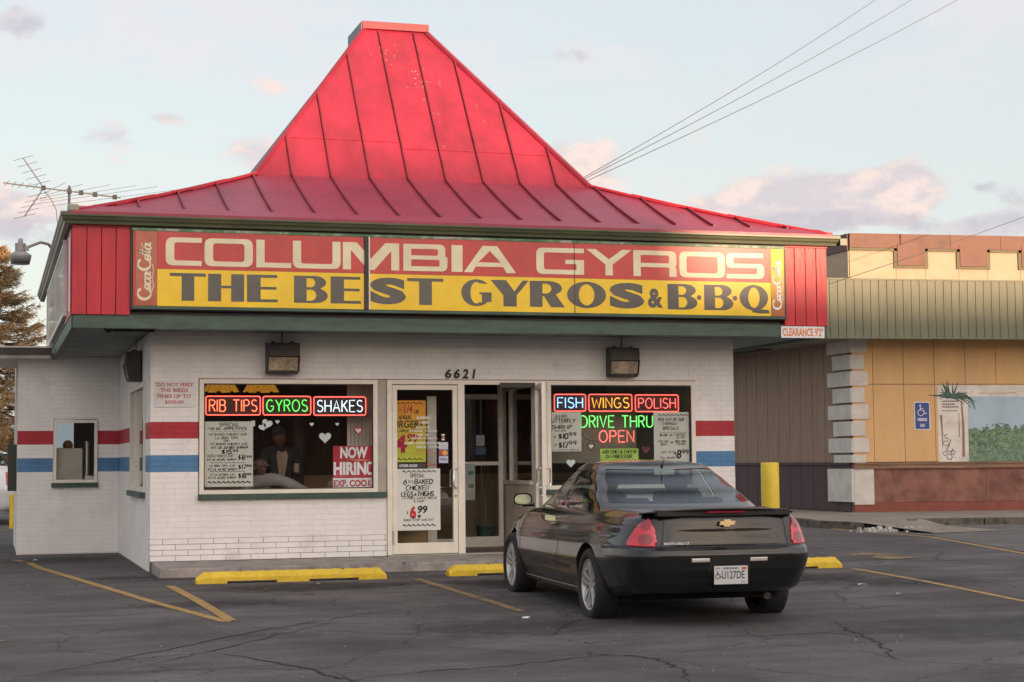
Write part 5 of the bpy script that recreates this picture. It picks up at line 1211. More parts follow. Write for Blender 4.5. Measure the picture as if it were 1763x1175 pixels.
def build_car(name, label, loc, rot, paint, detail=True, suv=False):
    car = thing(name, label, 'car', loc); car.rotation_euler = rot
    HZ = 1.28 if suv else 1.0
    n, m = (1000, 60) if detail else (200, 24)
    body = Shell(n, m, 7.5,
        half=[(0, .80), (.05, .845), (.12, .872), (.25, .895), (.45, .925), (.60, .918), (.72, .895), (.84, .865), (.92, .825), (.97, .775), (1, .72)],
        rear=[(0, -1.02), (.06, -1.09), (.14, -1.125), (.3, -1.165), (.48, -1.18), (.555, -1.17), (.585, -1.125), (.62, -1.10), (.80, -1.085), (.93, -1.075), (1, -1.05)],
        front=[(0, 3.66), (.15, 3.80), (.4, 3.85), (.6, 3.82), (.8, 3.70), (1, 3.5)],
        zb=lambda y: interp(y, [(-1.2, .335), (-.8, .315), (-.45, .26), (.4, .20), (3.2, .19), (3.9, .22)]),
        zt=lambda y: HZ*interp(y, [(-1.2, .985), (-.8, 1.0), (-.2, 1.015), (.6, .985), (1.6, .945), (2.5, .925), (3.0, .86), (3.5, .74), (3.9, .60)]), yc=1.3)
    mb = body.faces(); body.cap(mb, m, 14); body.cap(mb, 0, 4, flip=True)
    bo = obj('body', mb, [paint, M_blackm], car, local=True, smooth=True); weld(bo)
    # wheel arches cut out
    cut = MB()
    for y in (0, 2.81):
        for s in (-1, 1): cut.lathe([(.375, 0), (.372, .5)], (s*.55, y, .335), (s, 0, 0), 48)
    co_ = obj('arch_cutter', cut, M_blackm, car, local=True)
    bm_ = bo.modifiers.new('arches', 'BOOLEAN'); bm_.operation = 'DIFFERENCE'; bm_.object = co_; bm_.solver = 'EXACT'
    dg = bpy.context.evaluated_depsgraph_get(); me = bpy.data.meshes.new_from_object(bo.evaluated_get(dg)); bo.modifiers.clear(); old = bo.data; bo.data = me; me.name = 'body'
    bpy.data.objects.remove(co_)
    try: me.set_sharp_from_angle(angle=R(38))
    except Exception: pass
    # greenhouse
    gn, gm = (700, 54) if detail else (160, 20)
    gh = Shell(gn, gm, 5.0,
        half=[(0, .82), (.3, .765), (.7, .655), (.9, .585), (1, .535)],
        rear=[(0, -.50), (.15, -.33), (.5, .08), (.85, .50), (1, .74)] if not suv else [(0, -1.0), (1, -.8)],
        front=[(0, 2.66), (.5, 2.13), (.9, 1.72), (1, 1.58)],
        zb=lambda y: HZ*.94, zt=lambda y: HZ*interp(y, [(-1, 1.30), (.4, 1.372), (1.2, 1.402), (1.9, 1.372)]), yc=1.05 if not suv else .7, bow=.16, crown=.03)
    def zone(c, pl, f):
        ux, uy = pl
        if uy < 0 and abs(ux) < .90 and uy < -.70: 
            return 'rear' if .285 < f < .93 and abs(ux) < .90 else 'pillar'
        if uy > .62 and abs(ux) < .93: return 'wind' if .1 < f < .92 and abs(ux) < .87 else 'pillar'
        # side windows
        y = c.y; lo, hi = .10, .86
        if not (lo < f < hi): return 'pillar'
        yb = interp(f, [(.1, -.02), (.45, .26), (.86, .70)]) if not suv else -.75
        yf_ = interp(f, [(.1, 2.42), (.45, 2.03), (.86, 1.62)])
        if y < yb+.02 or y > yf_: return 'pillar'
        if 1.17 < y < 1.20: return 'gap'
        return 'side'
    pil = gh.faces(lambda c, p, f: zone(c, p, f) in ('pillar',)); gh.cap(pil, gm, 12, crown=lambda t, a, b: .032*(1-(2*t-1)**2)*min(1, abs(a.x)/.3))
    o = obj('roof', pil, paint, car, local=True, smooth=True); weld(o)
    obj('rear_window', gh.faces(lambda c, p, f: zone(c, p, f) == 'rear', off=-.004), M_cglass, car, local=True, smooth=True)
    obj('windscreen', gh.faces(lambda c, p, f: zone(c, p, f) == 'wind', off=-.004), M_cglass, car, local=True, smooth=True)
    for s in (-1, 1):
        obj('side_window', gh.faces(lambda c, p, f: zone(c, p, f) == 'side' and c.x*s > 0 and c.y > 1.19, off=-.004), M_cglass2, car, local=True, smooth=True)
        obj('quarter_window', gh.faces(lambda c, p, f: zone(c, p, f) == 'side' and c.x*s > 0 and c.y < 1.19, off=-.004), M_cglass2, car, local=True, smooth=True)
        obj('window_seal', gh.faces(lambda c, p, f: zone(c, p, f) == 'gap' and c.x*s > 0, off=.002), M_black, car, local=True, smooth=True)
    for (x, y) in ((-.80, 0), (.80, 0), (-.80, 2.81), (.80, 2.81)): wheel(car, x, y, 1 if x > 0 else -1)
    obj('underbody', MB().box(-.62, .62, -.45, 3.6, .22, .34), M_blackm, car, local=True)
    if not detail: 
        obj('tail_light', body.faces(lambda c, p, f: c.y < -.9 and abs(c.x) > .6 and .6 < f < .9, off=.006, skirt=.01), mat('van_tail_light', (.4, .02, .02), .2, coat=1.), car, local=True); return car
    # panel gaps on the surface
    def gap(test, name='panel_gap', m_=M_black, off=.0012): return obj(name, body.faces(test, off=off), m_, car, local=True, smooth=True)
    ys = lambda f: interp(f, [(0, 1.02), (.3, 1.0), (.7, .92), (1, .86)])
    for s in (-1, 1):
        gap(lambda c, p, f: c.x*s > .5 and abs(c.y-ys(f)) < .006 and f > .10 and f < .96)
        gap(lambda c, p, f: c.x*s > .5 and abs(c.y-2.42) < .008 and f > .10 and f < .96)
    [gap(lambda c, p, f: c.x*s > .5 and .9 < c.y < 2.42 and .095 < f < .115) for s in (-1, 1)]
    gap(lambda c, p, f: c.y < -.62 and abs(c.x) < .60 and .575 < f < .598, off=.002)
    for s in (-1, 1):
        gap(lambda c, p, f: c.y < -.40 and c.x*s > .78 and abs(f-.585) < .012 and c.y > -.95)
        gap(lambda c, p, f: c.y < -.9 and .60 < f < .985 and abs(c.x*s-.578-(f-.6)*-.12) < .006)
    for s in (-1, 1): obj('rocker_trim', body.faces(lambda c, p, f: c.x*s > .5 and .42 < c.y < 2.40 and .02 < f < .10, off=.008, skirt=.008), M_rock, car, local=True, smooth=True)
    obj('bumper_glint', body.faces(lambda c, p, f: c.y < -.55 and .175 < f < .19, off=.003), mat('bumper_crease_reflection', (.14, .14, .145), .3), car, local=True, smooth=True)  # light strip paints the reflection along the bumper crease
    # tail lights: tall kidney shape, wider at the bottom, wrapping the corner
    def tl(c, p, f, s):
        if c.y > -.55 or c.x*s < .45: return False
        z = (f-.592)/.405
        if not 0 < z < 1: return False
        inner = .612+.05*z-.02*math.sin(pi*z); yo = -.85-.13*z**1.4
        e = 1-(2*z-1)**6
        return abs(c.x) > inner+(.03*(1-e)) and c.y < yo-.04*(1-e)
    M_tail = mat('red_tail_lens', (.52, .010, .028), .12, var=.25, vscale=7, coat=1., emit=(1, .03, .06), estr=.010)
    M_tail2 = mat('dark_red_bowl', (.28, .008, .02), .2, var=.2, coat=1.)
    for s in (-1, 1):
        t = obj('tail_light', body.faces(lambda c, p, f: tl(c, p, f, s), off=.010, skirt=.012), M_tail, car, local=True, smooth=True)
        def bowl(c, p, f, z0, rz, ry):
            return tl(c, p, f, s) and ((f-z0)/rz)**2+((abs(c.x)+max(0., c.y+1.09)*.9-.775)/ry)**2 < 1
        obj('lamp_bowl', body.faces(lambda c, p, f: bowl(c, p, f, .685, .070, .085), off=.0125), M_tail2, t, local=True, smooth=True)
        obj('lamp_bowl', body.faces(lambda c, p, f: bowl(c, p, f, .865, .060, .065), off=.0125), M_tail2, t, local=True, smooth=True)
        obj('reverse_light', body.faces(lambda c, p, f: c.y < -1 and .185 < c.x*s < .345 and .395 < f < .455, off=.006, skirt=.008), mat('clear_lens', (.55, .50, .44), .2, coat=1.) if s < 0 else bpy.data.materials['clear_lens'], car, local=True, smooth=True)
    # spoiler
    sp = MB(); K = 40
    for k in range(K+1):
        t = k/K*2-1; x = .705*t; e = math.sqrt(max(0, 1-abs(t)**7)); y = -1.0+.11*t*t; zc = 1.036-.035*abs(t)**2.2
        c = .115*max(e, .25); th = .010*max(e, .2)
        sec = [(y+c*.9, zc-.02), (y+c*.3, zc+th*1.1), (y-c*.6, zc+th*1.4), (y-c*.98, zc+th), (y-c*.98, zc-th*.6), (y-c*.5, zc-th*.9), (y+c*.3, zc-th*1.8)]
        sp.v += [(x, a, b) for a, b in sec]
    q = 7
    for k in range(K):
        for i in range(q): sp.f.append((k*q+i, k*q+(i+1) % q, (k+1)*q+(i+1) % q, (k+1)*q+i)); sp.mi.append(0)
    sp.f += [tuple(range(q))[::-1], tuple(K*q+i for i in range(q))]; sp.mi += [0, 0]
    s_o = obj('spoiler', sp, paint, car, local=True, smooth=True); weld(s_o)
    mb = MB()
    for x0, x1 in ((-.60, -.205), (-.205, .205), (.205, .60)): mb.box(x0, x1, -1.06, -.93, .98, 1.030)
    obj('spoiler_shade_foot', mb, M_black, s_o, local=True)  # black box also paints the dark shade under the spoiler
    obj('brake_light', B(-.17, .17, -1.094, -1.05, 1.003, 1.020), M_tail2, s_o, local=True, bevel=.003)
    # plate recess, plate with characters
    obj('plate_recess', body.faces(lambda c, p, f: c.y < -1 and abs(c.x) < .185 and .22 < f < .475, off=.002), M_black, car, local=True)
    yp = -1.196
    pt = obj('number_plate', B(-.152, .152, yp, yp+.008, .405, .560), mat('plate_white', (.55, .55, .54), .5, var=.03), car, local=True, bevel=.004)
    o_ = Vector((0, yp-.0005, 0)); mb = MB()
    fit(mb, 'U127DE', (-.085, yp-.0004, .452), X_, Z_, .205, .066, .0012, off=.012); obj('plate_characters', mb, mat('plate_ink', (.04, .05, .07), .6), pt, local=True)
    mb = MB(); fit(mb, 'INDIANA', (-.07, yp-.0004, .533), X_, Z_, .135, .017, .0012, off=.02); fit(mb, '09', (-.135, yp-.0004, .535), X_, Z_, .035, .013, .0012, off=.01); fit(mb, '.00', (.08, yp-.0004, .418), X_, Z_, .045, .011, .0012)
    obj('plate_heading', mb, bpy.data.materials['plate_ink'], pt, local=True)
    obj('plate_tag', B(.098, .135, yp-.0022, yp-.0002, .528, .550), mat('plate_tag_red', (.55, .10, .05), .5), pt, local=True)
    def wheelchair(mb, ox, y, oz, h):
        S = lambda pts, t: mb.tube([(ox+a*h, y, oz+b*h) for a, b in pts], t*h, 5)
        mb.lathe([(.085*h, 0), (.085*h, .002)], (ox+.30*h, y, oz+.92*h), (0, -1, 0), 10)
        S([(.31, .82), (.33, .52), (.62, .52), (.78, .18), (.92, .24)], .055); S([(.33, .68), (.58, .68)], .045)
        S([(.26, .60), (.10, .44), (.06, .26), (.16, .08), (.36, .01), (.56, .10), (.64, .27)], .05)
    globals()['wheelchair'] = wheelchair
    mb = MB(); wheelchair(mb, -.145, yp-.001, .452, .066); obj('wheelchair_symbol', mb, bpy.data.materials['plate_ink'], pt, local=True)
    # bow tie badge and model lettering
    by = -1.118
    obj('badge', MB().prism([(-.070, -.017), (-.030, -.017), (-.030, -.030), (.026, -.030), (.026, -.017), (.062, -.017), (.075, .017), (.032, .017), (.032, .030), (-.026, .030), (-.026, .017), (-.058, .017)], (0, by+.01, .918), X_, Z_, (0, -.018, 0)), mat('gold_badge', (.85, .62, .30), .35, metal=.2, var=.05), car, local=True, bevel=.0015)
    mb = MB(); fit(mb, 'MONTE CARLO', (-.565, -1.105, .742), X_, Z_, .185, .019, .004, off=.03); fit(mb, 'LT', (-.370, -1.105, .742), X_, Z_, .03, .019, .004, off=.03); obj('model_lettering', mb, M_whitep, car, local=True)
    # mirrors
    for s in (-1, 1):
        mb = MB(); rings = []
        K1, K2 = 10, 20
        for i in range(K1+1):
            a = pi*i/K1*.5
            for k in range(K2):
                b = 2*pi*k/K2; rx, rz = .10*math.sin(a) if i else .0, .062*math.sin(a) if i else .0
                mb.v.append((s*(.925)+math.copysign(abs(math.cos(b))**.7, math.cos(b))*rx*1.0, 2.22+.10*math.cos(a), 1.025+math.copysign(abs(math.sin(b))**.7, math.sin(b))*rz))
        for i in range(K1):
            for k in range(K2): mb.f.append((i*K2+k, i*K2+(k+1) % K2, (i+1)*K2+(k+1) % K2, (i+1)*K2+k)); mb.mi.append(0)
        mb.box(min(s*.80, s*.92), max(s*.80, s*.92), 2.22, 2.28, .95, .99)
        o = obj('wing_mirror', mb, paint, car, local=True, smooth=True)
        mb = MB(); pts = [(s*.925+.086*math.copysign(abs(math.cos(2*pi*k/24))**.7, math.cos(2*pi*k/24)), 2.214, 1.025+.050*math.copysign(abs(math.sin(2*pi*k/24))**.7, math.sin(2*pi*k/24))) for k in range(24)]
        mb.add(pts+[(a, b+.006, c) for a, b, c in pts], [tuple(range(24)), tuple(range(47, 23, -1))]+[(i, i+24, (i+1) % 24+24, (i+1) % 24) for i in range(24)])
        obj('mirror_glass', mb, mat('mirror_glass', (.60, .62, .42), .08, metal=1., var=0), o, local=True)
    # door handle and fuel flap
    for s in (-1, 1): obj('door_handle', body.faces(lambda c, p, f: c.x*s > .5 and 1.12 < c.y < 1.30 and .80 < f < .835, off=.018, skirt=.02), paint, car, local=True, smooth=True)
    # interior seen through the glass
    M_seat = mat('dark_seat_cloth', (.03, .028, .027), .9)
    for x in (-.36, .36):
        obj('seat', MB().box(x-.22, x+.22, 1.15, 1.30, .90, 1.13), M_seat, car, local=True, bevel=.06); obj('headrest', MB().box(x-.12, x+.12, 1.12, 1.22, 1.13, 1.28), M_seat, car, local=True, bevel=.045)
        obj('rear_headrest', MB().box(x-.15, x+.15, .25, .36, .98, 1.09), M_seat, car, local=True, bevel=.04)
    obj('parcel_shelf', MB().box(-.62, .62, -.3, .35, .985, 1.0), M_blackm, car, local=True)
    obj('steering_wheel', MB().tube([(-.36+.17*math.cos(2*pi*k/20), 1.95+.05*math.sin(2*pi*k/20), .98+.15*math.sin(2*pi*k/20)) for k in range(20)], .014, 6, closed=True), M_seat, car, local=True)
    obj('inner_mirror', MB().box(-.10, .10, 1.85, 1.87, 1.22, 1.28), M_seat, car, local=True, bevel=.01)
    obj('antenna', MB().tube([(.02, .62, 1.36), (.02, .60, 1.395)], .012, 8).tube([(.02, .60, 1.39), (.02, .55, 1.435)], .004, 6), M_black, car, local=True)
    obj('tail_pipe', MB().lathe([(.03, 0), (.032, .12)], (.44, -.80, .275), (0, -1, 0), 14), M_dark, car, local=True)
    obj('muffler', MB().lathe([(.06, 0), (.06, .4)], (.22, -.66, .30), (1, 0, 0), 18), M_blackm, car, local=True)
    return car
M_paint = mat('dark_charcoal_car_paint', (.009, .009, .009), .35, metal=.0, var=.06, vscale=1.5, coat=.9, spec=.2)
build_car('parked_car', 'dark charcoal two-door coupe with rear spoiler and red tail lights parked nose to the shop', (4.17, -7.05, -.118), (.014, 0, -.042), M_paint)
build_car('parked_car', 'white van partly hidden at the far left edge behind the wing', (-2.4, 20.2, 0), (0, 0, R(88)), mat('white_van_paint', (.62, .62, .62), .35, var=.03, coat=.8), detail=False, suv=True)

# ================================================================== NEIGHBOUR BUILDING
NB = thing('commercial_building', 'tan and brown commercial building on the right with green siding band and painted mural', 'building', (16.68, 13.36, .15))
C0 = Vector((16.68, 13.36, 0)); DU = Vector((math.cos(R(5)), -math.sin(R(5)), 0)); DN = Vector((-math.sin(R(5)), -math.cos(R(5)), 0))   # along the front, out of the front
def fb(mb, s0, s1, n0, n1, z0, z1):
    """box in front-wall coordinates: s along, n outwards"""
    p = [C0+DU*s0+DN*n1, C0+DU*s1+DN*n1, C0+DU*s1+DN*n0, C0+DU*s0+DN*n0]
    return mb.hexa([q+Z_*z0 for q in p], [q+Z_*z1 for q in p])
M_stucco = mat('tan_orange_panel', (.68, .42, .19), .8, var=.07, vscale=1.5, bump=.2, bscale=60, c2=(.58, .38, .20), c2lo=.45, c2hi=.8, c2scale=.9, stretch=(1, 1, .35))
M_cream = mat('cream_parapet', (.42, .32, .215), .7, var=.06, c2=(.37, .28, .18), c2lo=.55, c2hi=.8)
M_brown = mat('mottled_brown_wall', (.21, .085, .062), .7, var=.3, vscale=2, c2=(.30, .14, .10), c2lo=.45, c2hi=.65, c2scale=1.8, bump=.2)
M_rust = mat('rust_brown_parapet', (.155, .062, .038), .6, var=.22, vscale=2, c2=(.11, .042, .028), c2lo=.5, c2hi=.7)
M_reds = mat('red_brown_base_strip', (.24, .065, .042), .7, var=.12)
M_olive = mat('olive_trim', (.14, .12, .06), .7)
M_gsid = mat('olive_green_siding', (.155, .16, .10), .6, var=.1, vscale=4, stretch=(1, 1, .3))
M_quoin = mat('white_quoin', (.60, .57, .52), .7, var=.1, c2=(.42, .38, .34), c2lo=.6, c2hi=.8)
M_sdk = mat('dark_brown_siding', (.075, .045, .046), .7, var=.15, stretch=(6, 6, .4)); M_stan = mat('taupe_brown_siding', (.29, .195, .14), .7, var=.12, stretch=(6, 6, .4))
mb = MB(); fb(mb, 0, 14, -.3, -.06, 0, 4.3); obj('front_wall_core', mb, M_brown, NB)
# wall sheets with visible joints
js = [.0, .50, 1.24, 1.99, 2.75, 3.51, 4.27, 5.03, 5.79, 6.55, 7.31, 8.07, 8.83, 9.59, 10.35, 11.1]
for a, b in zip(js[:-1], js[1:]):
    mb = MB(); fb(mb, a+.006, b-.006, -.05, 0, 3.006, 4.2); obj('wall_panel', mb, M_stucco, NB)
    mb = MB(); fb(mb, a+.006, b-.006, -.05, 0, 1.25, 2.994); obj('wall_panel', mb, M_stucco, NB)
mb = MB(); fb(mb, .0, 14, -.05, .0, .34, 1.10); obj('base_panel', mb, M_brown, NB)
for s in (3.2, 5.7, 8.2): mb = MB(); fb(mb, s, s+.012, .0, .004, .34, 1.10); obj('base_joint', mb, M_olive, NB)
mb = MB(); fb(mb, .0, 14, -.05, .012, .10, .335); obj('base_strip', mb, M_reds, NB)
mb = MB(); fb(mb, .0, 14, -.05, .06, 1.10, 1.15); fb(mb, 0, 14, -.05, .04, 1.152, 1.195); fb(mb, 0, 14, -.05, .065, 1.197, 1.235); obj('wood_ledge', mb, mat('brown_wood_ledge', (.26, .15, .09), .7, var=.25, stretch=(.4, .4, 8)), NB)
# quoins wrapping the corner
qz = [(3.62, 3.98), (3.22, 3.57), (2.82, 3.17), (2.42, 2.77), (2.02, 2.37), (1.63, 1.97), (1.24, 1.58)]
qz = [(3.80, 4.10), (3.42, 3.75), (3.01, 3.36), (2.61, 2.95), (2.21, 2.55), (1.80, 2.15), (1.40, 1.74), (1.24, 1.36)]
for k in range(8):
    z1 = 4.04-k*.375; z0 = max(z1-.325, 1.24); w = .36 if k % 2 == 0 else .28
    mb = MB(); fb(mb, -.03, w, -.05, .03, z0, z1); q_ = obj('quoin', mb, M_quoin, NB)
    mb = MB(); mb.box(16.62, 16.68-.035, 13.36-.02, 13.36+(1.1 if k % 2 == 0 else .85), z0, z1); obj('quoin', mb, M_quoin, NB)
mb = MB(); fb(mb, -.01, .46, -.05, .03, .30, 1.095); obj('corner_plinth', mb, M_quoin, NB); obj('corner_plinth', B(16.60, 16.66, 13.33, 14.5, .36, 1.10), M_quoin, NB)
# side wall, facing left
obj('side_wall_core', B(16.75, 16.95, 13.7, 32, 0, 4.3), M_stan, NB)
k = 0; y = 13.5
while y < 26:
    w = .62; obj('siding_plank', B(16.68, 16.75, y+.01, y+w-.01, 1.25, 4.2), M_stan, NB); obj('siding_plank', B(16.67, 16.75, y+.01, y+w-.01, .15, 1.20), M_sdk, NB); y += w; k += 1
obj('side_ledge', B(16.63, 16.74, 13.5, 28, 1.19, 1.245), M_sdk, NB)
# overhang with green siding, cream parapet above
OX0 = -1.30
mb = MB(); fb(mb, OX0, 14, -.2, 1.02, 4.02, 4.06); obj('overhang_soffit', mb, mat('grey_soffit', (.27, .25, .22), .8, var=.1), NB)
mb = MB(); mb.box(15.35, 16.7, 12.6, 32, 4.00, 4.04); obj('overhang_soffit', mb, bpy.data.materials['grey_soffit'], NB)
obj('soffit_vent', B(15.7, 16.2, 16.5, 18.5, 3.975, 3.998), M_black, NB)
mb = MB(); fb(mb, OX0, 14, .80, 1.0, 4.0, 5.27); obj('band_core', mb, M_olive, NB)
s = OX0
while s < 7.3:
    mb = MB(); fb(mb, s+.006, s+.185, 1.0, 1.035, 3.985, 5.25); obj('siding_strip', mb, M_gsid, NB)
    s += .192
mb = MB(); fb(mb, OX0-.02, 14, .98, 1.05, 3.955, 3.985); fb(mb, OX0-.02, 14, .98, 1.05, 5.25, 5.285); obj('band_trim', mb, M_gsid, NB)
M_flm = mat('ceiling_fitting', (.5, .4, .1), .5)
mb = MB(); fb(mb, 2.95, 3.4, .5, .8, 3.99, 4.018); obj('soffit_light', mb, M_flm, NB)
mb = MB(); fb(mb, 0, 14, -.6, -.05, 4.3, 6.40); obj('parapet_core', mb, M_rust, NB)
obj('parapet_side', B(16.655, 16.679, 13.38, 32, 5.28, 6.02), M_cream, NB); obj('parapet_side_wall', B(16.75, 17.2, 14.0, 32, 4.3, 6.38), M_cream, NB)
obj('parapet_side_band', B(16.64, 16.679, 13.38, 32, 6.03, 6.415), mat('purple_brown_band', (.14, .085, .08), .7), NB)
tabs = [(1.13+1.535*k, 1.84+1.535*k) for k in range(7)]
edges = [0.0]+[q for t in tabs for q in t]+[12.2]
for i in range(0, len(edges), 2):
    a, b = edges[i], edges[i+1]; mb = MB(); fb(mb, a+.008, b-.008, -.05, .0, 5.28, 6.03); obj('cream_panel', mb, M_cream, NB)
for a, b in tabs:
    mb = MB(); fb(mb, a, b, -.05, .0, 5.28, 5.64); obj('cream_panel', mb, M_cream, NB)
    mb = MB(); fb(mb, a+.02, b-.02, -.05, .05, 5.70, 6.18); obj('parapet_tab', mb, M_rust, NB)
    mb = MB(); fb(mb, a-.06, a+.015, -.05, .035, 5.64, 6.03); fb(mb, b-.015, b+.06, -.05, .035, 5.64, 6.03); fb(mb, a+.015, b-.015, -.05, .035, 5.64, 5.695); obj('tab_trim', mb, M_olive, NB)
for i in range(0, len(edges), 2):
    mb = MB(); fb(mb, edges[i]+(.06 if i else 0), edges[i+1]-.06, -.05, .035, 6.03, 6.09); obj('band_trim', mb, M_olive, NB)
for s0 in [0, 1.2, 2.45, 3.7, 4.95, 6.2, 7.45, 8.7, 9.95]:
    mb = MB(); fb(mb, s0+.004, s0+1.246, -.05, .04, 6.10 if 0 else 6.095, 6.42); obj('coping_panel', mb, M_rust, NB)
# mural: flat paint on the wall
def flat(pts, n, m_, name, parent, mb=None):
    q = mb or MB(); q.add([C0+DU*s+DN*n+Z_*z for s, z in pts], [tuple(range(len(pts)))])
    if mb is None: return obj(name, q, m_, parent)
mural = obj('mural', MB().add([C0+DU*s+DN*.0025+Z_*z for s, z in [(2.05, 1.24), (2.79, 1.24), (2.79, 2.98), (2.05, 2.98)]], [(0, 1, 2, 3)]), mat('mural_white_column', (.72, .67, .60), .8, var=.1, c2=(.50, .40, .34), c2lo=.55, c2hi=.75, c2scale=5), NB)
flat([(2.79, 2.72), (9, 2.72), (9, 2.98), (2.79, 2.98)], .0025, bpy.data.materials['mural_white_column'], 'painted_lintel', mural)
flat([(2.79, 1.24), (9, 1.24), (9, 2.72), (2.79, 2.72)], .0025, mat('mural_sky_blue', (.40, .52, .60), .8, var=.06, vscale=2), 'painted_sky', mural)
mb = MB(); pts = [(2.79, 1.24), (9, 1.24)]; s = 9.
while s > 2.79: pts.append((s, 2.02+random.uniform(-.10, .10))); s -= .09
pts.append((2.79, 1.95)); flat(pts, .0032, mat('mural_foliage', (.14, .23, .15), .8, var=.45, vscale=9, c2=(.17, .26, .20), c2lo=.45, c2hi=.6, c2scale=5), 'painted_foliage', mural)
M_lf = [mat('mural_leaf_%s' % n, c, .8, var=.1) for n, c in (('dark', (.04, .08, .05)), ('yellow', (.38, .36, .10)), ('pale', (.22, .30, .22)), ('mid', (.10, .22, .12)))]
for gi, m_ in enumerate(M_lf):
    mb = MB()
    for k in range(420):
        s, z = random.uniform(2.83, 7.2), random.uniform(1.27, 2.0) if gi != 0 else random.uniform(1.27, 2.1); a = random.uniform(-1.2, 1.2); L_, w_ = random.uniform(.05, .13), random.uniform(.008, .02); n_ = .0036+.0003*gi+.000001*k
        d = (math.cos(a), math.sin(a)); e = (-d[1], d[0]); flat([(s-d[0]*L_*.5, z-d[1]*L_*.5), (s+e[0]*w_, z-abs(e[1])*w_), (s+d[0]*L_*.5, z+d[1]*L_*.5), (s-e[0]*w_, z+abs(e[1])*w_)], n_, None, None, None, mb)
    stuff(obj('painted_leaves', mb, m_, mural))
M_pl = mat('mural_plant_green', (.07, .13, .10), .8, var=.3, vscale=12)
mb = MB()
def stroke2d(pts, w0, w1, n, mb):
    m_ = len(pts); q = [Vector(p) for p in pts]; A = []; B_ = []
    for i, c in enumerate(q):
        d = (q[min(m_-1, i+1)]-q[max(0, i-1)]).normalized(); e = Vector((-d.y, d.x)); w = lerp(w0, w1, i/(m_-1)); A.append(c+e*w); B_.append(c-e*w)
    mb.add([C0+DU*c.x+DN*n+Z_*c.y for c in A+B_], [(i+m_, i+1+m_, i+1, i) for i in range(m_-1)])
for k in range(22):
    a = R(random.uniform(5, 175)); L_ = random.uniform(.30, .62); dr = random.uniform(.05, .30)*abs(math.cos(a)); x0 = 2.40+random.uniform(-.16, .16)
    stroke2d([(x0+L_*t*math.cos(a), 2.70+L_*.72*t*math.sin(a)-dr*t*t*1.1) for t in (0, .2, .4, .6, .8, 1)], .028, .004, .006+.0004*k, mb)
stroke2d([(2.62, 2.72), (2.75, 2.74), (2.86, 2.68), (2.93, 2.55), (2.97, 2.42)], .03, .006, .0155, mb)
obj('painted_plant', mb, M_pl, mural)
mb = MB()
for z, n_ in ((2.60, 9), (2.53, 7), (2.47, 9)):
    for k in range(n_): s = 2.17+.045*k; flat([(s, z), (s+.03, z-.004), (s+.034, z+.028), (s+.004, z+.03)], .0045, None, None, None, mb)
stroke2d([(2.15, 2.40), (2.34, 2.39), (2.55, 2.40)], .008, .006, .0045, mb)
obj('painted_ornament', mb, mat('mural_dark_brown', (.08, .045, .04), .8), mural)
mb = MB(); stroke2d([(2.13, 2.30), (2.15, 1.9), (2.15, 1.55)], .03, .008, .0042, mb); stroke2d([(2.64, 2.62), (2.67, 2.0), (2.66, 1.35)], .02, .035, .0042, mb); stroke2d([(2.57, 2.35), (2.57, 1.8)], .006, .012, .0044, mb); stroke2d([(3.05, 2.80), (3.5, 2.79), (4.0, 2.805)], .004, .006, .0042, mb)
obj('painted_shading', mb, mat('mural_taupe', (.30, .19, .15), .8), mural)
mb = MB()
def gpath(p, k): stroke2d(p, .009, .008, .0048+.0005*k, mb)
gpath([(2.28, 1.86), (2.20, 1.84), (2.22, 1.78), (2.30, 1.76), (2.27, 1.70), (2.19, 1.71), (2.16, 1.64), (2.24, 1.60), (2.30, 1.64), (2.26, 1.52)], 0); gpath([(2.36, 1.74), (2.30, 1.60), (2.24, 1.50), (2.34, 1.46), (2.40, 1.52)], 1)
gpath([(2.22, 1.48), (2.15, 1.44), (2.20, 1.38), (2.28, 1.40), (2.24, 1.47)], 2); gpath([(2.40, 1.50), (2.46, 1.46), (2.42, 1.40), (2.36, 1.42), (2.39, 1.54)], 3); gpath([(2.24, 1.36), (2.27, 1.30), (2.34, 1.29), (2.38, 1.35), (2.36, 1.40), (2.30, 1.42)], 4)
obj('graffiti', mb, bpy.data.materials['mural_dark_brown'], mural)
# accessible parking sign
ps = thing('parking_sign', 'small blue PARKING ONLY sign with white wheelchair symbol on the tan wall', 'sign', C0+DU*1.66+DN*.01+Z_*1.97)
mb = MB(); pts = rnd([(1.475, 1.965), (1.86, 1.965), (1.86, 2.60), (1.475, 2.60)], [.04]*4)
p3 = [C0+DU*s+DN*.004+Z_*z for s, z in pts]; n_ = len(p3); mb.add(p3+[q+DN*.008 for q in p3], [tuple(range(n_))[::-1], tuple(range(n_, 2*n_))]+[(i, (i+1) % n_, (i+1) % n_+n_, i+n_) for i in range(n_)])
obj('sign_plate', mb, M_whitep, ps)
mb = MB(); pts = rnd([(1.495, 1.985), (1.84, 1.985), (1.84, 2.58), (1.495, 2.58)], [.03]*4); flat(pts, .0135, mat('sign_blue', (.035, .06, .24), .5), 'blue_field', ps)
mb = MB(); fit(mb, 'PARKING', C0+DU*1.555+DN*.014+Z_*2.16, DU, Z_, .225, .075, .002, off=.03); fit(mb, 'ONLY', C0+DU*1.61+DN*.014+Z_*2.03, DU, Z_, .125, .075, .002, off=.03); obj('lettering', mb, M_whitep, ps)
mb = MB(); O = C0+DU*1.545+DN*.016+Z_*2.28; hh = .25
def SS(pts, t): mb.tube([O+DU*a*hh+Z_*b*hh for a, b in pts], t*hh, 5)
SS([(.31, .82), (.33, .52), (.62, .52), (.78, .18), (.92, .24)], .05); SS([(.33, .68), (.58, .68)], .04); SS([(.26, .60), (.10, .44), (.06, .26), (.16, .08), (.36, .01), (.56, .10), (.64, .27)], .045)
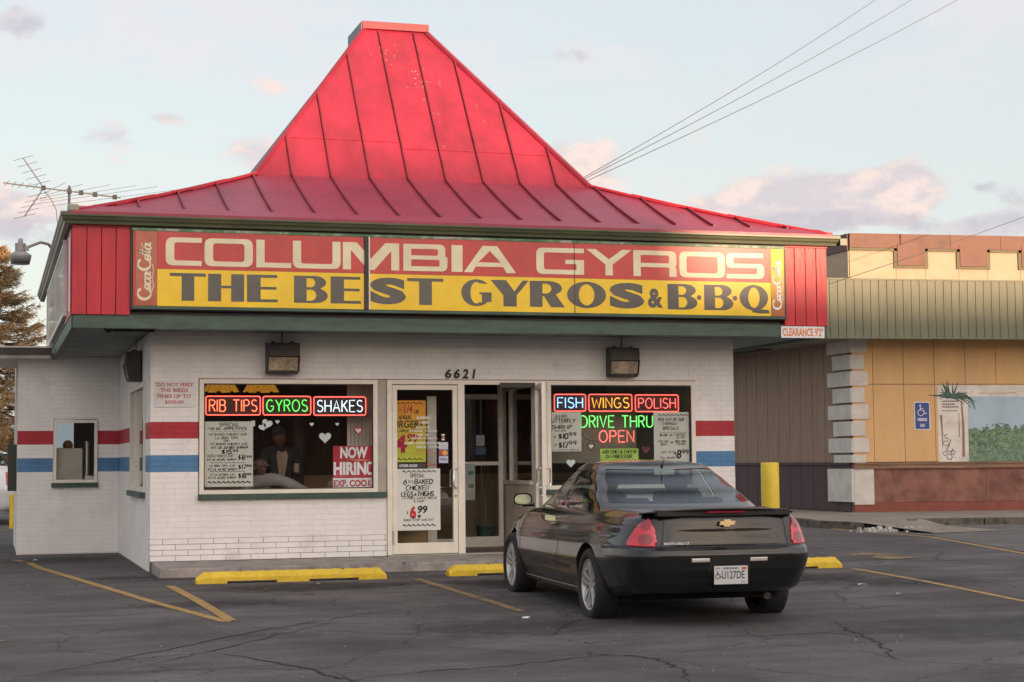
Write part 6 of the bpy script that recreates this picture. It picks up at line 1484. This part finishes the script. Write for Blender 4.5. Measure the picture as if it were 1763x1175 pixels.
mb.lathe([(.085*hh, 0), (.085*hh, .004)], O+DU*.3*hh+Z_*.93*hh, DN, 12); obj('wheelchair_symbol', mb, M_whitep, ps)

# pavement and kerbs on the right
M_pave = mat('pale_concrete_pavement', (.235, .20, .165), .9, var=.18, vscale=1.5, bump=.3, c2=(.15, .13, .11), c2lo=.55, c2hi=.75)
M_kerb = mat('dirty_kerb_concrete', (.15, .135, .10), .9, var=.35, vscale=5, bump=.5, c2=(.06, .05, .045), c2lo=.5, c2hi=.6, c2scale=2.5)
def slab(name, pts, z0, z1, m_):
    mb = MB().prism(pts, (0, 0, z0), (1, 0, 0), (0, 1, 0), (0, 0, z1-z0)); return struct(obj(name, mb, m_))
slab('pavement', [(13.9, 30), (13.9, 10.3), (13.55, 8.6), (13.9, 7.75), (14.9, 7.9), (15.6, 9.2), (16.9, 8.85), (26, 6.6), (32, 12), (32, 14), (17, 30)], -.02, .13, M_pave)
for i, (a, b) in enumerate([((13.82, 14.), (13.82, 10.3)), ((13.82, 10.3), (13.47, 8.6)), ((13.47, 8.55), (13.75, 7.9))]):
    struct(obj('kerb', ribbon([a, b], .15, .138), M_kerb)); mb = MB(); bar(mb, (a[0], a[1], .06), (b[0], b[1], .06), .075, .076); struct(obj('kerb', mb, M_kerb, bevel=.012))
mb = MB(); bar(mb, (15.75, 8.95, .06), (17.0, 8.65, .06), .07, .078); struct(obj('kerb', mb, M_kerb, bevel=.012))
mb = MB(); bar(mb, (17.03, 8.64, .06), (22, 7.35, .06), .07, .078); struct(obj('kerb', mb, M_kerb, bevel=.012))
# ramp between the kerbs, and a patch of older asphalt
struct(obj('ramp', MB().add([(13.8, 7.75, .13), (15.1, 7.9, .131), (15.8, 9.0, .131), (15.9, 8.2, .02), (15.6, 5.8, .012), (14.0, 5.3, .012)], [(0, 5, 4, 3, 1), (1, 3, 2)]), M_pave))
struct(obj('older_asphalt', MB().add([(13.36, 4.2, .003), (11.9, -.9, .003), (11.3, -2.6, .012), (19, -3, .02), (24, 3, .003), (24, 7.3, .003), (15.7, 8.9, .003)], [(0, 1, 2, 3, 4, 5, 6)]), mat('pale_old_asphalt', (.115, .105, .10), .9, var=.2, vscale=1.5, c2=(.07, .063, .06), c2lo=.5, c2hi=.65, c2scale=1.2, stretch=(.6, 2, 1))))
mb = MB()
for k in range(60):
    x, y, r_ = random.gauss(13.95, .35), random.gauss(6.6, .22), random.uniform(.02, .075); a = random.uniform(0, 6)
    p = [(x+r_*math.cos(a+q*1.57)*random.uniform(.6, 1.2), y+r_*math.sin(a+q*1.57)*random.uniform(.6, 1.2)) for q in range(4)]
    mb.hexa([(u, v, .0) for u, v in p], [(x+(u-x)*.6, y+(v-y)*.6, r_*random.uniform(.6, 1.5)) for u, v in p])
stuff(obj('concrete_rubble', mb, mat('pale_rubble', (.42, .40, .37), .9, var=.25)))

# ================================================================== TREE, ANTENNA, LAMP, WIRES
def spruce(x, y, h, rad, label):
    t = thing('spruce_tree', label, 'tree', (x, y, 0)); rng = random.Random(5)
    mb = MB().tube([(x, y, 0), (x+.05, y, h*.5), (x, y, h)], .16, 8, r2=.015); obj('trunk', mb, mat('spruce_bark', (.09, .06, .04), .9), t)
    M_n = mat('spruce_needles', (.42, .26, .11), .8, var=.4, vscale=1.6, c2=(.13, .12, .06), c2lo=.48, c2hi=.62, c2scale=1.1)
    wood = MB(); nd = MB(); z = .5
    while z < h-.06:
        f = 1-z/h; L0 = rad*(f**.85)*1.02+.08; nb_ = int(8+7*f)
        for b in range(nb_):
            a = rng.uniform(0, 2*pi); L_ = L0*rng.uniform(.6, 1.18); d = Vector((math.cos(a), math.sin(a), 0)); droop = rng.uniform(.02, .30)*L_; lift = .10*L_
            pts = []
            for k in range(7): s = k/6; pts.append(Vector((x, y, z))+d*L_*s+Z_*(-droop*math.sin(s*2.2)+lift*s*s*2.2))
            wood.tube(pts[::2], .018, 4, r2=.004)
            nl = int(26+110*L_/rad)
            for k in range(nl):
                s = rng.uniform(.12, 1)**.7; i = min(5, int(s*6)); p = pts[i].lerp(pts[i+1], s*6-i); side = d.cross(Z_)*rng.choice((-1, 1))
                tw = (side*rng.uniform(.2, 1)+d*rng.uniform(.2, .9)+Z_*rng.uniform(-.55, .35)).normalized()*rng.uniform(.10, .26)*(1.15-.45*s)
                for q in range(5):
                    c = p+tw*(q/5+.1); u = (tw.normalized()+Vector((rng.uniform(-1, 1), rng.uniform(-1, 1), rng.uniform(-.7, 1)))*.75).normalized()*rng.uniform(.035, .075); v_ = u.cross(Vector((rng.uniform(-1, 1), rng.uniform(-1, 1), rng.uniform(-1, 1)))).normalized()*.009
                    nd.add([c-v_, c+v_, c+u], [(0, 1, 2)])
        z += rng.uniform(.07, .13)*(1+.5*f)
    obj('branches', wood, bpy.data.materials['spruce_bark'], t); stuff(obj('crown', nd, M_n, t)); return t
spruce(-1.8, 22.5, 6.85, 2.7, 'spruce tree with rusty sunlit top rising behind the drive-up canopy at left')

t = thing('tv_antenna', 'rooftop television antenna with V shaped arms on a thin mast at left', 'antenna', (-.87, 3.0, 4.2))
M_al = mat('weathered_aluminium', (.30, .28, .26), .45, metal=.6, var=.15); M_ald = mat('dark_antenna_rod', (.10, .10, .11), .5)
obj('mast', MB().tube([(-.87, 3, 4.2), (-.87, 3, 5.24)], .018, 8), M_ald, t)
A0, A1 = Vector((-1.76, 3.02, 5.25)), Vector((-.17, 2.95, 5.085))
obj('boom', MB().tube([A0, A1], .010, 6), M_al, t)
hub_ = A0.lerp(A1, .45)
v1, v2_ = Vector((-1.50, 2.95, 5.60)), Vector((-1.47, 3.1, 4.80))
obj('reflector_arm', MB().tube([Vector((-1.22, 3, 5.20)), v1], .009, 6), M_al, t); obj('reflector_arm', MB().tube([Vector((-1.24, 3, 5.16)), v2_], .009, 6), M_al, t)
mb = MB()
def rod(c, L_, dz=.06): mb.tube([c-Vector((L_*.5, -.1, dz*.5)), c+Vector((L_*.5, -.1, dz*.5))], .0035, 4)
for k in range(5): rod(Vector((-1.22, 3, 5.20)).lerp(v1, .15+.21*k), .26, .05); rod(Vector((-1.24, 3, 5.16)).lerp(v2_, .15+.21*k), .28, .05)
for k in range(6): rod(A0.lerp(A1, .03+.06*k), .06, .05)
for k, (s, L_) in enumerate(((.36, .30), (.45, .5), (.55, .95), (.66, 1.3), (.77, 1.55), (.93, 1.9))): rod(A0.lerp(A1, s)+Vector((.1, 0, 0)), L_, .10+.1*L_)
obj('element', mb, M_ald, t)
mb = MB()
for s in (.34, .56, .66, .78, .95): c = A0.lerp(A1, s); mb.box(c.x-.03, c.x+.03, c.y-.025, c.y+.025, c.z-.03, c.z+.03)
obj('insulator', mb, M_black, t)
obj('lead_wire', MB().tube([(-1.20, 3, 5.14), (-1.13, 2.7, 5.0), (-1.08, 2.0, 4.75), (-1.08, 1.2, 4.35)], .005, 5), M_ald, t)

t = thing('security_light', 'grey dish shaped yard light on a curved arm fixed to the left eave', 'outdoor light', (-1.1, 4, 4.4))
M_gl = mat('grey_lamp_metal', (.30, .31, .30), .5, metal=.3, var=.1)
obj('arm', MB().tube([(-1.02, 4.6, 4.50), (-1.10, 4.4, 4.58), (-1.22, 4.15, 4.575), (-1.36, 4, 4.50), (-1.43, 4, 4.46)], .022, 8), M_gl, t, smooth=True)
cx_ = -1.505
obj('head', MB().lathe([(.075, 4.42), (.078, 4.53), (.035, 4.54), (.03, 4.60), (.0, 4.60)], (cx_, 4, 0), Z_, 20, cap=False).box(cx_+.05, cx_+.12, 3.96, 4.04, 4.43, 4.50), M_gl, t, smooth=False)
obj('shade', MB().lathe([(.07, 4.42), (.155, 4.365), (.158, 4.35), (.13, 4.23), (.125, 4.235), (.14, 4.34), (.06, 4.41)], (cx_, 4, 0), Z_, 28, cap=False), M_gl, t, smooth=True)
obj('refractor', MB().lathe([(.0, 4.22), (.10, 4.225), (.124, 4.24), (.13, 4.27)], (cx_, 4, 0), Z_, 24, cap=False), mat('cloudy_refractor', (.6, .6, .58), .4), t, smooth=True)

def wire(a, b, sag, r_, label):
    a, b = Vector(a), Vector(b); t = MB().tube([a.lerp(b, k/14)-Z_*sag*4*(k/14)*(1-k/14) for k in range(15)], r_, 5)
    o = obj('overhead_wire', t, M_ald, loc=tuple(a)); tag(o, label, 'power line'); return o
PA, PB, PC = Vector((21.02, 20, 13.80)), Vector((22.14, 20, 13.89)), Vector((23.57, 20, 13.99))
WR = Vector((7.78, 6.05, 6.16))
for q, dx, lab in ((PA, 0, 'overhead wire, highest of the three fanning out from behind the roof'), (PB, .03, 'overhead wire, middle one of the three fanning out from behind the roof'), (PC, .09, 'overhead wire, lowest of the three fanning out from behind the roof')):
    a = WR+Vector((dx, 0, -dx*.4)); e = a+(q-a)*1.15; wire(a, e, .12, .0075, lab)
wire((13.40, 8, 4.65), Vector((13.40, 8, 4.65))+(Vector((18.379, 9, 6.289))-Vector((13.40, 8, 4.65)))*1.5,   .05, .007, 'single overhead wire crossing in front of the neighbouring building')

# ================================================================== PEOPLE INSIDE
M_skin1 = mat('brown_skin', (.17, .085, .055), .6); M_coat = mat('dark_coat', (.035, .038, .042), .85); M_shirt = mat('beige_shirt', (.33, .26, .20), .85); M_hat = mat('dark_knit_hat', (.045, .045, .05), .9)
M_gcoat = mat('grey_jacket', (.30, .29, .28), .85); M_gcap = mat('grey_flat_cap', (.15, .135, .13), .9)
def skinned(name, chain, edges, rad, m_, parent, sub=2):
    me = bpy.data.meshes.new(name); rl = rootloc(parent); me.from_pydata([Vector(v)-rl for v in chain], edges, []); me.materials.append(m_); o = link(bpy.data.objects.new(name, me), parent)
    sk = o.modifiers.new('skin', 'SKIN'); sk.use_smooth_shade = True
    for i, r_ in enumerate(rad):
        d = me.skin_vertices[0].data[i]; d.radius = r_ if isinstance(r_, tuple) else (r_, r_); d.use_root = (i == 0)
    ss = o.modifiers.new('smooth', 'SUBSURF'); ss.levels = sub; ss.render_levels = sub
    dg = bpy.context.evaluated_depsgraph_get(); nm = bpy.data.meshes.new_from_object(o.evaluated_get(dg)); o.modifiers.clear(); o.data = nm; nm.name = name
    nm.polygons.foreach_set('use_smooth', [True]*len(nm.polygons)); 
    if not nm.materials: nm.materials.append(m_)
    return o
def head(parent, c, s, yawd, skin):
    """head with eye sockets, nose, mouth, ears and chin, facing -Y turned by yawd"""
    mb = MB(); n, m_ = 22, 28
    for i in range(n+1):
        a = pi*i/n
        for k in range(m_):
            b = 2*pi*k/m_; x, y, z = .078*math.sin(a)*math.cos(b), .098*math.sin(a)*math.sin(b), .122*math.cos(a)
            if z < 0: x *= 1+z*2.6; y = y*(1+z*1.2)
            f = max(0, -y/.098)
            g = lambda px, pz, sx, sz: math.exp(-((x-px)/sx)**2-((z-pz)/sz)**2)*f
            y += -.030*g(0, -.018, .013, .020)-.012*g(0, .01, .010, .03)+.014*(g(.031, .012, .016, .012)+g(-.031, .012, .016, .012))-.010*g(0, .034, .05, .008)-.008*g(0, -.055, .024, .007)+.006*g(0, -.062, .02, .003)-.012*g(0, -.098, .022, .016)
            mb.v.append((x, y, z))
    for i in range(n):
        for k in range(m_): mb.f.append((i*m_+k, i*m_+(k+1) % m_, (i+1)*m_+(k+1) % m_, (i+1)*m_+k)[::-1]); mb.mi.append(0)
    for s_ in (-1, 1): e = ellip((s_*.080, .005, -.005), (.010, .022, .032), 6, 10); mb.add(e.v, e.f)
    ca, sa = math.cos(yawd), math.sin(yawd); mb.v = [(c[0]+s*(x*ca-y*sa), c[1]+s*(x*sa+y*ca), c[2]+s*z) for x, y, z in mb.v]
    return mb
def hand(c, d, w, sk_m, parent, name='hand'):
    """palm with five separate curled fingers; c wrist, d pointing direction, w across"""
    c = Vector(c); d = Vector(d).normalized(); w = Vector(w).normalized(); nn_ = d.cross(w)
    mb = MB(); mb.tube([c-d*.02, c+d*.03, c+d*.075], .028, 8, r2=.036)
    for i, (o_, L_) in enumerate(((-.032, .07), (-.011, .08), (.011, .075), (.031, .06))):
        p = c+d*.078+w*o_; mb.tube([p-d*.02, p+d*L_*.35+nn_*.008, p+d*L_*.6+nn_*.03, p+d*L_*.55+nn_*.055], .0095, 6, r2=.0075)
    mb.tube([c+d*.02-w*.03, c+d*.05-w*.055+nn_*.015, c+d*.075-w*.05+nn_*.04], .0115, 6, r2=.009); return obj(name, mb, sk_m, parent, smooth=True)
P1 = thing('person', 'man in dark hat and open coat over a beige shirt standing inside the left window', 'person', (1.80, 1.15, .15))
X1, Y1 = 1.80, 1.15
ch = [(X1, Y1, 1.02), (X1, Y1, 1.20), (X1, Y1+.01, 1.36), (X1, Y1+.01, 1.50), (X1, Y1, 1.565), (X1-.19, Y1+.01, 1.47), (X1-.26, Y1-.02, 1.22), (X1-.24, Y1-.12, 1.02), (X1+.19, Y1+.01, 1.47), (X1+.27, Y1-.04, 1.22), (X1+.20, Y1-.22, 1.19),
      (X1-.10, Y1, .95), (X1-.11, Y1, .60), (X1-.11, Y1+.02, .22), (X1-.11, Y1-.10, .19), (X1+.10, Y1, .95), (X1+.11, Y1, .60), (X1+.11, Y1+.02, .22), (X1+.11, Y1-.10, .19)]
eg = [(0, 1), (1, 2), (2, 3), (3, 4), (3, 5), (5, 6), (6, 7), (3, 8), (8, 9), (9, 10), (0, 11), (11, 12), (12, 13), (13, 14), (0, 15), (15, 16), (16, 17), (17, 18)]
skinned('coat', ch, eg, [(.17, .13), (.175, .14), (.19, .145), (.14, .10), (.06, .06), .085, .062, .045, .085, .062, .045, .10, .075, .055, .045, .10, .075, .055, .045], M_coat, P1)
obj('shirt', MB().prism([(-.055, 1.50), (0, 1.475), (.055, 1.50), (.075, 1.42), (.05, 1.25), (.01, 1.06), (-.02, 1.06), (-.05, 1.25), (-.075, 1.42)], (X1, Y1-.155, 0), X_, Z_, (0, .05, 0)), M_shirt, P1)
obj('head', head(P1, (X1-.01, Y1-.03, 1.665), 1.0, .1, M_skin1), M_skin1, P1, smooth=True)
obj('hat', MB().lathe([(.098, 1.70), (.106, 1.72), (.10, 1.78), (.07, 1.82), (0, 1.832)], (X1-.01, Y1-.015, 0), Z_, 22, cap=False), M_hat, P1, smooth=True)
hand((X1+.20, Y1-.24, 1.19), (-.2, -.5, .35), (1, 0, .1), M_skin1, P1)
tag(obj('drink_cup', MB().lathe([(.028, 0), (.036, .11), (.034, .112), (.0, .10)], (X1+.16, Y1-.33, 1.215), Z_, 14, cap=False), M_shirt, loc=(X1+.16, Y1-.33, 1.215)), 'small pale cup held by the standing man behind the window', 'cup')
P2 = thing('person', 'seated person in grey jacket and grey cap leaning at a table inside the left window', 'person', (1.5, .75, .15))
X2, Y2 = 1.46, .70
ch = [(X2+.05, Y2+.10, .62), (X2+.05, Y2+.08, .85), (X2+.04, Y2+.03, 1.05), (X2+.02, Y2, 1.13), (X2+.02, Y2-.01, 1.18), (X2-.16, Y2, 1.08), (X2-.22, Y2-.08, .84), (X2-.06, Y2-.28, .86), (X2+.20, Y2-.02, 1.13), (X2+.42, Y2-.08, 1.05), (X2+.62, Y2-.16, .95),
      (X2-.05, Y2-.22, .60), (X2-.06, Y2-.42, .58), (X2-.06, Y2-.44, .20), (X2+.16, Y2-.22, .60), (X2+.16, Y2-.42, .58), (X2+.16, Y2-.44, .20)]
eg = [(0, 1), (1, 2), (2, 3), (3, 4), (3, 5), (5, 6), (6, 7), (3, 8), (8, 9), (9, 10), (0, 11), (11, 12), (12, 13), (0, 14), (14, 15), (15, 16)]
skinned('jacket', ch, eg, [(.16, .14), (.17, .14), (.17, .13), (.12, .09), .055, .09, .065, .048, .09, .075, .05, .09, .07, .05, .09, .07, .05], M_gcoat, P2)
obj('head', head(P2, (X2, Y2-.04, 1.265), .98, .35, M_skin1), M_skin1, P2, smooth=True)
e = ellip((X2, Y2-.01, 1.315), (.094, .112, .07)); obj('cap', e.prism([(-.06, -.13), (.06, -.13), (.075, -.05), (-.075, -.05)], (X2+.03, Y2-.02, 1.298), (1, .25, 0), (-.25, 1, 0), (0, 0, .014)), M_gcap, P2, smooth=True)
hand((X2+.62, Y2-.17, .95), (.4, -.3, -.05), (.3, .8, 0), M_skin1, P2)
for (x, y) in ((1.7, .48),):
    t = thing('dining_table', 'small brown table inside behind the left window sill', 'table', (x, y, .15)); obj('table_top', B(x-.55, x+.55, y-.18, y+.12, .80, .83), M_wood, t, bevel=.005); obj('leg', MB().lathe([(.04, .15), (.04, .80)], (x, y, 0), Z_, 12), M_dark, t)

# ================================================================== ACROSS THE ROAD, behind the camera
# unseen blocks added to shade the lot, with a gap lighting the fascia; also reflected
def block(name, x0, x1, y0, y1, h, m_, label):
    t = thing(name, label, 'building', ((x0+x1)/2, (y0+y1)/2, -.43)); obj('wall', B(x0, x1, y0, y1, -.43, h), m_, t)
    mb = MB(); x = x0+2
    while x < x1-3: mb.box(x, x+1.8, y1, y1+.06, 1.2, 3.0); x += 4.
    obj('window', mb, M_dark, t); obj('roof', B(x0-.3, x1+.3, y0-.3, y1+.3, h, h+.3), M_dark, t)
M_far = mat('far_brick', (.14, .08, .06), .9); M_far2 = mat('far_render', (.22, .19, .16), .9)
FARY = -96.
def at_x(xf, yf=0.):   # x on the far row that shades the point (xf, yf)
    return xf+(yf-FARY)*math.tan(R(SUN_AZ))
def top(z, yf=0.): return z+(yf-FARY)/math.cos(R(SUN_AZ))*math.tan(R(SUN_EL))
block('sun_blocker_left', at_x(-60), at_x(6.5), FARY-2.5, FARY, top(5.0), M_far, 'unseen long block added across the road to shade the lot')
block('sun_gap_block', at_x(6.5)+.05, at_x(10.9), FARY-2.5, FARY, top(3.35), M_far2, 'unseen low block added across the road, letting sun reach the fascia end')
block('sun_blocker_right', at_x(10.95), at_x(80), FARY-2.5, FARY, top(5.35), M_far2, 'unseen long block added across the road to shade the right side')
